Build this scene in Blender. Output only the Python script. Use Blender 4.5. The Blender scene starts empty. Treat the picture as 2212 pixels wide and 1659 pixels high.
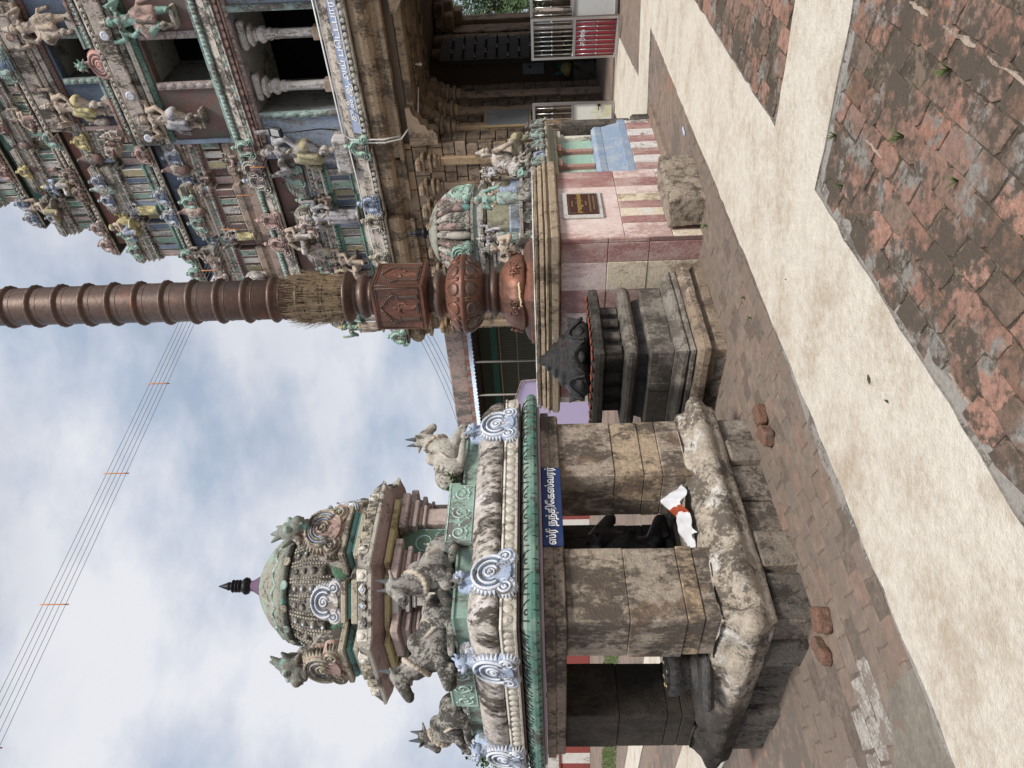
import bpy, math, random
import numpy as np
from mathutils import Vector, Matrix, Euler, noise
R = math.radians
rnd = random.Random(7)
sc = bpy.context.scene
COL = sc.collection

# ------------------------------------------------------------------ camera, world, sun, exposure
CH, PITCH, ROLL = 1.6, R(2.2), R(1.4)
F_ = Vector((0, math.cos(PITCH), math.sin(PITCH)))
U0 = Vector((0, -math.sin(PITCH), math.cos(PITCH)))
R0 = Vector((1, 0, 0))
UP = U0*math.cos(ROLL) + R0*math.sin(ROLL)
RT = R0*math.cos(ROLL) - U0*math.sin(ROLL)
cam = bpy.data.cameras.new('camera')
camo = bpy.data.objects.new('camera', cam)
COL.objects.link(camo)
X, Y, Z = -UP, RT, -F_            # the photograph lies on its side: scene up points to picture left
camo.matrix_world = Matrix(((X.x, Y.x, Z.x, 0), (X.y, Y.y, Z.y, 0), (X.z, Y.z, Z.z, CH), (0, 0, 0, 1)))
cam.sensor_fit = 'HORIZONTAL'
cam.sensor_width = 36.0
cam.lens = 36.0*1533/2212
cam.clip_start, cam.clip_end = 0.05, 900
sc.camera = camo

SUN_AZ, SUN_EL = R(155), R(52)    # azimuth clockwise from +Y
w = bpy.data.worlds.new('World')
sc.world = w
w.use_nodes = True
nt = w.node_tree
nt.nodes.clear()
def wn(t, **k):
    n = nt.nodes.new(t)
    for a, b in k.items():
        setattr(n, a, b)
    return n
wo = wn('ShaderNodeOutputWorld')
sky = wn('ShaderNodeTexSky', sky_type='NISHITA', sun_disc=False)
sky.sun_elevation, sky.sun_rotation = SUN_EL, SUN_AZ
sky.air_density, sky.dust_density, sky.ozone_density = 1.2, 3.0, 1.0
b1 = wn('ShaderNodeBackground'); b1.inputs[1].default_value = 0.075
b2 = wn('ShaderNodeBackground'); b2.inputs[1].default_value = 0.80
tc = wn('ShaderNodeTexCoord')
mp = wn('ShaderNodeMapping'); mp.inputs['Scale'].default_value = (1.0, 1.0, 1.7); mp.inputs['Location'].default_value = (3.1, 0.4, 1.3)
n1 = wn('ShaderNodeTexNoise'); n1.inputs['Scale'].default_value = 2.0; n1.inputs['Detail'].default_value = 7; n1.inputs['Roughness'].default_value = 0.52; n1.inputs['Distortion'].default_value = 0.25
n2 = wn('ShaderNodeTexNoise'); n2.inputs['Scale'].default_value = 2.6; n2.inputs['Detail'].default_value = 8; n2.inputs['Roughness'].default_value = 0.56
r1 = wn('ShaderNodeValToRGB'); r1.color_ramp.elements[0].position = 0.36; r1.color_ramp.elements[1].position = 0.58
r1.color_ramp.elements[0].color = (0.70, 0.70, 0.70, 1)
r2 = wn('ShaderNodeValToRGB')
r2.color_ramp.elements[0].position = 0.41; r2.color_ramp.elements[0].color = (0.375, 0.445, 0.56, 1)
r2.color_ramp.elements[1].position = 0.58; r2.color_ramp.elements[1].color = (0.69, 0.70, 0.745, 1)
mx = wn('ShaderNodeMixShader')
L = nt.links.new
L(tc.outputs['Generated'], mp.inputs['Vector'])
L(mp.outputs[0], n1.inputs['Vector']); L(mp.outputs[0], n2.inputs['Vector'])
L(n1.outputs['Fac'], r1.inputs[0]); L(n2.outputs['Fac'], r2.inputs[0])
L(sky.outputs[0], b1.inputs[0]); L(r2.outputs[0], b2.inputs[0])
L(r1.outputs[0], mx.inputs[0]); L(b1.outputs[0], mx.inputs[1]); L(b2.outputs[0], mx.inputs[2])
L(mx.outputs[0], wo.inputs[0])
sun = bpy.data.lights.new('sun', 'SUN')
sun.energy, sun.angle, sun.color = 2.8, R(15), (1.0, 0.95, 0.88)
suno = bpy.data.objects.new('sun', sun)
COL.objects.link(suno)
sdir = Vector((math.sin(SUN_AZ)*math.cos(SUN_EL), math.cos(SUN_AZ)*math.cos(SUN_EL), math.sin(SUN_EL)))
suno.rotation_euler = sdir.to_track_quat('Z', 'Y').to_euler()
suno.location = sdir*60
sc.view_settings.view_transform = 'Standard'
sc.view_settings.look = 'None'
sc.view_settings.exposure = 0.56
sc.view_settings.gamma = 1.0
sc.view_settings.use_curve_mapping = False
sc.cycles.max_bounces = 5
sc.cycles.diffuse_bounces = 3

# ------------------------------------------------------------------ materials
MATS = {}
def mk(name, col, dirt=0.4, dcol=(0.05, 0.045, 0.038), s=3.0, streak=0.35, rough=0.85, bump=0.3, var=0.25, alt=None,
       altamt=0.5, alts=2.0, ob=None, soft=.12, metal=0.0, bs=40.0, fine=1.0, spec=0.3, top=0.0, soot=None):
    """painted or bare surface: base colour, second colour patches (alt), dirt in streaks, fine grain."""
    if name in MATS:
        return MATS[name]
    m = bpy.data.materials.new(name); m.use_nodes = True
    t = m.node_tree; N = t.nodes.new; K = t.links.new
    bs_ = t.nodes['Principled BSDF']
    bs_.inputs['Roughness'].default_value = rough
    bs_.inputs['Metallic'].default_value = metal
    bs_.inputs['Specular IOR Level'].default_value = spec
    geo = N('ShaderNodeNewGeometry')
    def nz(scale, detail=6.0, ro=0.62, zs=1.0, off=0.0):
        a = N('ShaderNodeMapping'); a.inputs['Scale'].default_value = (1, 1, zs); a.inputs['Location'].default_value = (off, off*1.7, off*.6)
        K(geo.outputs['Position'], a.inputs['Vector'])
        b = N('ShaderNodeTexNoise'); b.inputs['Scale'].default_value = scale; b.inputs['Detail'].default_value = detail; b.inputs['Roughness'].default_value = ro
        K(a.outputs[0], b.inputs['Vector'])
        return b.outputs['Fac']
    def rng(v, lo, hi, a=0.0, b=1.0, smooth=True):
        q = N('ShaderNodeMapRange'); q.interpolation_type = 'SMOOTHSTEP' if smooth else 'LINEAR'
        q.inputs['From Min'].default_value = lo; q.inputs['From Max'].default_value = hi
        q.inputs['To Min'].default_value = a; q.inputs['To Max'].default_value = b
        K(v, q.inputs['Value']); return q.outputs[0]
    def mix(f, a, b, mode='MIX'):
        q = N('ShaderNodeMix'); q.data_type = 'RGBA'; q.blend_type = mode
        if isinstance(f, float): q.inputs[0].default_value = f
        else: K(f, q.inputs[0])
        for i, c in ((6, a), (7, b)):
            if isinstance(c, tuple): q.inputs[i].default_value = (c[0], c[1], c[2], 1)
            else: K(c, q.inputs[i])
        return q.outputs[2]
    seed = (sum(ord(c)*(i+3) for i, c in enumerate(name)) % 97)*.37
    c = col
    if ob is not None:
        oi = N('ShaderNodeObjectInfo')
        cr = N('ShaderNodeValToRGB'); cr.color_ramp.interpolation = 'LINEAR'
        e = cr.color_ramp.elements
        cs = [col] + list(ob)
        while len(e) < len(cs): e.new(0.5)
        for i, q in enumerate(cs):
            e[i].position = i/(len(cs)-1) if len(cs) > 1 else 0; e[i].color = (q[0], q[1], q[2], 1)
        K(oi.outputs['Random'], cr.inputs[0]); c = cr.outputs[0]
    if alt is not None:
        lo = .70-.42*altamt
        c = mix(rng(nz(alts, 5, .6, 1, seed+5), lo, lo+.10), c, alt)
    # broad and fine tonal variation
    v1 = rng(nz(s*7*fine, 4, .7, 1, seed+9), .3, .7, 1-var, 1+var, False)
    q = N('ShaderNodeMix'); q.data_type = 'RGBA'; q.blend_type = 'MULTIPLY'; q.inputs[0].default_value = 1.0
    if isinstance(c, tuple): q.inputs[6].default_value = (c[0], c[1], c[2], 1)
    else: K(c, q.inputs[6])
    cmb = N('ShaderNodeCombineColor'); K(v1, cmb.inputs[0]); K(v1, cmb.inputs[1]); K(v1, cmb.inputs[2])
    K(cmb.outputs[0], q.inputs[7]); c = q.outputs[2]
    if dirt > 0:
        lo = .65-.38*dirt
        fn = N('ShaderNodeMath'); fn.operation = 'MULTIPLY_ADD'; K(nz(s*9, 6, .7, max(streak, .5), seed+3), fn.inputs[0]); fn.inputs[1].default_value = .55; fn.inputs[2].default_value = -.275
        ad0 = N('ShaderNodeMath'); ad0.operation = 'ADD'; K(nz(s, 8, .68, streak, seed), ad0.inputs[0]); K(fn.outputs[0], ad0.inputs[1])
        d1 = rng(ad0.outputs[0], lo+.06-soft*.5, lo+.06+soft*.5)
        if top:
            sp = N('ShaderNodeSeparateXYZ'); K(geo.outputs['Normal'], sp.inputs[0])
            up = rng(sp.outputs[2], .2, .9, 0, top)
            mxn = N('ShaderNodeMath'); mxn.operation = 'MAXIMUM'; K(d1, mxn.inputs[0]); K(up, mxn.inputs[1]); d1 = mxn.outputs[0]
        c = mix(d1, c, dcol)
    if soot is not None:      # oil soot spreading from one side, blackened further to paint in shade: (point, direction, start, end)
        (p, d, s0, s1) = soot
        vm = N('ShaderNodeVectorMath'); vm.operation = 'DOT_PRODUCT'; vm.inputs[1].default_value = d
        vs = N('ShaderNodeVectorMath'); vs.operation = 'SUBTRACT'; vs.inputs[1].default_value = p
        K(geo.outputs['Position'], vs.inputs[0]); K(vs.outputs[0], vm.inputs[0])
        ad = N('ShaderNodeMath'); ad.operation = 'MULTIPLY_ADD'; K(nz(4.0, 7, .65, 1, seed+2), ad.inputs[0]); ad.inputs[1].default_value = (s1-s0)*2.4; K(vm.outputs['Value'], ad.inputs[2])
        sh = (s1-s0)*1.2
        c = mix(rng(ad.outputs[0], s0+sh, s1+sh, 0, .9), c, (0.020, 0.0175, 0.015))
    if isinstance(c, tuple): bs_.inputs['Base Color'].default_value = (c[0], c[1], c[2], 1)
    else: K(c, bs_.inputs['Base Color'])
    if bump > 0:
        bp = N('ShaderNodeBump'); bp.inputs['Strength'].default_value = bump; bp.inputs['Distance'].default_value = 0.02
        K(nz(bs, 5, .7, 1, seed+1), bp.inputs['Height']); K(bp.outputs[0], bs_.inputs['Normal'])
    MATS[name] = m
    return m
def flat(name, col, rough=.6, metal=0.0, spec=.5, emit=None):
    if name in MATS: return MATS[name]
    m = bpy.data.materials.new(name); m.use_nodes = True
    b = m.node_tree.nodes['Principled BSDF']
    b.inputs['Base Color'].default_value = (*col, 1); b.inputs['Roughness'].default_value = rough; b.inputs['Metallic'].default_value = metal
    b.inputs['Specular IOR Level'].default_value = spec
    MATS[name] = m; return m

# ------------------------------------------------------------------ mesh helpers
class MB:
    def __init__(s): s.v = []; s.f = []; s.m = []; s.s = []
    def add(s, vs, fs, mi=0, sm=False):
        o = len(s.v); s.v += [tuple(v) for v in vs]; s.f += [tuple(i+o for i in f) for f in fs]
        s.m += ([mi]*len(fs) if isinstance(mi, int) else list(mi)); s.s += [sm]*len(fs); return s
    def tr(s, n, M):
        s.v[n:] = [tuple(M @ Vector(v)) for v in s.v[n:]]; return s
    def box(s, x0, x1, y0, y1, z0, z1, mi=0, b=0.0):
        if b <= 0:
            vs = [(x, y, z) for z in (z0, z1) for y in (y0, y1) for x in (x0, x1)]
            return s.add(vs, [(0, 2, 3, 1), (4, 5, 7, 6), (0, 1, 5, 4), (2, 6, 7, 3), (0, 4, 6, 2), (1, 3, 7, 5)], mi)
        b = min(b, abs(x1-x0)*.45, abs(y1-y0)*.45, abs(z1-z0)*.45)
        vs = []; ix = {}
        for k in (0, 1):
            for j in (0, 1):
                for i in (0, 1):
                    P = [(x0, x1)[i], (y0, y1)[j], (z0, z1)[k]]; D = [1-2*i, 1-2*j, 1-2*k]
                    for a in range(3):
                        q = [P[c]+D[c]*b if c != a else P[c] for c in range(3)]
                        ix[(i, j, k, a)] = len(vs); vs.append(tuple(q))
        fs = []
        for a in range(3):
            o1, o2 = [c for c in range(3) if c != a]
            for side in (0, 1):
                def cid(p, q):
                    t = [0, 0, 0]; t[a] = side; t[o1] = p; t[o2] = q; return ix[(t[0], t[1], t[2], a)]
                fs.append((cid(0, 0), cid(1, 0), cid(1, 1), cid(0, 1)))
            for p in (0, 1):
                for q in (0, 1):      # edge along axis a
                    def e(side, ax):
                        t = [0, 0, 0]; t[a] = side; t[o1] = p; t[o2] = q; return ix[(t[0], t[1], t[2], ax)]
                    fs.append((e(0, o1), e(1, o1), e(1, o2), e(0, o2)))
        for i in (0, 1):
            for j in (0, 1):
                for k in (0, 1): fs.append((ix[(i, j, k, 0)], ix[(i, j, k, 1)], ix[(i, j, k, 2)]))
        cx, cy, cz = (x0+x1)/2, (y0+y1)/2, (z0+z1)/2
        out = []
        for f in fs:      # orient outward
            p = [Vector(vs[i]) for i in f]; n = (p[1]-p[0]).cross(p[2]-p[0]); c = sum(p, Vector())/len(p)-Vector((cx, cy, cz))
            out.append(f if n.dot(c) > 0 else f[::-1])
        return s.add(vs, out, mi)
    def sweep(s, poly, prof, mi=0, top=True, bot=True, sm=False, jit=0.0):
        n = len(poly); rings = []
        nr = []
        for i in range(n):
            a, b = poly[i], poly[(i+1) % n]; dx, dy = b[0]-a[0], b[1]-a[1]; l = math.hypot(dx, dy) or 1; nr.append((dy/l, -dx/l))
        for (o, z) in prof:
            ring = []
            for i in range(n):
                n1, n2 = nr[i-1], nr[i]; d = 1+n1[0]*n2[0]+n1[1]*n2[1]; d = max(d, .25)
                ring.append((poly[i][0]+(n1[0]+n2[0])/d*o, poly[i][1]+(n1[1]+n2[1])/d*o, z+(rnd.uniform(-jit, jit) if jit else 0)))
            rings.append(ring)
        vs = [p for r_ in rings for p in r_]; fs = []; ms = []
        for k in range(len(prof)-1):
            m = mi if isinstance(mi, int) else mi[min(k, len(mi)-1)]
            for i in range(n):
                j = (i+1) % n; fs.append((k*n+i, k*n+j, (k+1)*n+j, (k+1)*n+i)); ms.append(m)
        if top: fs.append(tuple((len(prof)-1)*n+i for i in range(n))); ms.append(mi if isinstance(mi, int) else mi[-1])
        if bot: fs.append(tuple(reversed(range(n)))); ms.append(mi if isinstance(mi, int) else mi[0])
        return s.add(vs, fs, ms, sm)
    def lathe(s, prof, n=24, mi=0, sm=True, c=(0, 0, 0), ph=0.0, cap=True, wave=None):
        vs = []; fs = []; ms = []
        for (r, z) in prof:
            for i in range(n):
                a = ph+2*math.pi*i/n; q = r*(1+(wave(a, z) if wave else 0)); vs.append((c[0]+q*math.cos(a), c[1]+q*math.sin(a), c[2]+z))
        for k in range(len(prof)-1):
            m = mi if isinstance(mi, int) else mi[min(k, len(mi)-1)]
            for i in range(n):
                j = (i+1) % n; fs.append((k*n+i, k*n+j, (k+1)*n+j, (k+1)*n+i)); ms.append(m)
        if cap:
            fs.append(tuple((len(prof)-1)*n+i for i in range(n))); fs.append(tuple(reversed(range(n)))); ms += [ms[-1], ms[0]]
        return s.add(vs, fs, ms, sm)
    def tube(s, path, r, n=6, mi=0, sm=True, closed=False):
        P = [Vector(p) for p in path]; m = len(P)
        rr = [r]*m if not isinstance(r, (list, tuple)) else list(r)
        vs = []; prev = None
        for i in range(m):
            if closed: t = P[(i+1) % m]-P[i-1]
            else: t = P[min(i+1, m-1)]-P[max(i-1, 0)]
            if t.length < 1e-9: t = Vector((0, 0, 1))
            t.normalize()
            if prev is None:
                u = t.orthogonal().normalized()
            else:
                u = prev-t*prev.dot(t); u = u.normalized() if u.length > 1e-6 else t.orthogonal().normalized()
            prev = u; q = t.cross(u)
            for k in range(n):
                a = 2*math.pi*k/n; vs.append(P[i]+(u*math.cos(a)+q*math.sin(a))*rr[i])
        fs = []
        for i in range(m if closed else m-1):
            i2 = (i+1) % m
            for k in range(n):
                k2 = (k+1) % n; fs.append((i*n+k, i*n+k2, i2*n+k2, i2*n+k))
        if not closed:
            fs.append(tuple(reversed(range(n)))); fs.append(tuple((m-1)*n+k for k in range(n)))
        return s.add(vs, fs, mi, sm)
    def ell(s, c, r, mi=0, nu=10, nv=6, rot=None, sm=True, half=False):
        vs = []; fs = []
        M = rot.to_matrix() if rot is not None else None
        v0 = 0
        for j in range(nv+1):
            ph = math.pi*(j/nv-.5)
            for i in range(nu):
                a = 2*math.pi*i/nu; p = Vector((r[0]*math.cos(ph)*math.cos(a), r[1]*math.cos(ph)*math.sin(a), r[2]*math.sin(ph)))
                if M is not None: p = M @ p
                vs.append((c[0]+p.x, c[1]+p.y, c[2]+p.z))
        for j in range(nv):
            for i in range(nu):
                k = (i+1) % nu
                if j == 0: fs.append((i, (j+1)*nu+k, (j+1)*nu+i))
                elif j == nv-1: fs.append((j*nu+i, j*nu+k, (j+1)*nu+i))
                else: fs.append((j*nu+i, j*nu+k, (j+1)*nu+k, (j+1)*nu+i))
        return s.add(vs, fs, mi, sm)
    def prism(s, pts, d0, d1, mi=0, axis='y', sm=False):
        """outline pts (a,b) extruded along axis from d0 to d1"""
        n = len(pts)
        def P(a, b, d): return {'y': (a, d, b), 'z': (a, b, d), 'x': (d, a, b)}[axis]
        vs = [P(a, b, d0) for a, b in pts]+[P(a, b, d1) for a, b in pts]
        fs = [(i, (i+1) % n, n+(i+1) % n, n+i) for i in range(n)]+[tuple(reversed(range(n))), tuple(range(n, 2*n))]
        return s.add(vs, fs, mi, sm)
    def mesh(s, name, mats=()):
        me = bpy.data.meshes.new(name)
        me.from_pydata(s.v, [], s.f)
        for m in mats: me.materials.append(m)
        if len(s.f):
            me.polygons.foreach_set('material_index', s.m); me.polygons.foreach_set('use_smooth', s.s)
        me.update()
        return me
    def build(s, name, mats, parent=None, loc=None, rot=None):
        if not isinstance(mats, (list, tuple)): mats = [mats]
        return link(bpy.data.objects.new(name, s.mesh(name, mats)), parent, loc, rot)
def link(o, parent=None, loc=None, rot=None, scale=None):
    COL.objects.link(o)
    if parent is not None: o.parent = parent
    if loc is not None: o.location = loc
    if rot is not None: o.rotation_euler = rot
    if scale is not None: o.scale = scale
    return o
def inst(me, name, parent=None, mats=None, loc=None, rot=None, scale=None):
    o = bpy.data.objects.new(name, me)
    link(o, parent, loc, rot, scale)
    if mats is not None:
        if not isinstance(mats, (list, tuple)): mats = [mats]
        for i, sl in enumerate(o.material_slots):
            sl.link = 'OBJECT'; sl.material = mats[min(i, len(mats)-1)]
    return o
def tag(o, label, cat, group=None):
    o['label'] = label; o['category'] = cat
    if group: o['group'] = group
    return o
def struct(o, label=None):
    o['kind'] = 'structure'
    if label: o['label'] = label
    return o
def empty(name, loc=(0, 0, 0), rz=0.0):
    o = bpy.data.objects.new(name, None); o.empty_display_size = .2
    return link(o, None, loc, (0, 0, rz))
def edge_fix(me):
    import bmesh
    b = bmesh.new(); b.from_mesh(me); bmesh.ops.recalc_face_normals(b, faces=b.faces); b.to_mesh(me); b.free()
    return me

class Blob:
    """union of tapered capsules and ellipsoids, voxel-remeshed into one continuous skin"""
    def __init__(s): s.p = []
    def cap(s, a, b, ra, rb=None, m=0): s.p.append(('c', Vector(a), Vector(b), ra, ra if rb is None else rb, m)); return s
    def chain(s, pts, rs, m=0):
        for i in range(len(pts)-1): s.cap(pts[i], pts[i+1], rs[i], rs[i+1], m)
        return s
    def ell(s, c, r, m=0, rot=None): s.p.append(('e', Vector(c), r, rot, 0, m)); return s
    def box(s, x0, x1, y0, y1, z0, z1, m=0, b=.02): s.p.append(('b', (x0, x1, y0, y1, z0, z1), b, None, 0, m)); return s
    def mesh(s, name, vox, nmat=3, smooth=2, amp=0.0, nsc=8.0, lev=3):
        mb = MB()
        for p in s.p:
            if p[0] == 'c':
                a, b, ra, rb = p[1], p[2], p[3], p[4]; d = b-a
                if d.length < 1e-6: d = Vector((0, 0, 1e-4))
                dn = d.normalized(); pa = []; rr = []
                for t in (80, 55, 28, 0): pa.append(a-dn*ra*math.sin(R(t))); rr.append(ra*math.cos(R(t)))
                for t in (0, 28, 55, 80): pa.append(a+d+dn*rb*math.sin(R(t))); rr.append(rb*math.cos(R(t)))
                mb.tube(pa, rr, 12)
            elif p[0] == 'e': mb.ell(p[1], p[2], 0, 14, 9, p[3])
            else: mb.box(*p[1], 0, p[2])
        me0 = edge_fix(mb.mesh(name+'_src'))
        ob = bpy.data.objects.new('tmp_blob', me0); COL.objects.link(ob)
        md = ob.modifiers.new('r', 'REMESH'); md.mode = 'VOXEL'; md.voxel_size = vox; md.use_smooth_shade = True
        if smooth:
            m2 = ob.modifiers.new('s', 'SMOOTH'); m2.iterations = smooth; m2.factor = .5
        dg = bpy.context.evaluated_depsgraph_get()
        me = bpy.data.meshes.new_from_object(ob.evaluated_get(dg))
        me.name = name
        bpy.data.objects.remove(ob); bpy.data.meshes.remove(me0)
        nv = len(me.vertices)
        if amp:
            for v in me.vertices:
                q = v.co*nsc
                v.co += v.normal*amp*(noise.fractal(q, .7, 2.1, lev)*1.0)
        me.materials.clear()
        for _ in range(nmat): me.materials.append(None)
        nf = len(me.polygons)
        c = np.empty(nf*3, dtype=np.float32); me.polygons.foreach_get('center', c); c = c.reshape(-1, 3)
        best = np.full(nf, 1e9); mi = np.zeros(nf, dtype=np.int32)
        for p in s.p:
            if p[0] == 'c':
                a = np.array(p[1]); d = np.array(p[2])-a; L2 = max(float(d@d), 1e-9)
                t = np.clip(((c-a)@d)/L2, 0, 1); q = np.linalg.norm(c-(a+t[:, None]*d), axis=1)-(p[3]+(p[4]-p[3])*t)
            elif p[0] == 'e':
                q0 = c-np.array(p[1])
                if p[3] is not None: q0 = q0 @ np.array(p[3].to_matrix())
                q = (np.linalg.norm(q0/np.array(p[2]), axis=1)-1)*min(p[2])
            else:
                continue
            k = q < best; best[k] = q[k]; mi[k] = p[5]
        me.polygons.foreach_set('material_index', mi)
        me.polygons.foreach_set('use_smooth', [True]*nf)
        me.update()
        return me
def text_mesh(body, size, ext=.002):
    cu = bpy.data.curves.new('txt', 'FONT'); cu.body = body; cu.size = size; cu.extrude = ext
    cu.align_x = 'CENTER'; cu.align_y = 'CENTER'; cu.offset = size*.012
    o = bpy.data.objects.new('tmp_txt', cu); COL.objects.link(o)
    dg = bpy.context.evaluated_depsgraph_get()
    me = bpy.data.meshes.new_from_object(o.evaluated_get(dg))
    bpy.data.objects.remove(o)
    return me
# ------------------------------------------------------------------ palette
GRIME = (0.150, 0.132, 0.113)
M_ground = mk('ground_cement', (0.215, 0.165, 0.132), .42, (0.145, 0.118, 0.098), 1.2, 1, .9, .35, .25, alt=(0.26, 0.15, 0.11), altamt=.35, alts=1.7)
M_bed = mk('mossy_bed', (0.070, 0.056, 0.041), .42, (0.17, 0.13, 0.095), 5, 1, .95, .6, .4)
M_white = mk('white_wash', (0.60, 0.55, 0.47), .335, (0.42, 0.345, 0.26), 2.2, 1, .9, .7, .10, alt=(0.56, 0.505, 0.425), altamt=.40, alts=6, bs=45, soft=.36)
M_edge = mk('cement_edge', (0.27, 0.25, 0.225), .4, (0.13, 0.115, 0.10), 6, 1, .9, .5, .2)
M_tile = mk('terracotta', (0.29, 0.16, 0.12), .50, (0.088, 0.068, 0.052), 2.6, 1, .94, .6, .3, ob=[(0.16, 0.10, 0.07), (0.28, 0.155, 0.115), (0.13, 0.095, 0.072), (0.32, 0.18, 0.135), (0.16, 0.12, 0.095), (0.27, 0.14, 0.10)], alt=(0.22, 0.205, 0.185), altamt=.42, alts=4, fine=1.5)
M_tile2 = mk('dusty_tile', (0.215, 0.165, 0.134), .46, (0.175, 0.138, 0.112), 1.6, 1, .92, .5, .25, ob=[(0.195, 0.15, 0.12), (0.235, 0.158, 0.122), (0.18, 0.145, 0.12), (0.21, 0.163, 0.132)], soft=.25)
M_stone = mk('grey_stone', (0.33, 0.285, 0.235), .42, (0.12, 0.10, 0.085), 4.0, .6, .88, .55, .25, alt=(0.40, 0.29, 0.165), altamt=.22, alts=3, bs=60)
M_plinth = mk('plinth_stone', (0.215, 0.18, 0.148), .46, (0.085, 0.07, 0.058), 4, .8, .9, .7, .3, alt=(0.30, 0.27, 0.235), altamt=.28, alts=5, bs=55)
M_shade = mk('smoked_block', (0.15, 0.112, 0.08), .45, (0.05, 0.04, 0.032), 3.5, .8, .9, .6, .25, ob=[(0.18, 0.135, 0.095), (0.12, 0.09, 0.066)], bs=60)  # brown block stone darkened, the passage's shade painted into its colour
M_stoneL = mk('worn_pale_stone', (0.44, 0.385, 0.32), .36, (0.17, 0.145, 0.12), 5.0, 1, .88, .7, .25, alt=(0.52, 0.49, 0.45), altamt=.35, alts=7, bs=50)
M_stoneD = mk('dark_stone', (0.115, 0.10, 0.085), .45, (0.04, 0.035, 0.03), 5.0, .7, .85, .6, .3, bs=60)
M_brown = mk('brown_block', (0.30, 0.225, 0.155), .38, (0.12, 0.09, 0.065), 3.5, .8, .9, .6, .2, ob=[(0.25, 0.19, 0.135), (0.34, 0.26, 0.18), (0.36, 0.25, 0.145), (0.27, 0.205, 0.15), (0.38, 0.30, 0.22)], bs=60)
M_joint = mk('brown_mortar', (0.13, 0.098, 0.072), .3, (0.11, 0.085, 0.065), 4, 1, .95, .4, .2)
M_brownm = mk('brown_mould', (0.30, 0.225, 0.150), .48, (0.105, 0.08, 0.058), 3, .5, .9, .5, .25)
M_black = mk('sooted_stone', (0.045, 0.042, 0.04), .4, (0.012, 0.011, 0.010), 5, .7, .6, .6, .5, spec=.5)
M_conc = mk('weathered_plaster', (0.45, 0.40, 0.35), .50, (0.095, 0.082, 0.07), 3.2, .35, .92, .6, .3, alt=(0.50, 0.42, 0.40), altamt=.32, alts=2.5, bs=45)
M_concD = mk('black_weathered_plaster', (0.32, 0.30, 0.265), .56, (0.07, 0.063, 0.053), 4.5, .6, .92, .7, .35, bs=45)
M_cream = mk('cream_plaster', (0.62, 0.59, 0.52), .38, (0.15, 0.13, 0.11), 4, .5, .9, .4, .15)
M_bead = mk('cream_medallion', (0.52, 0.49, 0.43), .28, (0.2, 0.18, 0.155), 9, 1, .9, .4, .2)
M_green = mk('sea_green_paint', (0.26, 0.375, 0.315), .43, (0.15, 0.148, 0.13), 3.5, .5, .85, .35, .15, alt=(0.28, 0.46, 0.375), altamt=.35, alts=3)
M_greenD = mk('bottle_green_paint', (0.085, 0.18, 0.145), .34, (0.075, 0.08, 0.068), 3, .6, .55, .2, .2, alt=(0.17, 0.265, 0.22), altamt=.5, alts=2.2)
M_greenG = mk('grey_green_paint', (0.235, 0.275, 0.235), .2, (0.13, 0.13, 0.11), 4, .6, .75, .2, .15, alt=(0.18, 0.29, 0.24), altamt=.4, alts=3)
M_line = mk('dark_line_paint', (0.03, 0.045, 0.04), .1, GRIME, 5, 1, .8, 0, .2)
M_blueK = mk('pale_blue_paint', (0.33, 0.40, 0.53), .44, (0.13, 0.12, 0.105), 8, 1, .85, .4, .2, alt=(0.50, 0.53, 0.60), altamt=.42, alts=12)
M_blueL = mk('blue_white_ridge', (0.58, 0.61, 0.67), .25, (0.22, 0.21, 0.19), 9, 1, .85, .3, .15)
M_blue = mk('sky_blue_paint', (0.275, 0.335, 0.43), .43, (0.20, 0.19, 0.175), 3, .2, .85, .3, .2, alt=(0.33, 0.40, 0.50), altamt=.35, alts=4)
M_blueD = mk('deep_blue_paint', (0.125, 0.165, 0.235), .38, (0.10, 0.095, 0.09), 3, .3, .85, .3, .2)
M_pink = mk('rose_paint', (0.54, 0.405, 0.38), .44, (0.22, 0.19, 0.165), 3.5, .35, .88, .35, .15, alt=(0.56, 0.42, 0.39), altamt=.35, alts=4)
M_pinkP = mk('pale_pink_wash', (0.62, 0.50, 0.47), .42, (0.43, 0.29, 0.265), 3.0, .4, .9, .45, .12, alt=(0.66, 0.565, 0.53), altamt=.45, alts=4)
M_red = mk('faded_maroon_wash', (0.31, 0.16, 0.15), .47, (0.46, 0.34, 0.31), 5, .5, .9, .6, .25, soft=.3, alt=(0.22, 0.10, 0.095), altamt=.35, alts=3)
M_redD = mk('dark_maroon_paint', (0.19, 0.115, 0.105), .46, (0.15, 0.128, 0.112), 3, .5, .85, .3, .2)
M_creamW = mk('cream_wash', (0.64, 0.56, 0.435), .36, (0.36, 0.28, 0.19), 4, .7, .9, .5, .15, alt=(0.62, 0.60, 0.57), altamt=.35, alts=5)
M_patch = mk('olive_cement', (0.215, 0.19, 0.155), .42, (0.155, 0.135, 0.11), 3, 1, .95, .5, .2, soft=.25)
M_lich = mk('white_lichen', (0.36, 0.335, 0.30), .56, (0.20, 0.165, 0.14), 7, 1, .95, .5, .3)
M_whiteW = mk('worn_white_wash', (0.62, 0.60, 0.575), .40, (0.24, 0.21, 0.19), 6, .8, .9, .5, .15)
M_blueW = mk('blue_wash', (0.235, 0.305, 0.42), .38, (0.35, 0.395, 0.44), 6, .5, .9, .5, .2, soft=.2)
M_mint = mk('mint_wash', (0.30, 0.455, 0.375), .32, (0.45, 0.55, 0.47), 5, 1, .9, .35, .15)
M_olive = mk('olive_paint', (0.37, 0.33, 0.21), .36, GRIME, 3, .3, .88, .3, .2)
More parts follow.
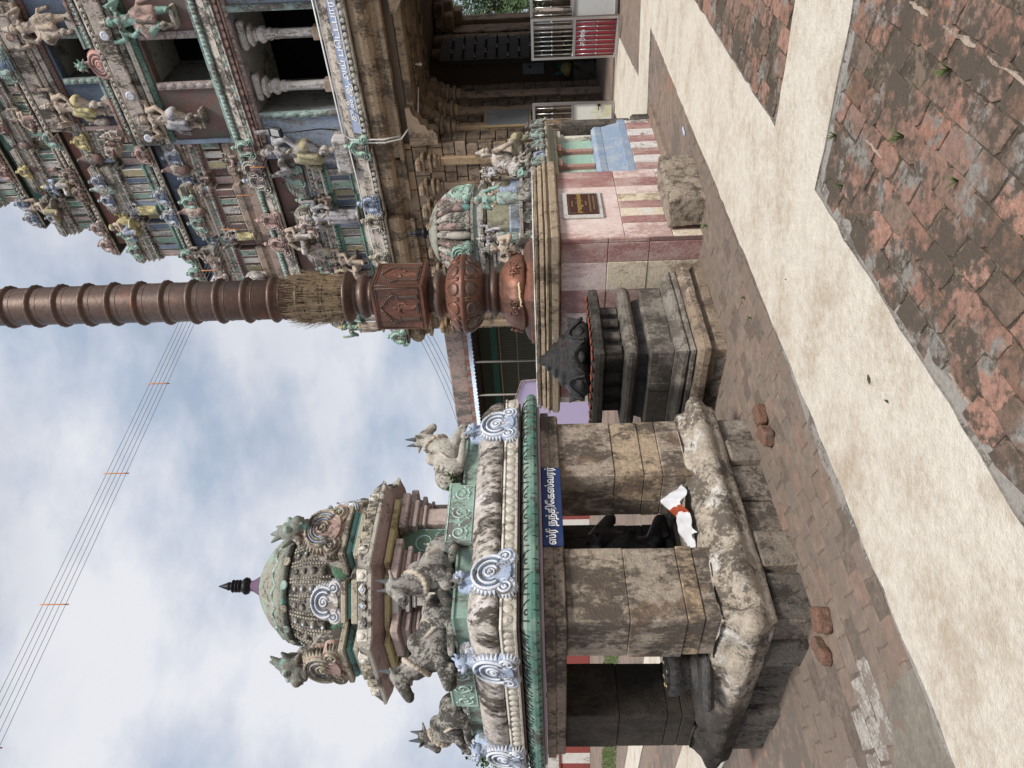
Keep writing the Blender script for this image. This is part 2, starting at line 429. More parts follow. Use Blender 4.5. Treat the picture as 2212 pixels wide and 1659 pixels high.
M_lgrey = mk('pale_grey_paint', (0.53, 0.505, 0.48), .44, (0.20, 0.18, 0.16), 3.5, .3, .88, .35, .15)
M_teal = mk('teal_paint', (0.315, 0.415, 0.38), .46, (0.16, 0.152, 0.135), 4, .5, .88, .35, .2, alt=(0.38, 0.50, 0.46), altamt=.3, alts=4)
M_yel = mk('yellow_paint', (0.56, 0.50, 0.27), .45, (0.25, 0.21, 0.12), 6, .7, .88, .3, .15)
M_skinT = mk('tan_stucco', (0.44, 0.36, 0.29), .44, (0.13, 0.11, 0.092), 5, .6, .88, .4, .2)
M_skinG = mk('grey_stucco', (0.40, 0.39, 0.41), .42, (0.12, 0.11, 0.10), 5, .6, .88, .4, .2)
M_skinTe = mk('green_stucco', (0.24, 0.38, 0.33), .35, (0.09, 0.085, 0.075), 5, .6, .88, .4, .2)
M_lav = flat('lavender_paint', (0.36, 0.28, 0.36), .8)
M_copper = mk('copper', (0.195, 0.085, 0.056), .50, (0.090, 0.052, 0.040), 3.2, .5, .5, .15, .25, alt=(0.27, 0.105, 0.062), altamt=.30, alts=2.2, metal=.35, soft=.3, spec=.5, bs=25)
M_copperD = mk('dark_copper', (0.125, 0.080, 0.062), .40, (0.075, 0.06, 0.052), 3.0, .25, .45, .15, .25, alt=(0.18, 0.08, 0.054), altamt=.3, alts=2.0, metal=.35, soft=.3, spec=.5, bs=25)
M_straw = mk('dry_straw', (0.36, 0.275, 0.18), .42, (0.13, 0.095, 0.062), 14, 1, .9, 0, .5)
M_steel = flat('stainless_steel', (0.52, 0.51, 0.48), .28, 1.0)
M_sheet = mk('grey_sheet', (0.50, 0.52, 0.51), .12, (0.35, 0.33, 0.28), 2, .6, .5, .05, .06)
M_sheetW = mk('white_sheet', (0.63, 0.63, 0.57), .22, (0.56, 0.53, 0.33), 2, .5, .5, .05, .06)
M_redP = mk('red_panel', (0.36, 0.05, 0.065), .25, (0.42, 0.14, 0.14), 4, .6, .7, .1, .15)
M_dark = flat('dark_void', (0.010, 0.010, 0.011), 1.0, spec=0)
M_room = mk('grey_room_wall', (0.34, 0.34, 0.31), .3, (0.12, 0.12, 0.11), 2, .4, .9, .1, .1)
M_iron = flat('black_iron', (0.02, 0.019, 0.022), .5, .6)
M_sign = mk('navy_sign', (0.018, 0.036, 0.115), .12, (0.05, 0.055, 0.10), 9, 1, .6, .1, .15)
M_wht = flat('white_letter', (0.78, 0.78, 0.78), .6)
M_pvc = flat('white_plastic', (0.74, 0.74, 0.72), .45)
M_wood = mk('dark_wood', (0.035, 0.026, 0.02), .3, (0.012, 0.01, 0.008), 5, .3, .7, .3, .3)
M_gold = flat('gold_letter', (0.44, 0.30, 0.09), .5, .3)
M_plaq = flat('brown_granite', (0.055, 0.022, 0.020), .25, 0, .5)
M_cloth = mk('white_cloth', (0.55, 0.55, 0.575), 0, rough=.9, bump=0, var=.05)
M_clothR = mk('red_border_cloth', (0.27, 0.045, 0.02), .3, (0.36, 0.12, 0.02), 30, 1, .85, 0, .3)
M_brick = mk('loose_brick', (0.20, 0.11, 0.078), .45, (0.16, 0.11, 0.085), 9, 1, .95, 1.0, .4, ob=[(0.18, 0.10, 0.07), (0.22, 0.125, 0.09)])
M_leaf = mk('leaf', (0.05, 0.095, 0.03), .3, (0.025, 0.05, 0.018), 3, 1, .7, 0, .4, ob=[(0.075, 0.12, 0.04), (0.04, 0.08, 0.03)])
M_bark = mk('bark', (0.10, 0.08, 0.06), .4, GRIME, 8, .3, .95, .6, .3)
M_grass = mk('grass_blade', (0.085, 0.13, 0.04), .2, (0.16, 0.16, 0.07), 6, 1, .85, 0, .4)

# ------------------------------------------------------------------ ground, paths, paving
gm = MB(); gm.add([(-300, -60, 0), (300, -60, 0), (300, 420, 0), (-300, 420, 0)], [(0, 1, 2, 3)])
ground = struct(gm.build('ground', M_ground))
def slab_poly(pts, z0, z1, seg=.12, jit=.012, side=1):
    """flat sheet with a ragged edge"""
    out = []
    n = len(pts)
    for i in range(n):
        a, b = Vector(pts[i]), Vector(pts[(i+1) % n]); k = max(1, int((b-a).length/seg))
        for j in range(k):
            p = a.lerp(b, j/k); amp = jit*(1 if j else .3)
            out.append((p.x+rnd.uniform(-amp, amp), p.y+rnd.uniform(-amp, amp)))
    m = MB(); m.prism(out, z0, z1, 0, 'z')
    m.m[:len(out)] = [side]*len(out)
    return m
D_ = Vector((.686, .728)); N_ = Vector((.728, -.686))
def pt(t, o): p = D_*t+N_*o; return (p.x, p.y)
mb = slab_poly([pt(-4, -3.02), pt(-4, -1.99), pt(-1, -2.0), (1.05, 4.06), (7.2, -.2), (7.8, .45), (1.64, 4.69), (5.0, 8.36), (9.5, 6.3), (10.2, 7.9), (5.41, 10.16), (4.50, 10.57), (6.45, 13.15), (5.3, 13.9), (4.6, 12.9), (3.45, 11.05), (3.2, 10.1), (4.66, 9.42)], .0, .024)
white_path = struct(mb.build('white_path', [M_white, M_edge]))
for (c, wd, ln) in (((-3.0, 6.05), .85, 14), ((-3.9, 9.9), .8, 16)):
    a = Vector(c); d = Vector((-.73, .68)); n = Vector((.68, .73))
    mb = slab_poly([tuple(a), tuple(a+n*wd), tuple(a+n*wd+d*ln), tuple(a+d*ln)], 0, .0165, .3); struct(mb.build('white_path', [M_white, M_edge]))
# cement strip beside the path
mb = slab_poly([pt(-4, -3.10), pt(-4, -3.0), pt(9.4, -3.0), pt(9.4, -3.05), pt(3.4, -3.08), pt(2.6, -3.16), pt(1.9, -3.08)], 0, .0115, .1, .02); struct(mb.build('cement_border', [M_edge, M_edge]))
mb = slab_poly([pt(-4, -2.05), pt(-4, -1.93), pt(3.6, -1.95), pt(3.62, -2.05)], 0, .0125, .08, .022); struct(mb.build('cement_border', [M_edge, M_edge]))
mb = slab_poly([(1.0, 4.02), (6.0, .52), (6.0, .64), (1.05, 4.1)], 0, .0145, .08, .015); struct(mb.build('cement_border', [M_edge, M_edge]))
mb = slab_poly([(1.60, 4.72), (6.0, 1.70), (6.0, 1.62), (1.62, 4.62)], 0, .0135, .08, .015); struct(mb.build('cement_border', [M_edge, M_edge]))
# paving beds with terracotta tiles laid askew to the path
def inside(p, poly):
    c = False; n = len(poly)
    for i in range(n):
        a, b = poly[i], poly[(i+1) % n]
        if (a[1] > p[1]) != (b[1] > p[1]) and p[0] < (b[0]-a[0])*(p[1]-a[1])/(b[1]-a[1])+a[0]: c = not c
    return c
M_stripbed = mk('strip_mortar', (0.135, 0.105, 0.085), .4, (0.19, 0.15, 0.122), 3, 1, .95, .5, .25)
near = [pt(-1.5, -1.95), (1.09, 4.02), (5.5, .96), (4.5, -.8)]
mid = [(1.70, 4.68), (3.55, 6.72), (4.4, 7.5), (7.5, 6.1), (6.2, 1.65)]
strip = [pt(-2.2, -4.3), pt(-2.2, -3.12), pt(7.2, -3.06), pt(7.2, -3.9), pt(4.6, -4.9), pt(.3, -4.6)]
bed = []
for nm, poly in (('tile_paving', near), ('tile_paving', mid), ('tile_paving', strip)):
    m = MB(); m.prism(poly, .001, .005 if poly is not strip else .0045, 0, 'z'); bed.append(struct(m.build(nm, M_bed if poly is not strip else M_stripbed)))
SKEW = .28
def tile_outline(r2):
    hx, hy = .1045, .0668; pts = []
    cn = [(-hx, -hy), (hx, -hy), (hx, hy), (-hx, hy)]
    for i in range(4):
        a, b = cn[i], cn[(i+1) % 4]; z = cn[i-1]
        c = r2.random()
        if c < .28:
            t = r2.uniform(.06, .22); u = r2.uniform(.06, .2)
            pts.append((a[0]+(z[0]-a[0])*t, a[1]+(z[1]-a[1])*t)); pts.append((a[0]+(b[0]-a[0])*u, a[1]+(b[1]-a[1])*u))
        else: pts.append((a[0]*r2.uniform(.94, 1), a[1]*r2.uniform(.94, 1)))
        for q in (.33, .68): pts.append((a[0]+(b[0]-a[0])*q+r2.uniform(-.007, .003), a[1]+(b[1]-a[1])*q+r2.uniform(-.007, .003)))
    return [(x+y*SKEW, y) for x, y in pts]
def tile_geo(m, pts, hh=.011, M=None):
    n = len(pts); k0 = len(m.v)
    vs = [(x, y, 0) for x, y in pts]+[(x, y, hh-.003) for x, y in pts]+[(x*.965, y*.95, hh) for x, y in pts]
    fs = [(i, (i+1) % n, n+(i+1) % n, n+i) for i in range(n)]+[(n+i, n+(i+1) % n, 2*n+(i+1) % n, 2*n+i) for i in range(n)]+[tuple(2*n+i for i in range(n))]
    m.add(vs, fs)
    if M is not None: m.tr(k0, M)
    return m
TM = [tile_geo(MB(), tile_outline(random.Random(100+k))).mesh('tile', [None]) for k in range(12)]
tang = R(90-42.5); ta = Vector((math.cos(tang), math.sin(tang))); tb = Vector((-ta.y, ta.x))
cand = []
for i in range(-70, 90):
    for j in range(-70, 70):
        c = ta*((i+(.5 if j % 2 else 0)+(.21 if j % 5 == 2 else 0))*.212+j*.136*SKEW)+tb*(j*.136)
        d = c.length
        if c.y < 1.2 or c.x/c.y > 1.15 or c.x/c.y < -.8: continue
        for q, poly in ((0, near), (1, mid), (2, strip)):
            if inside((c.x, c.y), poly):
                if q == 1 and d > 8.5: continue
                cand.append((d+(1.2 if q == 2 else 0)+(0 if c.y > 2.0 and abs(c.x/c.y) < .58 else 50), q, c))
cand.sort(key=lambda t: t[0])
cand = [t for t in cand if rnd.random() > (.09 if t[1] < 2 else .14)]
LICH = [(-1.50, 3.62), (-1.50, 3.42), (-1.82, 3.30), (-2.3, 3.5), (-2.1, 3.85), (-1.74, 3.76)]
rest = {0: MB(), 1: MB(), 2: MB()}
for n_, (d, q, c) in enumerate(cand):
    lo = -.0018 if q < 2 else -.006
    loc = (c.x+rnd.uniform(-.006, .006), c.y+rnd.uniform(-.006, .006), .004+lo+rnd.uniform(-.0035, .0015))
    rot = (rnd.uniform(-.013, .013), rnd.uniform(-.013, .013), tang+rnd.choice((0, math.pi))+rnd.uniform(-.03, .03)); scl = (rnd.uniform(.92, 1.05), rnd.uniform(.94, 1.04), 1)
    if n_ < 300: inst(rnd.choice(TM), 'tile', bed[q], [M_tile if q < 2 else (M_lich if inside((c.x, c.y), LICH) else M_tile2)], loc, rot, scl)
    else: tile_geo(rest[q], tile_outline(rnd), .011, Matrix.LocRotScale(Vector(loc), Euler(rot), Vector(scl)))
for q in rest:
    if rest[q].v: rest[q].build('far_tiles', M_tile if q < 2 else M_tile2, bed[q])['kind'] = 'stuff'
mb = slab_poly([(-1.48, 3.37), (-1.26, 3.12), (-1.52, 2.82), (-2.2, 2.1), (-2.5, 2.6), (-1.80, 3.34)], 0, .0108, .09, .02); struct(mb.build('cement_patch', [M_patch, M_patch]))
# mortar ridges between the near tiles
def squiggle(a, b, wd, n=7, z=.018):
    a, b = Vector(a), Vector(b); d = b-a; q = Vector((-d.y, d.x)).normalized(); up = []; dn = []
    for i in range(n+1):
        p = a+d*(i/n)+q*rnd.uniform(-.006, .006); w_ = wd*rnd.uniform(.4, 1.1)*(1 if 0 < i < n else .4)
        up.append((p.x+q.x*w_, p.y+q.y*w_)); dn.append((p.x-q.x*w_, p.y-q.y*w_))
    return up+dn[::-1]
M_mort = mk('pale_mortar', (0.36, 0.29, 0.235), .4, (0.2, 0.15, 0.12), 12, 1, .95, .5, .2)
for k in range(34):
    i = rnd.randint(-8, 30); j = rnd.randint(-12, 12)
    g0 = ta*(i*.2+.1)+tb*(j*.2+.1)
    e = ta if rnd.random() < .6 else tb
    p0 = g0; p1 = g0+e*rnd.uniform(.14, .34)
    if p0.y > 1.9 and abs(p0.x/p0.y) < .6 and (inside(tuple(p0), near)) and inside(tuple(p1), near):
        m = MB(); m.prism(squiggle(p0, p1, rnd.uniform(.006, .013)), .004, .0165, 0, 'z'); m.build('mortar_ridge', M_mort, bed[0])
# ------------------------------------------------------------------ shared ornament meshes
def arc(cx, cz, r, a0, a1, n, y): return [(cx+r*math.cos(R(a0+(a1-a0)*i/n)), y, cz+r*math.sin(R(a0+(a1-a0)*i/n))) for i in range(n+1)]
def spiral(cx, cz, r0, r1, a0, a1, n, y): return [(cx+(r0+(r1-r0)*i/n)*math.cos(R(a0+(a1-a0)*i/n)), y, cz+(r0+(r1-r0)*i/n)*math.sin(R(a0+(a1-a0)*i/n))) for i in range(n+1)]
def kudu_mesh(name, head=True, teeth=True, fan=False):
    """horseshoe arch ornament, 1 wide, facing -y; slots: plate, ridge, dark groove, crest"""
    m = MB(); T = .13
    disc = lambda cx, cz, r, n=26: [(cx+r*math.cos(2*math.pi*i/n), cz+r*math.sin(2*math.pi*i/n)) for i in range(n)]
    m.prism(disc(0, .46, .385, 30), -T, .04, 0)
    for sx in (-1, 1): m.prism(disc(sx*.315, .185, .185, 20), -T*.86, .035, 0)
    m.prism([(-.18, .02), (.18, .02), (.22, .3), (-.22, .3)], -T*.7, .03, 0)
    m.prism([(-.10, .78), (.10, .78), (.075, .98), (-.075, .98)], -T*.8, .03, 0)
    y = -T-.004
    m.tube(arc(0, .46, .345, -38, 218, 26, y), .030, 6, 1)
    m.tube(arc(0, .46, .285, -35, 215, 22, y), .016, 5, 2)
    m.tube(arc(0, .46, .235, -35, 215, 20, y), .026, 6, 1)
    m.tube(arc(0, .46, .185, -30, 210, 16, y), .014, 5, 2)
    m.tube(spiral(0, .46, .135, .03, -70, 500, 22, y), .024, 6, 1)
    m.ell((0, y-.01, .46), (.035, .03, .035), 1, 8, 5)
    m.ell((0, y-.02, .755), (.045, .035, .045), 2, 8, 5)
    for sx in (-1, 1):
        pts = spiral(.315, .185, .135, .03, 120, -420, 24, -T*.86-.004)
        m.tube([(sx*p[0], p[1], p[2]) for p in pts], .026, 6, 1)
        pts = spiral(.315, .185, .105, .06, 120, -160, 12, -T*.86-.002)
        m.tube([(sx*p[0], p[1], p[2]) for p in pts], .012, 5, 2)
        m.ell((sx*.315, -T*.9, .185), (.03, .03, .03), 1, 8, 5)
        m.tube([(sx*.16, -T*.75, .05), (sx*.14, -T*.85, .16), (sx*.19, -T*.95, .26)], .02, 5, 1)
    if teeth:
        def tooth(cx, cz, a, r0, r1, w_):
            ca, sa = math.cos(R(a)), math.sin(R(a)); t = (-sa, ca)
            b = [(cx+ca*r0+t[0]*w_, cz+sa*r0+t[1]*w_), (cx+ca*r0-t[0]*w_, cz+sa*r0-t[1]*w_)]; tip = (cx+ca*r1, cz+sa*r1)
            m.add([(b[0][0], -T*.95, b[0][1]), (b[1][0], -T*.95, b[1][1]), (tip[0], -T*.5, tip[1]), (b[0][0], -.02, b[0][1]), (b[1][0], -.02, b[1][1]), (tip[0], -.02, tip[1])],
                  [(0, 1, 2), (0, 2, 5, 3), (1, 4, 5, 2), (3, 5, 4), (0, 3, 4, 1)], 1)
        for a in range(-20, 66, 11): tooth(0, .46, a, .375, .445, .034); tooth(0, .46, 180-a, .375, .445, .034)
        for k in range(9):
            a = -130+k*18
            tooth(.315, .185, a, .178, .225, .026); tooth(-.315, .185, 180-a, .178, .225, .026)
    if head:
        m.ell((0, -.05, 1.06), (.125, .12, .13), 3, 12, 8)
        m.ell((0, -.14, .99), (.07, .10, .06), 3, 10, 6)
        for sx in (-1, 1):
            m.ell((sx*.055, -.155, 1.075), (.034, .03, .034), 1, 8, 5); m.ell((sx*.055, -.18, 1.075), (.014, .012, .014), 2, 6, 4)
            m.tube([(sx*.10, -.05, 1.11), (sx*.14, -.02, 1.18), (sx*.12, .0, 1.23)], [.03, .022, .006], 5, 3)
        m.tube([(0, -.04, 1.15), (0, -.02, 1.27)], [.05, .01], 6, 3)
    else:
        m.ell((0, -.04, 1.03), (.08, .08, .08), 3, 10, 6); m.ell((0, -.11, 1.03), (.03, .03, .03), 2, 6, 4)
    return m.mesh(name, [None]*4)
KUDU = kudu_mesh('kudu_full'); KUDUS = kudu_mesh('kudu_plain', head=False, teeth=True)
def horseshoe(name):
    """open horseshoe scroll with a crest, 1 wide, facing -y; slots: band, ridge, inside, crest"""
    m = MB(); n0 = 0
    for sx in (-1, 1):
        pts = [(sx*.26*math.cos(R(a)), 0, .56+.27*math.sin(R(a))) for a in range(90, -46, -15)]
        pts += [(sx*(.345+.115*math.cos(R(a))), 0, .20+.115*math.sin(R(a))) for a in range(150, -190, -34)]
        rr = [.115]*9+[.10, .095, .09, .085, .08, .07, .06, .05, .04, .03, .025][:len(pts)-9]
        k = len(m.v); m.tube(pts, rr+[.025]*(len(pts)-len(rr)), 8, 0); m.tr(k, Matrix.Diagonal((1, .75, 1, 1)))
        k = len(m.v); m.tube([(p[0], -.085 if i < 9 else -.07, p[2]) for i, p in enumerate(pts[:-2])], .022, 5, 1)
        for i in range(0, 9, 1):
            a = 84-i*15; m.ell((sx*.375*math.cos(R(a)), -.03, .56+.385*math.sin(R(a))), (.045, .04, .045), 1, 6, 4)
        m.ell((sx*.345, -.06, .20), (.04, .04, .04), 1, 8, 5)
    m.box(-.15, .15, -.03, .05, .08, .62, 2); m.ell((0, -.04, .42), (.09, .05, .16), 2, 8, 6)
    for q in range(3): m.tube([(-.12, -.045, .2+q*.09), (.12, -.045, .2+q*.09)], .016, 5, 3)
    m.tube([(0, 0, .86), (0, -.01, 1.0)], [.10, .075], 8, 3); m.ell((0, -.03, 1.08), (.105, .09, .11), 3, 10, 7); m.ell((0, -.11, 1.08), (.05, .03, .05), 1, 8, 5); m.tube([(0, -.02, 1.15), (0, 0, 1.27)], [.05, .008], 6, 3)
    m.box(-.34, .34, .02, .07, .1, .7, 0)
    return m.mesh(name, [None]*4)
HORSE = horseshoe('horseshoe_scroll')
def yali():
    b = Blob()
    b.ell((0, -.02, .12), (.15, .14, .15)).cap((0, -.08, .04), (0, -.2, .0), .09, .07).cap((0, -.1, -.06), (0, -.17, -.09), .06, .04)
    for s in (-1, 1):
        b.ell((s*.075, -.14, .14), (.045, .045, .045), 1).cap((s*.13, 0, .14), (s*.22, .02, .2), .05, .02).cap((s*.05, -.02, .25), (s*.13, .02, .36), .05, .015)
        b.cap((s*.13, -.02, .02), (s*.22, 0, -.02), .05, .02, 2).cap((s*.04, -.2, -.03), (s*.05, -.22, -.08), .022, .008, 1)
    b.cap((0, 0, .25), (0, .02, .4), .07, .015, 0).ell((0, -.2, .06), (.04, .03, .03), 0)
    return b.mesh('yali_head', .014, 3, 1)
YALI = yali()
def bull():
    b = Blob()
    b.ell((0, 0, .27), (.36, .19, .20)).ell((-.28, 0, .23), (.2, .21, .2)).ell((.24, 0, .29), (.18, .175, .23)).ell((.08, 0, .47), (.13, .10, .12))
    b.cap((.28, 0, .38), (.44, 0, .62), .155, .115).cap((.45, 0, .68), (.68, 0, .55), .098, .062).ell((.70, 0, .535), (.058, .068, .055)).ell((.43, 0, .70), (.09, .095, .085))
    b.cap((.36, 0, .36), (.44, 0, .46), .09, .07)
    for s in (-1, 1):
        b.cap((.42, s*.085, .70), (.36, s*.19, .735), .035, .016).cap((.40, s*.06, .76), (.39, s*.075, .90), .036, .010, 2)
        b.ell((.53, s*.078, .675), (.024, .014, .022), 2)
        b.cap((.30, s*.13, .17), (.55, s*.12, .085), .085, .065).cap((.55, s*.12, .07), (.34, s*.16, .05), .055, .045).ell((.56, s*.12, .075), (.07, .06, .065))
        b.ell((-.24, s*.17, .18), (.17, .09, .17)).cap((-.16, s*.22, .055), (.12, s*.23, .05), .055, .045).cap((.12, s*.23, .05), (.2, s*.22, .045), .045, .04)
        b.cap((.66, s*.02, .50), (.68, s*.045, .52), .02)
    b.cap((-.46, 0, .30), (-.50, .06, .10), .035, .025).cap((-.50, .06, .1), (-.42, .16, .04), .025, .04)
    for k in range(18):      # garland round the neck
        a = 2*math.pi*k/18
        p = Vector((.335, 0, .47)) + Vector((-.10*math.cos(a)*.9+.02, .165*math.sin(a), .155*math.cos(a)*.95-.02*abs(math.sin(a))))
        b.ell(p, (.032, .032, .032), 1)
    for s in (-1, 1): b.cap((.02, s*.19, .36), (-.12, s*.20, .22), .018, .018, 1).cap((-.12, s*.2, .22), (-.2, s*.19, .38), .018, .018, 1)
    return b.mesh('bull', .0155, 3, 1)
BULL = bull()

# figures: 1 unit tall, facing -y. slots: skin, cloth, ornament
def figure(name, kind, vox=.0098):
    b = Blob()
    def head(c, cr=.1, up=(0, 0, 1)):
        c = Vector(c)
        b.ell(c, (.052, .056, .066)); b.ell(c+Vector((0, -.052, -.008)), (.012, .016, .016)); b.cap(c+Vector((0, -.03, -.05)), c+Vector((0, -.036, -.045)), .022)
        for s in (-1, 1):
            b.ell(c+Vector((s*.056, .0, -.012)), (.014, .012, .026), 2); b.ell(c+Vector((s*.021, -.052, .010)), (.011, .006, .006), 2)
        b.ell(c+Vector((0, .05, .0)), (.085, .02, .085), 2)
        if cr: b.cap(c+Vector((0, .005, .05)), c+Vector((0, .015, .05+cr)), .052, .022, 2); b.ell(c+Vector((0, .0, .045)), (.062, .062, .022), 2); b.ell(c+Vector((0, .012, .06+cr)), (.022, .022, .022), 2)
        else: b.ell(c+Vector((0, .02, .025)), (.06, .058, .055), 2); b.ell(c+Vector((0, .05, .06)), (.035, .035, .03), 2)
    def arm(s, sh, el, ha, held=None):
        b.chain([sh, el, ha], [.043, .035, .026]); b.ell(ha, (.026, .022, .03)); b.ell(el, (.033, .033, .02), 2); b.ell(sh, (.042, .042, .04), 0)
        h = Vector(ha)
        for k in range(4): b.cap(h, h+Vector((.012*(k-1.5), -.018, .038-.006*abs(k-1.5))), .009, .006)
        b.cap(h, h+Vector((-s*.03, -.02, .012)), .009, .007)
        if held == 'disc': b.ell(h+Vector((0, 0, .06)), (.035, .014, .04), 2)
        if held == 'bud': b.cap(h, h+Vector((0, -.01, .08)), .014, .004, 2)
    def torso(p, c, n, wide=1.0):
        b.cap(p, (Vector(p)+Vector(c))/2, .078*wide, .066*wide); b.cap((Vector(p)+Vector(c))/2, c, .068*wide, .085*wide); b.ell(Vector(c)+Vector((0, 0, .03)), (.125*wide, .07, .055)); b.cap(c, n, .05, .034)
        b.cap(Vector(p)+Vector((-.09, -.035, .02)), Vector(p)+Vector((.09, -.035, .02)), .034, .034, 2); b.cap(Vector(c)+Vector((-.1, -.055, .06)), Vector(p)+Vector((.08, -.06, .06)), .012, .012, 2)
        for k in range(9):
            a = math.pi*(k/8-.5); b.ell(Vector(c)+Vector((.075*math.sin(a), -.066, .045-.06*math.cos(a))), (.014, .012, .014), 2)
    if kind in ('guard', 'guard2'):
        f = 1 if kind == 'guard' else -1
        torso((0, 0, .5), (f*.015, 0, .70), (f*.02, 0, .80)); head((f*.025, -.01, .875), .10)
        b.ell((0, .0, .47), (.105, .075, .075), 1)
        b.chain([(-f*.06, 0, .46), (-f*.085, .0, .25), (-f*.09, .02, .045)], [.075, .06, .04], 0); b.cap((-f*.062, 0, .46), (-f*.085, 0, .24), .090, .080, 1)
        b.chain([(f*.06, 0, .46), (f*.16, -.10, .33), (f*.06, -.07, .17)], [.075, .062, .04], 0); b.cap((f*.06, 0, .46), (f*.15, -.09, .34), .09, .078, 1); b.cap((0, -.07, .45), (-f*.01, -.09, .22), .035, .05, 1); b.ell((-f*.09, .02, .09), (.045, .045, .018), 2); b.cap((f*.06, -.07, .16), (f*.05, -.14, .15), .03, .02)
        b.cap((-f*.09, .02, .03), (-f*.10, -.07, .02), .034, .022)
        b.cap((f*.07, -.09, .40), (f*.07, -.09, .12), .022, .03, 2); b.ell((f*.07, -.09, .10), (.06, .06, .06), 2); b.cap((f*.07, -.09, .06), (f*.07, -.09, .0), .028, .034, 2)
        arm(f, (f*.14, 0, .76), (f*.20, -.03, .60), (f*.09, -.10, .43)); arm(-f, (-f*.14, 0, .76), (-f*.23, -.02, .66), (-f*.20, -.11, .76), 'bud')
        arm(f, (f*.14, .03, .77), (f*.26, .03, .76), (f*.28, .01, .90), 'disc'); arm(-f, (-f*.14, .03, .77), (-f*.27, .03, .74), (-f*.30, .01, .88), 'disc')
        b.chain([(-f*.10, .02, .46), (-f*.2, .02, .40), (-f*.22, .02, .26)], [.03, .026, .032], 1)
    elif kind in ('stand', 'lady'):
        torso((0, 0, .5), (.0, 0, .70), (0, 0, .80), .9 if kind == 'lady' else 1); head((0, -.01, .872), .08 if kind == 'stand' else 0)
        b.ell((0, .0, .47), (.10, .075, .08), 1)
        for s in (-1, 1):
            b.chain([(s*.055, 0, .46), (s*.062, -.01, .25), (s*.06, .01, .05)], [.075, .062, .045], 1); b.cap((s*.06, .01, .03), (s*.065, -.07, .02), .034, .024)
        b.cap((0, -.03, .44), (0, -.03, .10), .05, .075, 1)
        arm(1, (.135, 0, .76), (.20, .0, .60), (.20, -.08, .46)); arm(-1, (-.135, 0, .76), (-.2, -.02, .62), (-.11, -.12, .70), 'bud')
        if kind == 'stand': arm(1, (.135, .03, .77), (.25, .03, .73), (.27, .01, .87), 'disc'); arm(-1, (-.135, .03, .77), (-.25, .03, .73), (-.27, .01, .87), 'disc')
        b.ell((0, 0, .015), (.15, .11, .025), 2)
    elif kind in ('sit', 'sitlady'):
        o = -.30     # seated with one leg folded and one hanging
        torso((0, 0, .5+o), (.02, -.01, .71+o), (.03, -.01, .81+o)); head((.035, -.02, .885+o), .09 if kind == 'sit' else 0)
        b.ell((0, .0, .48+o), (.12, .09, .08), 1)
        b.chain([(-.07, -.02, .47+o), (-.22, -.14, .48+o), (-.04, -.2, .42+o)], [.08, .062, .045], 1); b.cap((-.04, -.2, .42+o), (.03, -.2, .41+o), .03, .024)
        b.chain([(.07, -.02, .47+o), (.13, -.2, .50+o), (.14, -.19, .28+o)], [.08, .062, .045], 1); b.cap((.14, -.19, .25+o), (.15, -.26, .235+o), .034, .024)
        b.ell((0, .02, .40+o), (.24, .16, .06), 2)
        arm(1, (.15, 0, .77+o), (.22, -.05, .62+o), (.15, -.17, .56+o)); arm(-1, (-.12, 0, .77+o), (-.22, -.03, .64+o), (-.22, -.1, .50+o))
        if kind == 'sit': arm(1, (.15, .03, .78+o), (.26, .03, .76+o), (.28, .0, .90+o), 'disc')
        b.cap((0, .1, .38+o), (0, .1, .70+o), .09, .13, 2)
    elif kind == 'kneel':
        o = -.28
        torso((0, 0, .5+o), (0, -.03, .70+o), (0, -.04, .80+o)); head((0, -.06, .872+o), .08)
        b.ell((0, 0, .47+o), (.11, .09, .08), 1)
        b.chain([(-.06, 0, .46+o), (-.09, -.2, .36+o), (-.09, .0, .31+o)], [.08, .062, .05], 1); b.chain([(.06, 0, .46+o), (.10, -.2, .48+o), (.10, -.18, .30+o)], [.08, .062, .045], 1)
        b.ell((0, 0, .30+o), (.2, .2, .04), 2)
        for s in (-1, 1): arm(s, (s*.13, -.02, .76+o), (s*.17, -.10, .62+o), (s*.03, -.17, .66+o))
    return b.mesh(name, vox, 3, 0)
FIG = {k: figure('figure_'+k, k) for k in ('guard', 'guard2', 'stand', 'lady', 'sit', 'sitlady', 'kneel')}

# ------------------------------------------------------------------ the bull pavilion (near left)
S_ = 1.85; C_ = .925
MA = empty('bull_pavilion', (-1.426, 4.201, 0), R(50))
tag(MA, 'small stone pavilion with sea-green eaves, bulls and a ribbed dome on its roof', 'pavilion')
sq = lambda a, b: [(a, a), (b, a), (b, b), (a, b)]
def jbox(m, x0, x1, y0, y1, z0, z1, mi=0, b=.012, j=.006):
    n = len(m.v); m.box(x0, x1, y0, y1, z0, z1, mi, b)
    for i in range(n, len(m.v)):
        v = m.v[i]; m.v[i] = (v[0]+rnd.uniform(-j, j), v[1]+rnd.uniform(-j, j), v[2]+rnd.uniform(-j, j)*.6)
    return m
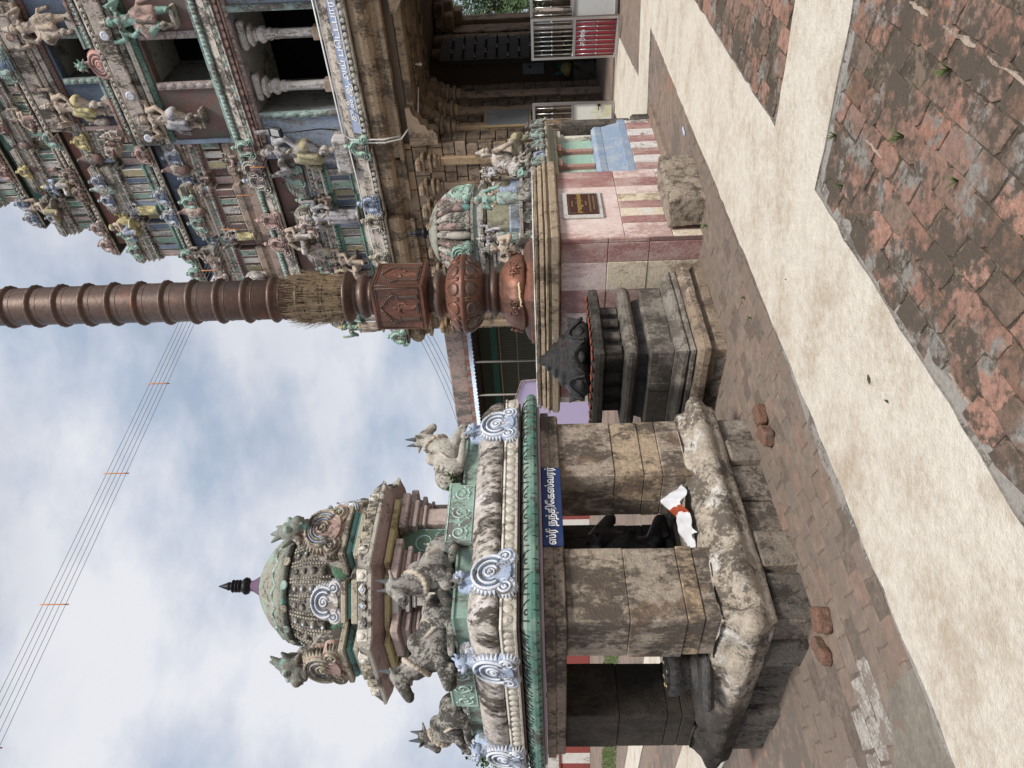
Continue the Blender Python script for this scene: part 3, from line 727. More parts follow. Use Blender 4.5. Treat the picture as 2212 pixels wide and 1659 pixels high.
# plinth blocks
def plinth_row(edge):
    t = .03; k = 0
    while t < 1.76:
        l = rnd.uniform(.2, .38); l = min(l, 1.78-t)
        if l < .1: break
        pr = -.05 if k % 3 == 1 else rnd.uniform(.0, .02)
        m = MB(); 
        if edge == 0: jbox(m, t, t+l-.008, .04+pr, .35, -.02, .232, 0, .018, .008)
        elif edge == 1: jbox(m, .045+pr, .36, t, t+l-.008, -.02, .231, 0, .018, .008)
        elif edge == 2: jbox(m, t, t+l-.008, 1.5, 1.8-pr, -.02, .230, 0, .018, .008)
        else: jbox(m, 1.5, 1.79-pr, t, t+l-.008, -.02, .229, 0, .018, .008)
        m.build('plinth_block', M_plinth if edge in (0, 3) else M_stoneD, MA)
        t += l; k += 1
for e in range(4): plinth_row(e)
MB().box(.3, 1.55, .3, 1.55, -.02, .22, 0).build('plinth_core', M_stoneD, MA)
# eroded base slab with a flared lip
m = MB(); pts = []; n = 64
c4 = [(.0, .0), (1.83, .0), (1.83, 1.83), (.0, 1.83)]
for i in range(4):
    a_, b_ = Vector(c4[i]), Vector(c4[(i+1) % 4])
    for k in range(n): q_ = a_.lerp(b_, k/n); pts.append((q_.x, q_.y))
prof = [(-.06, .232), (-.005, .235), (.015, .25), (.022, .275), (.030, .30), (.052, .325), (.072, .35), (.080, .38), (.078, .41), (.066, .435), (.045, .452), (.024, .462), (.006, .475), (-.008, .495), (-.02, .52), (-.035, .54), (-.07, .548), (-.2, .55), (-.45, .545)]
m.sweep(pts, prof, 0, sm=True)
for i, v in enumerate(m.v):
    p = Vector(v); z = p.z
    k = 1.0 if .24 < z < .545 else .3
    big = noise.fractal(p*3.2, .8, 2.0, 3); fin = noise.fractal(p*13, .6, 2.1, 5)
    out = Vector((p.x-.92, p.y-.92, 0)); mxx = max(abs(out.x), abs(out.y)); d = Vector((out.x if abs(out.x) > mxx-.1 else 0, out.y if abs(out.y) > mxx-.1 else 0, 0)); d = d.normalized() if d.length else d
    bite = max(0, noise.noise(p*4.5+Vector((3, 1, 7)))-.22)*.16
    m.v[i] = tuple(p+d*(big*.022+fin*.010-bite)*k+Vector((0, 0, (big*.022+fin*.009-bite*.25)*k)))
m.build('base_slab', mk('slab_stone', (0.40, 0.345, 0.28), .44, (0.13, 0.108, 0.088), 4.0, 1, .88, .9, .3, alt=(0.55, 0.52, 0.48), altamt=.36, alts=5, bs=45, soot=((-1.75, 4.65, .4), (-.77, .64, -.25), .05, .55)), MA)
# columns of stacked blocks
sootM = mk('column_stone', (0.36, 0.295, 0.235), .48, (0.10, 0.08, 0.064), 3.0, .6, .88, .7, .3, ob=[(0.33, 0.28, 0.225), (0.41, 0.31, 0.205), (0.33, 0.275, 0.22), (0.36, 0.30, 0.25)], alt=(0.19, 0.135, 0.095), altamt=.40, alts=4.5, bs=55, soft=.16, soot=((-1.55, 4.36, 1), (-.766, .643, -.2), .1, .75))
for (x0, x1, y0, y1) in ((.055, .585, .055, .47), (1.215, 1.79, .06, .50), (.06, .46, 1.30, 1.79), (1.26, 1.79, 1.32, 1.79)):
    z = .43; hs = [.20, .10, .33, .37] if x0 < 1 else [.27, .13, .20, .38]
    for i, h in enumerate(hs):
        h2 = h*(1.468-.43)/sum(hs)
        m = MB(); j = .008
        jbox(m, x0+rnd.uniform(-j, j), x1+rnd.uniform(-j, j), y0+rnd.uniform(-j, j), y1+rnd.uniform(-j, j), z+.0006, z+h2-.0006, 0, .006, .0022)
        m.build('column_block', sootM, MA); z += h2
# beam, fillets, green roll, medallion band, upper roll
m = MB(); po = [(.03, .03), (1.82, .03), (1.82, 1.82), (.03, 1.82)]
m.sweep(po, [(.0, 1.467), (.012, 1.475), (.012, 1.535), (.03, 1.54), (.03, 1.60), (.0, 1.603)], 0, jit=.002)
m.build('beam', mk('beam_stone', (0.25, 0.20, 0.16), .5, (0.075, 0.062, 0.05), 3.5, .8, .88, .5, .25, alt=(0.36, 0.30, 0.22), altamt=.3, alts=4), MA)
m = MB(); m.sweep(po, [(.04, 1.604), (.065, 1.606), (.068, 1.622), (.04, 1.626)], 0); m.build('lavender_fillet', M_lav, MA)
ROLL_P = [(.03, 1.628), (.105, 1.624), (.125, 1.632), (.138, 1.655), (.137, 1.68), (.122, 1.706), (.095, 1.728), (.06, 1.742), (.02, 1.748)]
m = MB(); m.sweep(po, ROLL_P, [0, 0, 0, 0, 0, 1, 1, 1], sm=False); m.build('green_eave_roll', [M_greenD, M_greenG], MA)
def roll_pt(t):      # 0 bottom .. 1 top of the roll's outer curve
    P = ROLL_P[2:8]; k = t*(len(P)-1); i = min(int(k), len(P)-2); f = k-i
    return (P[i][0]+(P[i+1][0]-P[i][0])*f+.0035, P[i][1]+(P[i+1][1]-P[i][1])*f+.002)
def face_map(e, u, out, z, lo=.03, hi=1.82):
    return {0: (u, lo-out, z), 1: (lo-out, u, z), 2: (u, hi+out, z), 3: (hi+out, u, z)}[e]
m = MB()
for e in range(4):
    n = 11
    for k in range(n):
        u0 = -.06+k*(1.97/n); w_ = 1.97/n
        path = []
        for i in range(13):
            a = i/12; q = u0+w_*(.04+.92*a); t = .02+.96*(math.sin(math.pi*a)**.45 if 0 < a < 1 else 0)
            o_, z = roll_pt(t); path.append(face_map(e, q, o_, z))
        m.tube(path, .0052, 4)
        c = []
        for i in range(9):
            a = R(-60+260*i/8); rr = .006+.014*i/8; o_, z = roll_pt(.62+rr*8*math.sin(a)*.9); c.append(face_map(e, u0+w_*.5+rr*math.cos(a)*1.2, o_, z))
        m.tube(c, .005, 4)
        for dx in (0.0,):
            pth = []
            for i in range(4):
                o_, z = roll_pt(.02+.09*i); pth.append(face_map(e, u0+w_*(.5+dx), o_, z))
            m.tube(pth, .0035, 4)
m.build('painted_leaf_lines', M_line, MA)
m = MB(); m.sweep(po, [(.01, 1.749), (.085, 1.751), (.085, 1.764), (.01, 1.766)], 0); m.build('dark_groove', M_redD, MA)
m = MB(); m.sweep(po, [(.04, 1.767), (.125, 1.767), (.128, 1.779), (.112, 1.782), (.104, 1.850), (.112, 1.856), (.108, 1.868), (.06, 1.872)], [0, 0, 0, 1, 0, 0, 0]); m.build('medallion_band', [M_cream, mk('grey_band', (0.36, 0.335, 0.29), .42, (0.12, 0.11, 0.09), 4, .6, .9, .4, .2)], MA)
md = MB(); md.lathe([(.0298, 0), (.030, .004), (.026, .011), (.012, .014)], 14, 0); MED = md.mesh('medallion', [None])
for e in range(4):
    n = 26
    for k in range(n):
        u = -.055+(k+.5)*1.96/n
        rot = {0: (R(90), 0, 0), 1: (R(90), 0, R(-90)), 2: (R(-90), 0, 0), 3: (R(90), 0, R(90))}[e]
        inst(MED, 'medallion', MA, [M_bead], face_map(e, u, .1065, 1.816), rot, (1, 1.05, 1))
UP_P = [(.062, 1.8725), (.092, 1.885), (.094, 1.93), (.078, 1.98), (.045, 2.03), (.0, 2.062), (-.06, 2.078), (-.10, 2.082)]
m = MB(); m.sweep(po, UP_P, 0, sm=True)
# ribs on the weathered roll
for e in range(4):
    for k in range(30):
        u = .0+k*.0638
        if rnd.random() < .35: continue
        pth = []
        for i in range(1, 6):
            pth.append(face_map(e, u+.01*math.sin(i), UP_P[i][0]+.0, UP_P[i][1]))
        m.tube(pth[1:], [.010, .013, .012, .008], 4)
m.build('weathered_roof_roll', mk('roof_roll_plaster', (0.46, 0.42, 0.38), .50, (0.085, 0.074, 0.062), 3.0, .3, .92, .7, .3, alt=(0.58, 0.54, 0.53), altamt=.36, alts=2.5, bs=45), MA)
# green ledge and panels
m = MB(); le = [(.13, .13), (1.72, .13), (1.72, 1.72), (.13, 1.72)]
m.sweep(le, [(.0, 2.081), (.0, 2.165), (.012, 2.168), (.012, 2.182), (-.02, 2.186)], 0)
m.build('green_ledge', M_green, MA)
def scroll_panel(w_, h, n, parent, loc, rot, base, line, nm='scroll_panel'):
    m = MB(); m.box(-w_/2, w_/2, -.018, .02, 0, h, 0, .006)
    for k in range(n):
        cx = -w_/2+w_*(k+.5)/n; s = 1 if k % 2 else -1; r = min(h*.3, w_/n*.42)
        m.tube([(q[0], q[1], q[2]) for q in spiral(cx, h*.5, r, r*.2, 90*s, 90*s+s*480, 16, -.019)], .0062, 4, 1)
        m.tube([(cx-s*r, -.019, h*.15), (cx-s*r*.6, -.019, h*.3), (cx, -.019, h*.18)], .006, 4, 1)
        for q in range(3): m.ell((cx+r*1.1*math.cos(q*2+k), -.018, h*.5+r*1.1*math.sin(q*2+k)), (.012, .004, .009), 1, 6, 4)
    m.tube([(-w_/2+.01, -.019, .012), (w_/2-.01, -.019, .012), (w_/2-.01, -.019, h-.012), (-w_/2+.01, -.019, h-.012)], .004, 4, 1, closed=True)
    return m.build(nm, [base, line], parent, loc, rot)
M_lineL = mk('pale_scroll_paint', (0.46, 0.58, 0.54), .3, (0.2, 0.28, 0.24), 8, 1, .85, 0, .15)
FR = {0: ((C_, .13), 0), 1: ((.13, C_), -90), 2: ((C_, 1.72), 180), 3: ((1.72, C_), 90)}
for e in range(4):
    (px, py), az = FR[e]
    n = Vector((math.sin(R(az)), -math.cos(R(az))))
    g = MB(); g.box(-.30, .30, -.03, .30, 2.187, 2.275, 0, .006); g.build('green_pedestal', M_green, MA, (px, py, 0), (0, 0, R(az)))
    scroll_panel(.52, .195, 3, MA, (px+n.x*.032, py+n.y*.032, 2.075), (0, 0, R(az)), M_green, M_lineL, 'green_scroll_panel')
# body of the upper shrine: octagonal plan with recessed corners
def octo(a, c):      # half side a, chamfer c
    q = C_
    return [(q-a+c, q-a), (q+a-c, q-a), (q+a, q-a+c), (q+a, q+a-c), (q+a-c, q+a), (q-a+c, q+a), (q-a, q+a-c), (q-a, q-a+c)]
m = MB(); m.sweep(octo(.47, .22), [(0, 2.187), (0, 2.70)], 0); m.build('shrine_core', M_redD, MA)
for e in range(4):
    (px, py), az = FR[e]
    n = Vector((math.sin(R(az)), -math.cos(R(az)))); f = Vector((C_, C_))+n*.505; t = Vector((-n.y, n.x))
    scroll_panel(.24, .36, 1, MA, (f.x, f.y, 2.28), (0, 0, R(az)), mk('dark_green_panel', (0.105, 0.155, 0.11), .3, (0.07, 0.07, 0.055), 5, .6, .8, .2, .2), mk('pale_teal_scroll', (0.30, 0.42, 0.40), .3, (0.15, 0.2, 0.18), 8, 1, .85, 0, .2), 'niche_panel')
    for s in (-1, 1):
        m = MB()
        m.box(-.075, .075, -.05, .08, 2.20, 2.47, 0, .008)
        for (z0, z1, w_) in ((2.47, 2.495, .095), (2.50, 2.53, .085), (2.53, 2.565, .125), (2.57, 2.60, .105), (2.60, 2.655, .165)):
            m.box(-w_, w_, -.05-(w_-.075)*.9, .08, z0, z1, 0, .007)
        c = f+t*s*.215
        m.build('corner_pilaster', mk('dusty_rose_plaster', (0.46, 0.355, 0.325), .36, (0.16, 0.125, 0.105), 4, .4, .88, .4, .15), MA, (c.x, c.y, 0), (0, 0, R(az)))
for k in range(4):      # pale pilasters in the corner recesses
    a = R(-135+90*k); d = Vector((math.cos(a), math.sin(a)))
    m = MB(); m.box(-.05, .05, -.05, .05, 2.19, 2.5, 0, .006)
    for (z0, z1, w_) in ((2.5, 2.53, .06), (2.54, 2.57, .085), (2.57, 2.61, .07), (2.61, 2.66, .12)): m.box(-w_, w_, -w_, .05, z0, z1, 0, .006)
    m.build('recess_pilaster', M_cream, MA, (C_+d.x*.50, C_+d.y*.50, 0), (0, 0, a+R(90)))
M_kT = mk('khaki_plaster', (0.40, 0.365, 0.285), .42, (0.12, 0.105, 0.085), 6, .8, .88, .5, .2)
# main cornice of the shrine with projecting bays
def bayoct(a, c, bw, bp):
    q = C_; base = octo(a, c); pts = []
    pr = [(0, -1), (1, 0), (0, 1), (-1, 0)]
    for e in range(4):
        nx, ny = pr[e]; tx, ty = -ny, nx
        for (s, o_) in ((-a+c, 0), (-bw, 0), (-bw, bp), (bw, bp), (bw, 0), (a-c, 0)):
            pts.append((q+nx*(a+o_)+tx*s, q+ny*(a+o_)+ty*s))
    return pts
BO = bayoct(.53, .20, .23, .085)
m = MB(); m.sweep(BO, [(.0, 2.66), (.05, 2.668), (.055, 2.70), (.03, 2.705)], 0); m.build('ochre_band', mk('ochre_paint', (0.44, 0.36, 0.19), .35, (0.2, 0.16, 0.1), 5, .6, .88, .2, .15), MA)
m = MB(); m.sweep(BO, [(.03, 2.706), (.09, 2.73), (.135, 2.765), (.15, 2.772), (.155, 2.79), (.14, 2.80), (.11, 2.86), (.06, 2.885), (-.1, 2.895)], [0, 0, 1, 1, 2, 2, 2, 2]); m.build('shrine_cornice', [mk('mauve_soffit', (0.35, 0.25, 0.24), .3, (0.17, 0.12, 0.11), 5, 1, .88, .2, .15), M_cream, M_concD], MA)
dm = MB(); dm.prism([(-.04, 0), (0, -.028), (.04, 0), (0, .028)], -.008, .004, 0); dm.prism([(-.02, 0), (0, -.014), (.02, 0), (0, .014)], -.013, -.006, 1); DIA = dm.mesh('diamond', [None, None])
for k in range(4):
    a = R(-135+90*k); d = Vector((math.cos(a), math.sin(a))); t = Vector((-d.y, d.x))
    for s in (-1, 0, 1):
        c = Vector((C_, C_))+d*(.608+.147)+t*s*.11
        inst(DIA, 'diamond', MA, [M_cream, M_blueK], (c.x, c.y, 2.83), (R(-14), 0, a+R(90)), (1.05, 1, 1.1))
for e in range(4):      # carved blocks along the cornice
    for (an, dist, offs) in ((-90+90*e, .53+.085+.125, (-.225, -.11, 0, .11, .225)), (-135+90*e, .608+.125, (-.2, .2))):
        d = Vector((math.cos(R(an)), math.sin(R(an)))); t = Vector((-d.y, d.x))
        for i, s in enumerate(offs):
            c = Vector((C_, C_))+d*dist+t*s; mm = MB(); w_ = .042 if abs(s) > .15 else .03
            mm.box(-w_, w_, -.022, .06, 2.795, 2.872, 0, .008); mm.ell((0, -.022, 2.835), (w_*.6, .012, .024), 0, 8, 5)
            mm.build('cornice_block', M_cream if abs(s) > .15 else M_kT, MA, (c.x, c.y, 0), (0, 0, R(an+90)))
m = MB(); m.sweep(octo(.44, .2), [(0, 2.894), (0, 2.915), (.05, 2.925), (.055, 2.96), (.0, 2.985), (-.1, 3.0)], 0); m.build('roof_step', M_concD, MA)
# kudus with beast heads at the face centres, pale scrolls at the corners
M_kT = mk('khaki_plaster', (0.40, 0.365, 0.285), .42, (0.12, 0.105, 0.085), 6, .8, .88, .5, .2)
M_kP = mk('salmon_worn', (0.42, 0.29, 0.255), .5, (0.14, 0.115, 0.10), 5, .8, .88, .5, .2)
M_yal = mk('verdigris_plaster', (0.20, 0.215, 0.185), .5, GRIME, 5, .8, .88, .5, .25, alt=(0.16, 0.33, 0.29), altamt=.35, alts=8)
for e in range(4):
    (px, py), az = FR[e]
    n = Vector((math.sin(R(az)), -math.cos(R(az)))); f = Vector((C_, C_))+n*.60
    m = MB(); m.box(-.215, .215, -.07, .2, 2.893, 2.93, 0, .006); m.box(-.17, .17, -.045, .2, 2.93, 2.957, 1, .006); m.box(-.19, .19, -.06, .2, 2.957, 2.995, 1, .012); m.box(-.225, .225, -.085, .2, 2.995, 3.035, 0, .006)
    m.build('ornament_pedestal', [M_kT, mk('teal_petal', (0.135, 0.27, 0.255), .3, (0.07, 0.08, 0.07), 6, 1, .85, .2, .2)], MA, (f.x, f.y, 0), (0, 0, R(az)))
    k = inst(KUDUS, 'scroll_ornament', MA, [M_kP, M_kT, M_blueK, M_yal], (f.x+n.x*.02, f.y+n.y*.02, 3.03), (0, 0, R(az)), (.45, .62, .34))
    y_ = inst(YALI, 'beast_head', MA, [M_yal, M_teal, M_conc], (f.x+n.x*.05, f.y+n.y*.05, 3.345), (0, 0, R(az)), (.54, .66, .58))
    hb = Blob() if e == 0 else hb
    if e == 0: hb.cap((0, .06, 3.03), (0, .03, 3.36), .13, .045).cap((-.13, .1, 3.04), (-.08, .08, 3.22), .08, .05).cap((.13, .1, 3.04), (.08, .08, 3.22), .08, .05)
    HB1 = hb.mesh('ornament_back', .02, 1) if e == 0 else HB1
    inst(HB1, 'ornament_back', MA, [M_concD], (f.x-n.x*.0, f.y-n.y*.0, 0), (0, 0, R(az)))
    a = R(-135+90*e); d = Vector((math.cos(a), math.sin(a))); f = Vector((C_, C_))+d*.585
    m = MB(); m.box(-.15, .15, -.05, .16, 2.893, 2.94, 0, .006); m.box(-.12, .12, -.03, .16, 2.94, 2.975, 1, .01); m.box(-.14, .14, -.06, .16, 2.975, 3.01, 0, .006)
    m.build('ornament_pedestal', [M_kT, MATS['teal_petal']], MA, (f.x, f.y, 0), (0, 0, a+R(90)))
    inst(KUDUS, 'scroll_ornament', MA, [M_lgrey, M_blueL, M_blueD, M_concD], (f.x, f.y, 3.0), (R(-10), 0, a+R(90)), (.30, .5, .27))
# dome
dome = MB()
DP = [(.40, 2.985), (.45, 3.0), (.49, 3.05), (.503, 3.12), (.506, 3.2), (.495, 3.28), (.468, 3.36), (.425, 3.44), (.37, 3.51)]
dome.lathe(DP, 48, 0, True, (C_, C_, 0))
do = dome.build('dome', mk('dome_plaster', (0.225, 0.21, 0.185), .5, (0.06, 0.054, 0.046), 8, .8, .92, .8, .3, bs=55), MA)
def dome_r(z):
    for i in range(len(DP)-1):
        if DP[i][1] <= z <= DP[i+1][1]:
            f = (z-DP[i][1])/(DP[i+1][1]-DP[i][1]); return DP[i][0]+(DP[i+1][0]-DP[i][0])*f
    return DP[-1][0]
m = MB()
for k in range(24):      # bead chains down the dome
    a = 2*math.pi*k/24
    for q in (-.028, .028):
        for i in range(15):
            z = 3.13+i*.022; rr = dome_r(z); aa = a+q*(1+(3.45-z)*.8)
            m.ell((C_+(rr+.006)*math.cos(aa), C_+(rr+.006)*math.sin(aa), z), (.0105, .0105, .012), 0, 6, 4)
m.build('bead_chains', mk('bead_plaster', (0.37, 0.345, 0.285), .42, GRIME, 9, 1, .9, .3, .25), do)['kind'] = 'stuff'
m = MB()
for k in range(24):
    a = 2*math.pi*(k+.5)/24
    for (z, r_) in ((3.18, .036), (3.26, .031), (3.335, .027), (3.4, .022)):
        rr = dome_r(z); c = Vector((C_+rr*math.cos(a), C_+rr*math.sin(a), z))
        m.ell(c, (r_, r_, r_*.8), 0, 8, 5); 
        if k % 2: m.ell((C_+(rr+r_*.9)*math.cos(a), C_+(rr+r_*.9)*math.sin(a), z), (r_*.4,)*3, 1, 6, 4)
m.build('dome_bosses', [M_concD, M_blueL], do)['kind'] = 'stuff'
def petal_ring(n, r, z0, z1, lean, mat, nm, parent, w_=.9, wob=0.0, c=(C_, C_)):
    for k in range(n):
        a = 2*math.pi*k/n; ww = math.pi*r/n*w_*1.05
        m = MB(); vs = []; cols = 5; rows = 6
        for i in range(rows+1):
            t = i/rows; wd = ww*math.sin(math.pi*(.12+.86*t)**.8)**.7 if t < 1 else 0.004
            for j in range(cols+1):
                s = -1+2*j/cols
                vs.append((s*wd, -(lean*t+.018*(1-s*s)), (z1-z0)*t-.01*s*s*t))
        fs = [(i*(cols+1)+j, i*(cols+1)+j+1, (i+1)*(cols+1)+j+1, (i+1)*(cols+1)+j) for i in range(rows) for j in range(cols)]
        m.add(vs, fs, 0, True)
        if k == 0: me = m.mesh('petal', [None])
        inst(me, 'petal', parent, [mat], (c[0]+r*math.cos(a), c[1]+r*math.sin(a), z0), (0, 0, a+R(90)))
petal_ring(16, .495, 3.01, 3.125, .03, mk('lotus_leaf_green', (0.10, 0.205, 0.13), .35, GRIME, 6, 1, .85, .3, .2), 'petal', do)
m = MB(); m.lathe([(.36, 3.49), (.415, 3.475), (.445, 3.49), (.44, 3.515), (.395, 3.54), (.365, 3.535)], 40, 0, True, (C_, C_, 0)); m.build('garland_ring', M_yal, do)
for k in range(16):
    a = 2*math.pi*(k+.5)/16; p = (C_+.432*math.cos(a), C_+.432*math.sin(a), 3.49)
    mm = MB(); mm.lathe([(.034, 0), (.036, .008), (.022, .016), (.020, .012), (.008, .02)], 12, 0)
    if k == 0: ros = mm.mesh('rosette', [None])
    inst(ros, 'rosette', do, [M_kT if k % 2 else M_teal], p, (0, R(72), a))
m = MB()
LP = [(.43, 3.51), (.435, 3.525), (.405, 3.565), (.355, 3.625), (.295, 3.69), (.22, 3.745), (.15, 3.785), (.09, 3.805)]
m.lathe(LP, 64, 0, True, (C_, C_, 0), wave=lambda a, z: .035*abs(math.sin(a*8))*(1 if z < 3.75 else .4)-.015)
m.build('lotus_cap', mk('lotus_cap_plaster', (0.27, 0.27, 0.22), .42, (0.10, 0.09, 0.075), 5, .35, .9, .4, .25, alt=(0.22, 0.36, 0.29), altamt=.35, alts=5), do)
m = MB()
for k in range(16):
    a0 = 2*math.pi*k/16; pth = []
    for i in range(9):
        f = i/8; aa = a0+f*2*math.pi/16; z = 3.555+.045*abs(math.cos(math.pi*f)); rr = .432-(z-3.525)*.9
        pth.append((C_+(rr+.012)*math.cos(aa), C_+(rr+.012)*math.sin(aa), z))
    m.tube(pth, .011, 5)
m.build('scalloped_rim', M_teal, do)
m = MB(); m.lathe([(.085, 3.795), (.095, 3.80), (.075, 3.83), (.045, 3.88), (.04, 3.90)], 16, 0, True, (C_, C_, 0)); m.build('purple_collar', flat('purple_cloth', (0.13, 0.075, 0.13), .9), do)
m = MB(); m.lathe([(.03, 3.895), (.035, 3.91), (.062, 3.925), (.068, 3.945), (.055, 3.965), (.025, 3.975), (.022, 3.985), (.05, 3.992), (.05, 3.998), (.022, 4.004), (.022, 4.01), (.05, 4.016), (.05, 4.022), (.022, 4.03), (.022, 4.036), (.05, 4.042), (.05, 4.05), (.02, 4.06), (.03, 4.07), (.034, 4.08), (.026, 4.10), (.012, 4.14), (.003, 4.165)], 16, 0, True, (C_, C_, 0))
m.build('finial', M_iron, do)
# roof-edge kudus
def kd(x, y, az, sc_=.34, cols=None, z=1.765, lean=-10, nm='scroll_ornament'):
    return inst(KUDU, nm, MA, cols or [M_blueK, M_blueL, M_blueD, M_blueK], (x, y, z), (R(lean), 0, R(az)), (sc_, sc_*1.25, sc_))
for (x, y, az) in ((.30, -.075, 0), (1.63, -.075, 0), (-.075, .36, -90), (-.075, 1.63, -90), (.3, 1.925, 180), (1.6, 1.925, 180), (1.925, .3, 90), (1.925, 1.6, 90)): kd(x, y, az)
hb = None
for (x, y, az) in ((.30, -.01, 0), (1.63, -.01, 0), (-.01, .36, -90), (-.01, 1.63, -90)):     # solid backs of the kudus
    new = hb is None; hb = Blob() if new else hb; hb.cap((0, .02, 1.9), (0, .06, 2.10), .11, .05).cap((-.09, .02, 1.86), (-.07, .04, 1.96), .07).cap((.09, .02, 1.86), (.07, .04, 1.96), .07)
    HB2 = hb.mesh('ornament_back', .02, 1) if new else HB2
    inst(HB2, 'ornament_back', MA, [M_blueK], (x, y, 0), (0, 0, R(az)))
# bulls on the ledge
M_bull = mk('bull_plaster', (0.30, 0.285, 0.26), .52, (0.065, 0.06, 0.052), 6.5, .8, .92, .6, .3, alt=(0.42, 0.40, 0.37), altamt=.3, alts=9, bs=60)
M_bullL = mk('bull_plaster_pale', (0.40, 0.375, 0.33), .40, (0.10, 0.09, 0.078), 6, .8, .92, .6, .25, bs=60)
M_garl = mk('garland_plaster', (0.46, 0.40, 0.33), .4, (0.13, 0.11, 0.09), 9, 1, .9, .4, .2)
M_horn = mk('horn_plaster', (0.09, 0.10, 0.105), .3, GRIME, 6, 1, .85, .3, .2)
for (x, y, a, s, mt) in ((1.52, .19, -4, .53, M_bullL), (.56, .19, 200, .54, M_bull), (.18, .42, 150, .53, M_bull), (.19, 1.62, 100, .53, M_bull), (1.6, 1.45, 60, .5, M_bull)):
    inst(BULL, 'bull_statue', MA, [mt, M_garl, M_horn], (x, y, 2.172), (0, 0, R(a)), (s, s, s*1.06))
# weed on the roof
def sprig(name, loc, n, h, mat, parent=None, leafy=True, sz=.03):
    m = MB(); r4 = random.Random(int(loc[0]*100+loc[1]*37))
    for k in range(n):
        a = r4.uniform(0, 6.28); l = h*r4.uniform(.5, 1); tip = Vector((math.cos(a)*l*.5, math.sin(a)*l*.5, l*.8))
        m.tube([(0, 0, 0), tuple(tip*.5+Vector((0, 0, .1*l))), tuple(tip)], [.0022, .0018, .0006], 3)
        if leafy:
            for q in (.5, .75, 1):
                p = tip*q; u = Vector((r4.uniform(-1, 1), r4.uniform(-1, 1), r4.uniform(-.2, .5))).normalized(); v = u.cross(Vector((0, 0, 1))).normalized()*sz*.4
                m.add([p, p+u*sz*.5+v, p+u*sz, p+u*sz*.5-v], [(0, 1, 2, 3)])
    return m.build(name, mat, parent, loc)
tag(sprig('weed', (-1.426+.643*1.25-.766*.12, 4.201+.766*1.25+.643*.12, 2.19), 9, .10, M_leaf, None, True, .05), 'small leafy weed on the green ledge behind the right-hand roof bull', 'weed', 'weeds growing in joints')
# navy name sign on the beam
sg = MB(); sg.box(-.345, .345, -.008, .008, -.068, .068, 0, .003)
c = (.90, -.013)
wx = lambda x, y: (-1.426+.643*x-.766*y, 4.201+.766*x+.643*y)
so = sg.build('name_sign', M_sign, None, (*wx(.90, -.012), 1.533), (0, 0, R(50)))
tag(so, 'navy blue name sign with white Tamil lettering on the pavilion beam', 'sign')
tm = text_mesh('ஸ்ரீ நந்திேகஸ்வரர்', .078); tm.materials.clear(); tm.materials.append(M_wht)
inst(tm, 'lettering', so, None, (0, -.011, .006), (R(90), 0, 0), (.88, 1, 1))
# ------------------------------------------------------------------ things in and round the pavilion
nb = inst(BULL, 'stone_bull', None, [mk('black_stone', (0.028, 0.026, 0.025), .3, (0.010, 0.010, 0.010), 6, 1, .42, .3, .3, spec=.5), M_black, M_black], (*wx(1.02, .98), .565), (0, 0, R(50+0)), (.80, .85, .86))
tag(nb, 'black oiled stone bull sitting inside the pavilion', 'statue')
MB().box(-.55, .45, -.3, .3, -.06, .0, 0, .02).build('pedestal', M_black, nb)
# white cloth with red border
cl = MB(); nx_, ny_ = 48, 34; vs = []
for j in range(ny_+1):
    for i in range(nx_+1):
        u, v = i/nx_, j/ny_
        x = (u-.5)*.46+.02*math.sin(v*5); y = (v-.5)*.27+.03*math.sin(u*5+1)
        fold = .5+.5*math.sin(u*15+2.2*math.sin(v*4.2)+v*3); f2 = .5+.5*math.sin(v*9+u*7)
        hgt = math.exp(-((u-.60)/.27)**2)*math.exp(-((v-.35)/.38)**2)
        vs.append((x, y, .008+.12*hgt+.075*fold**1.6*(.30+hgt)+.03*f2*(1-.6*hgt)+.012*math.sin(u*41+v*13)*math.sin(v*23)*(.3+hgt)))
fs = []; ms = []
for j in range(ny_):
    for i in range(nx_):
        fs.append((j*(nx_+1)+i, j*(nx_+1)+i+1, (j+1)*(nx_+1)+i+1, (j+1)*(nx_+1)+i)); ms.append(1 if (18 <= i-j*.35 <= 23 or (j > 29 and i > 20)) else 0)
cl.add(vs, fs, ms, True)
co = cl.build('folded_cloth', [M_cloth, M_clothR], None, (*wx(.93, .22), .545), (R(6), 0, R(50+8)))
tag(co, 'crumpled white cloth with red border lying on the pavilion slab', 'cloth')
# blackened stone pot by the left column
m = MB(); m.lathe([(.10, 0), (.16, .0), (.165, .05), (.12, .07), (.115, .10), (.155, .15), (.165, .20), (.16, .235), (.13, .24), (.125, .20), (.02, .19)], 20, 0)
po_ = m.build('stone_pot', M_black, None, (*wx(.16, .86), .545)); tag(po_, 'black stone offering pot strewn with petals between the left-hand columns', 'pot')
m2 = MB()
for k in range(26):
    a = rnd.uniform(0, 6.28); r_ = rnd.uniform(.05, .2); z = .243 if r_ < .12 else rnd.uniform(.004, .05)
    m2.add([(r_*math.cos(a)+q[0]*.013, r_*math.sin(a)+q[1]*.013, z+q[2]) for q in ((-1, 0, .0), (0, -.6, .004), (1, 0, .002), (0, .6, .006))], [(0, 1, 2, 3)])
m2.build('scattered_petals', flat('petal_cream', (0.62, 0.52, 0.28), .8), po_)['kind'] = 'stuff'
m = MB(); m.box(-.16, .2, -.30, .30, -.02, .055, 0, .03); m.build('ledge_stone', M_black, po_)
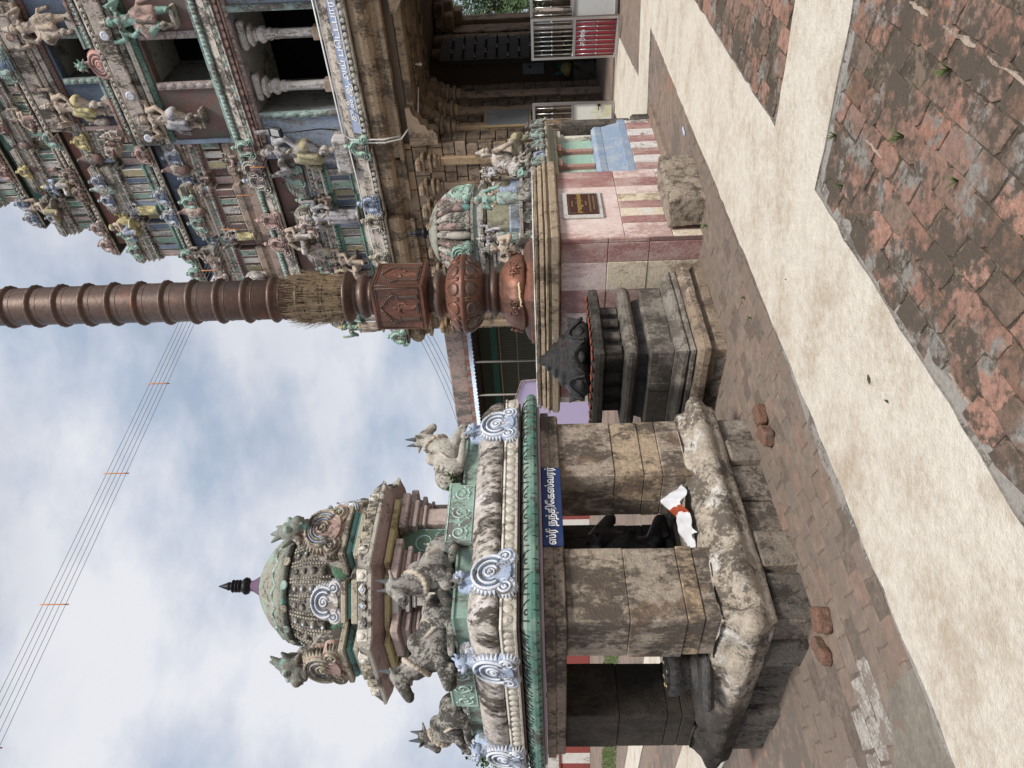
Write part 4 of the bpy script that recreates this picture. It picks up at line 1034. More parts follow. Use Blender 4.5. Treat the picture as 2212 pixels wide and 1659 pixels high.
# loose bricks
for i, ((x, y), a, s, lab) in enumerate((((-.27, 5.10), 35, (.08, .055, .038), 'loose brown brick by the pavilion corner nearest the black altar'), ((-.40, 4.97), 70, (.075, .055, .042), 'loose brick in front of another one by the right pavilion corner'),
                                      ((-1.37, 4.06), 20, (.07, .058, .046), 'rounded red brick lump at the near corner of the pavilion'), ((-1.56, 4.10), 75, (.09, .045, .034), 'half brick with a pale top beside the red lump at the pavilion'))):
    b = Blob(); b.box(-s[0], s[0], -s[1], s[1], 0, s[2]*2, 0, .012)
    if i == 2: b.ell((.0, 0, s[2]), (s[0]*1.1, s[1]*1.1, s[2]*1.15))
    o = inst(b.mesh('loose_brick', .009, 1, 1, .007, 16, 5), 'loose_brick', None, [M_brick], (x, y, .0), (0, 0, R(a))); tag(o, lab, 'brick', 'loose bricks by the pavilion')

# ------------------------------------------------------------------ black altar
BA = empty('altar', (.25, 6.06, 0), R(47)); tag(BA, 'squat stone altar of stacked mouldings with a black lotus top', 'altar')
bx_ = lambda x, y: (.25+.682*x-.731*y, 6.06+.731*x+.682*y)
q = lambda i: [(i, i), (1.24-i, i), (1.24-i, 1.24-i), (i, 1.24-i)]
soot = ((.12, 6.25, .55), (-.70, .62, .35), -.25, .28)  # oil soot, with the pavilion's shade painted into the left faces
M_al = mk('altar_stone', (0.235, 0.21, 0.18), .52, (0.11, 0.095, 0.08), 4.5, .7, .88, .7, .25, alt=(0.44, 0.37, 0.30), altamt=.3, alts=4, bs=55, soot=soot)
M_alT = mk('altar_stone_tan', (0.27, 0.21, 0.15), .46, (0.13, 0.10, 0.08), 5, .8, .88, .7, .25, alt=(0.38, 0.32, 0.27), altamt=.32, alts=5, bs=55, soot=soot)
def course(prof, mat, nm, inset=0.0, jit=.006):
    m = MB(); n = 9; pts = []
    c4 = q(inset)
    for i in range(4):
        a, b_ = c4[i], c4[(i+1) % 4]
        for k in range(n): pts.append((a[0]+(b_[0]-a[0])*k/n, a[1]+(b_[1]-a[1])*k/n))
    m.sweep(pts, prof, 0, jit=jit); m.build(nm, mat, BA)
course([(0, -.01), (0, .09), (-.02, .13)], M_alT, 'foot_course', 0)
for (a, b_) in ((.08, .3), (.36, .55), (.62, .84), (.9, 1.15)):
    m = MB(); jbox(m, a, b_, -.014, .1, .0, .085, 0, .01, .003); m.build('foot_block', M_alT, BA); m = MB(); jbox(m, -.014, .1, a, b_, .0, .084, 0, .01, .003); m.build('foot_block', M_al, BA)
course([(.03, .135), (.09, .14), (.10, .15), (.10, .20), (.08, .235), (.03, .25)], M_alT, 'lower_slab', .05)
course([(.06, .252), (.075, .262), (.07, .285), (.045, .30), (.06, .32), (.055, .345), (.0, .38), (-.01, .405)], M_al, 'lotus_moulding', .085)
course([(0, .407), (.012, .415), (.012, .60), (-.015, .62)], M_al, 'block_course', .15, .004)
for (e, t, w_) in ((0, .42, .07), (0, .52, .05), (1, .5, .1)):
    m = MB()
    if e == 0: m.box(t, t+w_, .13, .17, .41, .61, 0, .006)
    else: m.box(.13, .17, t, t+w_, .41, .61, 0, .006)
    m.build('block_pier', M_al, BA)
course([(-.06, .615), (-.08, .70)], M_black, 'recess_course', .15)
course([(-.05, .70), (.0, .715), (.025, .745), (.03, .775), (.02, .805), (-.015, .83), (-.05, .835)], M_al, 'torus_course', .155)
course([(-.12, .83), (-.12, 1.005)], M_black, 'neck_course', .155)
for k in range(4):
    for e in (0, 1):
        t = .27+k*.19; m = MB()
        if e == 0: jbox(m, t, t+.1, .225, .31, .835, 1.0, 0, .012, .004)
        else: jbox(m, .225, .31, t, t+.1, .835, 1.0, 0, .012, .004)
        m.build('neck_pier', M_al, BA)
course([(.0, 1.005), (.045, 1.02), (.05, 1.06), (.045, 1.10), (.02, 1.112), (-.1, 1.116)], mk('altar_top_stone', (0.20, 0.18, 0.16), .5, (0.05, 0.045, 0.04), 5, .8, .8, .7, .3, soot=((.3, 6.5, .6), (-.3, .28, .9), -.1, .5)), 'top_slab', .185, .005)
cc = .62
m = MB(); LT = [(.26, 1.117), (.34, 1.13), (.375, 1.16), (.38, 1.19), (.36, 1.225), (.33, 1.26), (.305, 1.30), (.275, 1.335), (.245, 1.345), (.25, 1.37), (.235, 1.395), (.185, 1.41), (.17, 1.425), (.175, 1.445), (.15, 1.465), (.115, 1.475), (.10, 1.49), (.105, 1.51), (.085, 1.53), (.055, 1.535), (.052, 1.565), (.03, 1.58)]
def lw(a, z):
    k = max(0, 1-abs(z-1.19)/.09); return .13*k*(abs(math.sin(a*2))**3-.30)+.035*abs(math.sin(a*4))*max(0, 1-abs(z-1.25)/.12)
m.lathe(LT, 96, 0, True, (cc, cc, 0), wave=lw)
for i, v in enumerate(m.v):
    p = Vector(v); d = Vector((p.x-cc, p.y-cc, 0)); a = math.atan2(d.y, d.x); k = abs(math.sin(a*2))**6*max(0, (d.length-.30)/.10)
    p += d.normalized()*noise.fractal(p*14, .7, 2, 4)*.010+Vector((0, 0, .11*min(k, 1.3)-.03*abs(math.cos(a*2))*max(0, 1-abs(p.z-1.17)/.06))); m.v[i] = tuple(p)
m.build('lotus_top', mk('oiled_black_stone', (0.020, 0.019, 0.018), .4, (0.009, 0.008, 0.008), 7, 1, .42, .9, .5, alt=(0.06, 0.052, 0.047), altamt=.22, alts=9, spec=.5), BA, None, (0, 0, 0))
for k in range(8):
    mm = MB(); a0 = R(45*k); pth = []
    for i in range(15):
        f_ = i/14; aa = a0+(f_-.5)*R(41); z = 1.175+.135*(1-abs(2*f_-1)**2.6); rr = .405-(z-1.175)*.62+.02*abs(math.sin(aa*2))
        pth.append((cc+rr*math.cos(aa), cc+rr*math.sin(aa), z))
    mm.tube(pth, .013, 5); mm.ell((cc+.355*math.cos(a0), cc+.355*math.sin(a0), 1.215), (.03, .07, .05), 0, 10, 6, Euler((0, -.5, a0), 'XYZ')); mm.build('lotus_petal', MATS['oiled_black_stone'], BA)
m = MB(); m.lathe([(.225, 1.335), (.245, 1.345), (.245, 1.357), (.22, 1.365)], 24, 0, True, (cc, cc, 0)); m.build('red_band', mk('kumkum', (0.13, 0.03, 0.025), .5, (0.03, 0.02, 0.02), 12, 1, .9, .5, .3), BA)
lm = MB(); lm.lathe([(.012, 0), (.028, .004), (.036, .016), (.034, .018), (.026, .009), (.005, .006)], 12, 0); lm.tube([(.028, 0, .014), (.044, 0, .018)], [.010, .004], 5)
LM = lm.mesh('clay_lamp', [None]); M_clay = mk('red_clay', (0.27, 0.075, 0.045), .4, (0.05, 0.03, 0.025), 20, 1, .85, .2, .3)
for k in range(16):
    e, t = (0, .22+k*.11) if k < 8 else (1, .2+(k-8)*.12)
    x, y = (t, .155+rnd.uniform(-.01, .01)) if e == 0 else (.155+rnd.uniform(-.01, .01), t)
    o = inst(LM, 'clay_lamp', None, [M_clay], (*bx_(x+.02, y+.02), 1.113), (0, 0, rnd.uniform(0, 6.28))); tag(o, 'small red clay lamp on the rim of the black altar', 'lamp', 'clay lamps round the altar rim')

# ------------------------------------------------------------------ pink platform of the flagstaff
PK = empty('flagstaff_platform', (1.38, 6.85, 0), R(47)); tag(PK, 'high stone platform with faded pink and cream painted stripes under the copper flagstaff', 'platform')
PX, PY = 1.40, 2.20
pxy = lambda x, y: (1.38+.682*x-.731*y, 6.85+.731*x+.682*y)
MB().box(.03, PX-.03, .03, PY-.03, -.02, 1.36, 0).build('platform_core', M_pinkP, PK)
def stripes(face, seq, z0, z1, zj=()):
    t = 0.0
    zs = [z0]+list(zj)+[z1]
    for (w_, mats) in seq:
        for i in range(len(zs)-1):
            m = MB(); mt = mats[min(i, len(mats)-1)]; j = rnd.uniform(0, .006)
            if face == 'r': jbox(m, t+.0015, t+w_-.0015, -.004-j, .03, zs[i]+.0015, zs[i+1]-.0015, 0, .006, .0015)
            else: jbox(m, -.004-j, .03, t+.0015, t+w_-.0015, zs[i]+.0015, zs[i+1]-.0015, 0, .006, .0015)
            m.build('painted_stone', mt, PK)
        t += w_
stripes('r', [(.11, [M_creamW, M_pinkP, M_pinkP]), (.15, [M_red, M_pinkP, M_pinkP]), (.14, [M_red, M_red, M_pinkP]), (.15, [M_creamW, M_creamW, M_pinkP]), (.15, [M_red, M_red, M_pinkP]), (.15, [M_creamW, M_creamW, M_pinkP]), (.16, [M_creamW, M_pinkP, M_pinkP]), (.20, [M_pinkP, M_red, M_red]), (.16, [M_whiteW, M_pinkP, M_red])], -.02, 1.36, (.28, .74))
stripes('l', [(.05, [M_redD, M_red, M_red]), (.22, [M_red, M_red, M_red]), (.34, [M_creamW, M_creamW, M_pinkP]), (.28, [M_red, M_red, M_red]), (.3, [M_creamW, M_pinkP, M_pinkP]), (.28, [M_red, M_red, M_redD]), (.33, [M_creamW, M_pinkP, M_pinkP]), (.3, [M_red, M_red, M_red]), (.1, [M_creamW])], -.02, 1.36, (.5, .9))
m = MB(); n = 12; c4 = [(0, 0), (PX, 0), (PX, PY), (0, PY)]; pts = []
for i in range(4):
    a, b_ = c4[i], c4[(i+1) % 4]
    for k in range(n): pts.append((a[0]+(b_[0]-a[0])*k/n, a[1]+(b_[1]-a[1])*k/n))
M_led = mk('tan_ledge_stone', (0.36, 0.285, 0.20), .40, (0.145, 0.11, 0.08), 4, .6, .9, .7, .25, alt=(0.60, 0.60, 0.56), altamt=.14, alts=4, bs=55)
m.sweep(pts, [(.0, 1.362), (.07, 1.37), (.085, 1.385), (.085, 1.445), (.065, 1.455), (.065, 1.475), (.09, 1.485), (.09, 1.50), (.05, 1.51)], 0, jit=.003); m.build('lower_ledge', M_led, PK)
m = MB(); m.sweep(pts, [(.03, 1.512), (.06, 1.53), (.05, 1.56), (.02, 1.575), (.045, 1.585), (.05, 1.605), (.0, 1.612)], 0, jit=.003); m.build('upper_ledge', M_led, PK)
m = MB(); m.sweep(pts, [(.02, 1.613), (.026, 1.622), (.02, 1.628), (-.05, 1.630)], 0, jit=.002); m.build('platform_top', mk('limed_top', (0.60, 0.61, 0.58), .38, (0.30, 0.26, 0.2), 5, 1, .9, .5, .15), PK)
# plaque
pl = MB(); pl.box(-.255, .255, -.018, .004, -.20, .20, 0, .005); pl.box(-.205, .205, -.030, -.012, -.155, .155, 1, .003)
pq = pl.build('plaque', [mk('plaque_cement', (0.50, 0.49, 0.465), .3, (0.34, 0.32, 0.29), 6, .8, .9, .5, .1), M_plaq], None, (*pxy(.61, -.012), 1.115), (0, 0, R(47))); tag(pq, 'brown granite plaque with gold lettering in a cement frame on the pink wall', 'plaque')
tm = text_mesh('துவஜஸ்தம்பம்', .062, .0015); tm.materials.clear(); tm.materials.append(M_gold); inst(tm, 'lettering', pq, None, (0, -.0325, .035), (R(90), 0, 0), (.80, 1.05, 1))
M_gold2 = flat('dull_gold_letter', (0.22, 0.15, 0.08), .5, .2)
m = MB()
for (z, x0, x1) in ((.105, -.06, .05), (-.035, -.04, .035), (-.075, -.17, .17), (-.115, -.13, .14)):
    x = x0
    while x < x1:
        l = rnd.uniform(.006, .013); m.box(x, x+l, -.0318, -.030, z-.007, z+.007+rnd.uniform(0, .004)); x += l+.004
m.build('small_lettering', M_gold2, pq)
m = MB(); m.tube([(-.19, -.031, -.14), (.19, -.031, -.14), (.19, -.031, .14), (-.19, -.031, .14)], .0022, 4, 0, closed=True); m.build('gold_border', M_gold2, pq)
# rough stone block
b = Blob(); b.box(-.42, .42, -.16, .16, -.02, .335, 0, .015)
o = inst(b.mesh('stone_block', .015, 1, 1, .012, 9, 6), 'stone_block', None, [mk('rough_block', (0.33, 0.275, 0.215), .45, (0.125, 0.10, 0.08), 9, 1, .92, .9, .35, bs=70)], (*pxy(.50, -.22), 0), (R(-2), 0, R(45)))
tag(o, 'long rough-hewn stone block lying against the foot of the pink wall', 'stone block')
# ------------------------------------------------------------------ copper flagstaff
FX, FY = 1.04, 8.06
FS = empty('flagstaff', (FX, FY, 1.63), 0); tag(FS, 'tall ringed copper temple flagstaff on the pink platform', 'flagstaff')
z0 = 1.63
k_ = .00529
m = MB(); m.box(-.43, .43, -.43, .43, 0, .045, 0, .008); m.sweep([(-.40, -.40), (.40, -.40), (.40, .40), (-.40, .40)], [(0, .045), (-.01, .07), (-.05, .10), (-.09, .115)], 0); m.build('base_plate', M_copper, FS, (0, 0, 0), (0, 0, R(28)))
m = MB(); m.lathe([(.40, .10), (.425, .13), (.43, .17), (.40, .24), (.34, .31), (.27, .36), (.235, .375), (.225, .40)], 48, 0, True, wave=lambda a, z: .035*math.sin(a*12)*max(0, 1-abs(z-.2)/.18)); m.build('lotus_base', M_copper, FS)
def orn(parent, a, r_, z, s):
    mm = MB()
    for sx in (-1, 1):
        mm.tube([(sx*p[0]*s, -.012, p[2]*s) for p in spiral(.45, 0, .35, .08, 180, -270, 18, 0)], .016*s/.12*.8, 5)
        mm.tube([(sx*.1*s, -.01, .3*s), (sx*.5*s, -.014, .65*s), (sx*.9*s, -.01, .5*s)], .012, 5)
    mm.ell((0, -.01, .1*s), (.25*s, .02, .35*s), 0, 8, 5); mm.ell((0, -.01, -.45*s), (.2*s, .02, .25*s), 0, 8, 5)
    mm.build('scroll_relief', M_copper, parent, (r_*math.cos(a), r_*math.sin(a), z), (R(-12), 0, a+R(90)))
for k in range(6): orn(FS, R(-120+60*k), .425, .20, .10)
m = MB(); m.lathe([(.222, .40), (.23, .41), (.262, .425), (.275, .45), (.268, .475), (.235, .495), (.222, .505), (.215, .52), (.215, .56)], 40, 0, True, wave=lambda a, z: .014*math.sin(a*26+z*60) if .415 < z < .485 else 0); m.build('lower_ring', M_copperD, FS)
BP = [(.215, .56), (.25, .575), (.33, .61), (.39, .665), (.425, .72), (.435, .755), (.45, .765), (.45, .80), (.435, .81), (.42, .85), (.37, .91), (.30, .955), (.24, .98), (.215, .99)]
m = MB(); m.lathe(BP, 48, 0, True); bu = m.build('lotus_bulb', M_copper, FS)
def bp_r(z):
    for i in range(len(BP)-1):
        if BP[i][1] <= z <= BP[i+1][1] and BP[i+1][1] > BP[i][1]: return BP[i][0]+(BP[i+1][0]-BP[i][0])*(z-BP[i][1])/(BP[i+1][1]-BP[i][1])
    return .215
for k in range(12):
    for (za, zb) in ((.75, .60), (.815, .95)):
        mm = MB(); a0 = 2*math.pi*k/12; pth = []
        for i in range(17):
            f = i/16; aa = a0+(f-.5)*2*math.pi/12*.92; t = (1-abs(2*f-1)**3.2); z = za+(zb-za)*t
            rr = bp_r(z)+.004; pth.append((rr*math.cos(aa), rr*math.sin(aa), z))
        mm.tube(pth, .009, 5); zc = za+(zb-za)*.42; rc_ = bp_r(zc); tl = math.atan2(bp_r(zc+.04)-bp_r(zc-.04), .08)
        mm.ell((rc_*math.cos(a0), rc_*math.sin(a0), zc), (.016, .078, .062), 0, 10, 7, Euler((0, tl, a0), 'XYZ')); mm.build('petal', M_copperD if zb < za else M_copper, bu)
m = MB(); m.lathe([(.215, .99), (.21, 1.02), (.24, 1.035), (.265, 1.06), (.268, 1.085), (.255, 1.115), (.225, 1.13), (.21, 1.14), (.205, 1.20)], 40, 0, True, wave=lambda a, z: .014*math.sin(a*26+z*60) if 1.04 < z < 1.12 else 0); m.build('upper_ring', M_copperD, FS)
# square box with figures in arched frames
BX = empty('tmp', (0, 0, 0)); bpy.data.objects.remove(BX)
bxa = R(-37)
m = MB(); h = .275
m.sweep([(-h, -h), (h, -h), (h, h), (-h, h)], [(-.07, 1.19), (.0, 1.215), (.008, 1.225), (.008, 1.245), (.0, 1.25), (.0, 1.76), (.008, 1.765), (.008, 1.785), (-.02, 1.79), (-.06, 1.815)], 0)
bo = m.build('relief_box', M_copper, FS, (0, 0, 0), (0, 0, bxa))
for e in range(4):
    az = e*90
    mm = MB(); y = -h-.002
    mm.tube([(-h+.025, y, 1.27), (h-.025, y, 1.27), (h-.025, y, 1.745), (-h+.025, y, 1.745)], .008, 4, closed=True)
    for sx in (-1, 1):
        mm.box(sx*.14-.018, sx*.14+.018, y-.012, y+.01, 1.29, 1.52, 0, .004); mm.box(sx*.14-.028, sx*.14+.028, y-.016, y+.01, 1.285, 1.31, 0, .003); mm.box(sx*.14-.026, sx*.14+.026, y-.016, y+.01, 1.50, 1.53, 0, .003)
        pth = [(sx*.15, y, 1.53), (sx*.165, y, 1.57), (sx*.12, y, 1.62), (sx*.07, y, 1.66), (0, y, 1.715)]
        mm.tube(pth, .014, 5)
        for i in range(9):
            f = i/8*(len(pth)-1); j = min(int(f), len(pth)-2); g_ = f-j; p = [pth[j][c]+(pth[j+1][c]-pth[j][c])*g_ for c in range(3)]
            mm.ell((p[0]*1.12, y-.004, p[2]+.012), (.014, .012, .014), 0, 6, 4)
    mm.box(-.07, .07, y-.014, y+.01, 1.285, 1.315, 0, .004)
    mm.build('arched_frame', M_copperD, bo, None, (0, 0, R(az)))
    d = Vector((math.sin(R(az)), -math.cos(R(az)))); 
    inst(FIG['stand'], 'relief_figure', bo, [M_copper, M_copper, M_copperD], (d.x*(h-.005), d.y*(h-.005), 1.31), (0, 0, R(az)), (.30, .22, .27))
m = MB(); m.lathe([(.20, 1.80), (.205, 1.83), (.215, 1.84), (.205, 1.85), (.20, 1.875), (.225, 1.89), (.25, 1.92), (.25, 1.95), (.225, 1.985), (.195, 2.01), (.185, 2.03), (.20, 2.05), (.25, 2.075), (.285, 2.10), (.295, 2.105), (.297, 2.135), (.285, 2.14), (.2, 2.142)], 40, 0, True, wave=lambda a, z: .010*math.sin(a*16) if 1.88 < z < 1.99 or 2.045 < z < 2.1 else 0); m.build('vase_collar', M_copperD, FS)
top = 8.2
sh_ = MB(); sh_.lathe([(.232, 2.13), (.226, 4.2), (.215, 6.2), (.20, top)], 40, 0, True); sh_.build('shaft', M_copperD, FS)
z = 2.66; i = 0
while z < top:
    rr = .236-(z-2.1)*.006
    mm = MB(); mm.lathe([(rr-.008, -.05), (rr+.004, -.045), (rr+.004, -.03), (rr+.02, -.026), (rr+.034, -.008), (rr+.036, .008), (rr+.024, .026), (rr+.004, .032), (rr-.008, .034)], 48, 0, True, wave=lambda a, z: .016*math.sin(a*30+z*80) if abs(z) < .022 else 0)
    ro = mm.build('ring', M_copperD, FS, (0, 0, z))
    mm = MB(); mm.lathe([(rr-.006, -.006), (rr+.006, -.004), (rr+.006, .004), (rr-.006, .006)], 40, 0, True); mm.build('seam_band', M_copperD, FS, (0, 0, z-.10))
    z += .312
# straw tied round the shaft
st = MB(); r6 = random.Random(5)
for k in range(1250):
    a = r6.uniform(0, 6.283); zb = r6.uniform(2.12, 2.30); l = r6.uniform(.35, .62)
    r0_ = .231+r6.uniform(0, .026); fl = r6.uniform(-.005, .035)*(1 if r6.random() < .82 else 3.4); tw = r6.uniform(-.12, .12)*(1 if r6.random() < .8 else 3)
    pts = []
    for i in range(4):
        f = i/3; zz = zb+l*f; bulge = .014*math.exp(-((zz-2.38)/.12)**2)
        rr = r0_+bulge+fl*f*f; aa = a+tw*f*f; pts.append((rr*math.cos(aa), rr*math.sin(aa), zz-(.04*f*f if fl > .08 else 0)))
    st.tube(pts, [.0032, .003, .0026, .0014], 3, 0, False)
so_ = st.build('straw_bundle', M_straw, None, (FX, FY, 1.63)); tag(so_, 'bundle of dry straw tied round the copper flagstaff above its collar', 'straw bundle')
for z in (2.36, 2.40, 2.58):
    mm = MB(); mm.tube([((.268+.005*math.sin(a*5))*math.cos(a), (.268+.005*math.cos(a*4))*math.sin(a), z+.006*math.sin(a*3)) for a in [2*math.pi*i/36 for i in range(36)]], .004, 5, 0, True, True); mm.build('cord', M_iron, so_)
# flower string on the lotus base
m = MB()
for k in range(22):
    a = R(-118+k*1.6); m.ell((.432*math.cos(a), .432*math.sin(a), .145+.02*k/22+rnd.uniform(-.006, .006)), (.012, .012, .011), 0, 6, 4)
tag(m.build('flower_string', flat('jasmine', (0.66, 0.58, 0.36), .8), None, (FX, FY, 1.63)), 'short string of cream flowers stuck on the flagstaff base', 'flowers')
# ------------------------------------------------------------------ small shrine behind the platform
SH = empty('small_shrine', (2.05, 9.45, 0), R(47)); tag(SH, 'small shrine with mint panels, blue steps and a ribbed pastel dome', 'shrine')
hw = 1.0
t = -hw; k = 0
while t < hw-.01:
    l = .19; m = MB(); jbox(m, t+.002, min(t+l, hw)-.002, -hw-.02, -hw+.2, -.02, .39, 0, .012, .004); m.build('striped_stone', M_red if k % 2 else M_whiteW, SH)
    m = MB(); jbox(m, -hw-.02, -hw+.2, t+.002+.2, min(t+l+.2, hw)-.002, -.02, .389, 0, .012, .004) if t+.2 < hw-.1 else jbox(m, -.1, .1, -.1, .1, 0, .3); m.build('striped_stone', M_whiteW if k % 2 else M_red, SH)
    t += l; k += 1
MB().box(-hw+.1, hw-.1, -hw+.1, hw-.1, -.02, .385, 0).build('base_core', M_red, SH)
MB().box(-hw-.12, hw+.12, -hw-.16, hw+.1, -.02, .06, 0, .01).build('kerb', M_ground, SH)
S4 = [(-hw, -hw), (hw, -hw), (hw, hw), (-hw, hw)]
m = MB(); m.sweep(S4, [(.015, .392), (.015, .485), (.0, .49), (-.01, .492)], 0); m.build('blue_step', M_blueW, SH)
m = MB(); m.sweep(S4, [(-.012, .494), (-.05, .70), (-.06, .705)], 0); m.build('blue_slope', M_blueW, SH)
m = MB(); m.sweep(S4, [(-.05, .708), (-.045, .79), (-.075, .83), (-.09, .832)], 0); m.build('blue_cap', M_blueW, SH)
m = MB(); m.sweep(S4, [(-.16, .834), (-.16, 1.30)], 0); m.build('mint_wall', M_mint, SH)
M_sal = mk('salmon_wood', (0.35, 0.20, 0.165), .35, (0.2, 0.13, 0.11), 5, .4, .88, .3, .15)
for e in range(4):
    for x in (-.82, -.42, 0, .42, .82):
        m = MB(); m.box(-.035, .035, -.05, .05, .836, 1.20, 0, .006); m.box(-.05, .05, -.065, .05, 1.20, 1.24, 0, .006); m.box(-.085, .085, -.10, .05, 1.24, 1.29, 0, .008)
        c = Matrix.Rotation(R(90*e), 3, 'Z') @ Vector((x, -.84, 0)); m.build('pilaster', M_sal if abs(x) < .8 else M_cream, SH, c, (0, 0, R(90*e)))
m = MB(); m.sweep(S4, [(-.10, 1.292), (-.07, 1.30), (-.07, 1.335), (-.03, 1.345), (-.03, 1.385), (.06, 1.42), (.07, 1.44), (.05, 1.452), (-.2, 1.455)], [1, 1, 2, 2, 1, 0, 0, 0]); m.build('eave', [M_conc, M_olive, M_greenG], SH)
m = MB(); m.sweep(S4, [(.03, 1.457), (.035, 1.48), (.0, 1.56), (-.08, 1.60), (-.1, 1.602)], 0); m.build('roof_roll', mk('blue_plaster_worn', (0.27, 0.31, 0.40), .48, (0.10, 0.095, 0.085), 4, .5, .9, .5, .2), SH)
for e in range(4):
    for x in (-.85, -.52, -.2, .25, .58, .88):
        c = Matrix.Rotation(R(90*e), 3, 'Z') @ Vector((x, -1.05, 1.455)); inst(KUDU, 'scroll_ornament', SH, [M_concD, M_teal, M_iron, M_concD], c, (R(-8), 0, R(90*e)), (.23, .30, .21))
m = MB(); m.sweep(S4, [(-.2, 1.60), (-.2, 1.74), (-.17, 1.745), (-.17, 1.78), (-.25, 1.785)], [0, 0, 1, 1]); m.build('roof_step', [M_kP, M_conc], SH)
m = MB(); m.sweep(octo(.56, .2), [(0, 1.78), (0, 1.90), (-.03, 1.92), (-.03, 2.2)], [0, 0, 1], bot=False); n0 = m
for i in range(len(m.v)): m.v[i] = (m.v[i][0]-C_, m.v[i][1]-C_, m.v[i][2])
m.build('neck', [M_blue, mk('mixed_olive', (0.28, 0.27, 0.19), .4, GRIME, 5, .4, .9, .3, .2)], SH)
for k in range(8):
    a = R(45*k); d = Vector((math.cos(a), math.sin(a)))
    m = MB(); m.box(-.06, .06, -.04, .04, 1.78, 2.02, 0, .006)
    for (zz, w_) in ((2.02, .09), (2.06, .13), (2.11, .17)): m.box(-w_, w_, -.04-w_*.4, .04, zz, zz+.035, 0, .006)
    m.build('neck_pilaster', M_lgrey, SH, (d.x*.50, d.y*.50, 0), (0, 0, a+R(90)))
m = MB(); m.lathe([(.48, 2.20), (.60, 2.215), (.66, 2.25), (.655, 2.28), (.60, 2.31), (.56, 2.335), (.56, 2.37), (.60, 2.38), (.60, 2.41), (.54, 2.42)], 32, [0, 0, 1, 1, 1, 2, 2, 1, 1], False); m.build('neck_cornice', [M_conc, M_concD, M_teal], SH)
dmo = MB(); DP2 = [(.50, 2.415), (.525, 2.45), (.535, 2.52), (.53, 2.60), (.505, 2.68), (.455, 2.76), (.39, 2.83), (.33, 2.87)]
dmo.lathe(DP2, 40, 0, True); ds = dmo.build('dome', M_concD, SH)
cols = [M_teal, M_lgrey, M_kP, M_lgrey]
M_ribP = mk('pink_scale_rib', (0.34, 0.235, 0.215), .54, (0.085, 0.075, 0.065), 9, 1, .9, .6, .3); M_ribT = mk('turquoise_rib', (0.18, 0.36, 0.345), .46, (0.085, 0.075, 0.065), 10, 1, .88, .5, .3); M_ribW = mk('pale_rib', (0.40, 0.37, 0.33), .54, (0.085, 0.075, 0.065), 8, 1, .9, .5, .25)
for k in range(28):
    a = 2*math.pi*k/28; mm = MB(); pth = [((r_+.004)*math.cos(a), (r_+.004)*math.sin(a), z) for r_, z in DP2]
    mm.tube(pth, [.047, .05, .05, .05, .047, .042, .036, .028], 7, 0)
    mm.m = [1 if (sum(mm.v[i][2] for i in f)/len(f) < 2.55 and k % 2) else 0 for f in mm.f]
    mm.build('rib', [M_ribP if k % 2 else M_ribW, M_ribT], ds)
m = MB(); m.lathe([(.33, 2.86), (.385, 2.85), (.40, 2.87), (.36, 2.90), (.30, 2.94), (.2, 2.985), (.1, 3.01), (.05, 3.02)], 40, 0, True, wave=lambda a, z: .04*abs(math.sin(a*7))); m.build('lotus_cap', MATS['lotus_cap_plaster'], ds)
m = MB(); m.lathe([(.045, 3.01), (.05, 3.03), (.02, 3.045), (.075, 3.06), (.09, 3.085), (.075, 3.11), (.025, 3.125), (.07, 3.14), (.025, 3.155), (.07, 3.17), (.025, 3.185), (.06, 3.20), (.02, 3.215), (.025, 3.25), (.004, 3.34)], 16, 0); m.build('finial', M_iron, ds)
for k in range(4):
    for off, s_ in ((0, .36),):
        a = R(90*k-90); inst(KUDUS, 'scroll_ornament', SH, [M_teal, M_mint, M_greenG, M_teal], (.545*math.cos(a), .545*math.sin(a), 2.40), (R(-8), 0, a+R(90)), (s_, .5, s_*.9))
        a = R(90*k-45); inst(KUDUS, 'scroll_ornament', SH, [M_concD, M_ribW, M_greenG, M_concD], (.545*math.cos(a), .545*math.sin(a), 2.40), (R(-8), 0, a+R(90)), (s_*.7, .4, s_*.7))
def fig(kind, parent, loc, az, h, mats, nm='stucco_figure'):
    return inst(FIG[kind], nm, parent, mats, loc, (0, 0, R(az)), (h*1.05, h*1.05, h))
fig('sit', SH, (.62, -.80, 1.66), 35, .95, [M_skinT, M_olive, M_conc])
fig('lady', SH, (-.62, -.80, 1.74), -35, .62, [M_skinTe, M_teal, M_skinT])
fig('kneel', SH, (-.92, -.3, 1.62), -65, .85, [M_skinT, M_concD, M_teal])
fig('sit', SH, (-.72, .6, 1.62), -110, .8, [M_skinT, M_olive, M_conc])
inst(BULL, 'bull_statue', SH, [M_lgrey, M_lgrey, M_conc], (.12, -.82, 1.74), (0, 0, R(10)), (.42, .42, .42))
for (kd_, x, y, z, az, h, ms_) in (('stand', .30, -.70, 1.78, 5, .52, [M_skinG, M_kP, M_conc]), ('kneel', .88, -.2, 1.60, 70, .6, [M_skinT, M_concD, M_conc]), ('lady', -.28, -.72, 1.78, -5, .5, [M_skinT, M_blueK, M_concD]), ('sit', -.95, .15, 1.60, -85, .6, [M_conc, M_kP, M_concD]), ('stand', -.68, -.30, 1.78, -60, .55, [M_skinG, M_teal, M_conc]), ('sitlady', .02, -.98, 1.585, 0, .42, [M_conc, M_concD, M_conc]), ('kneel', -.38, -.98, 1.585, 0, .42, [M_skinTe, M_concD, M_conc]), ('stand', .72, -.35, 1.78, 60, .55, [M_skinT, M_olive, M_conc])):
    fig(kd_, SH, (x, y, z), az, h, ms_)
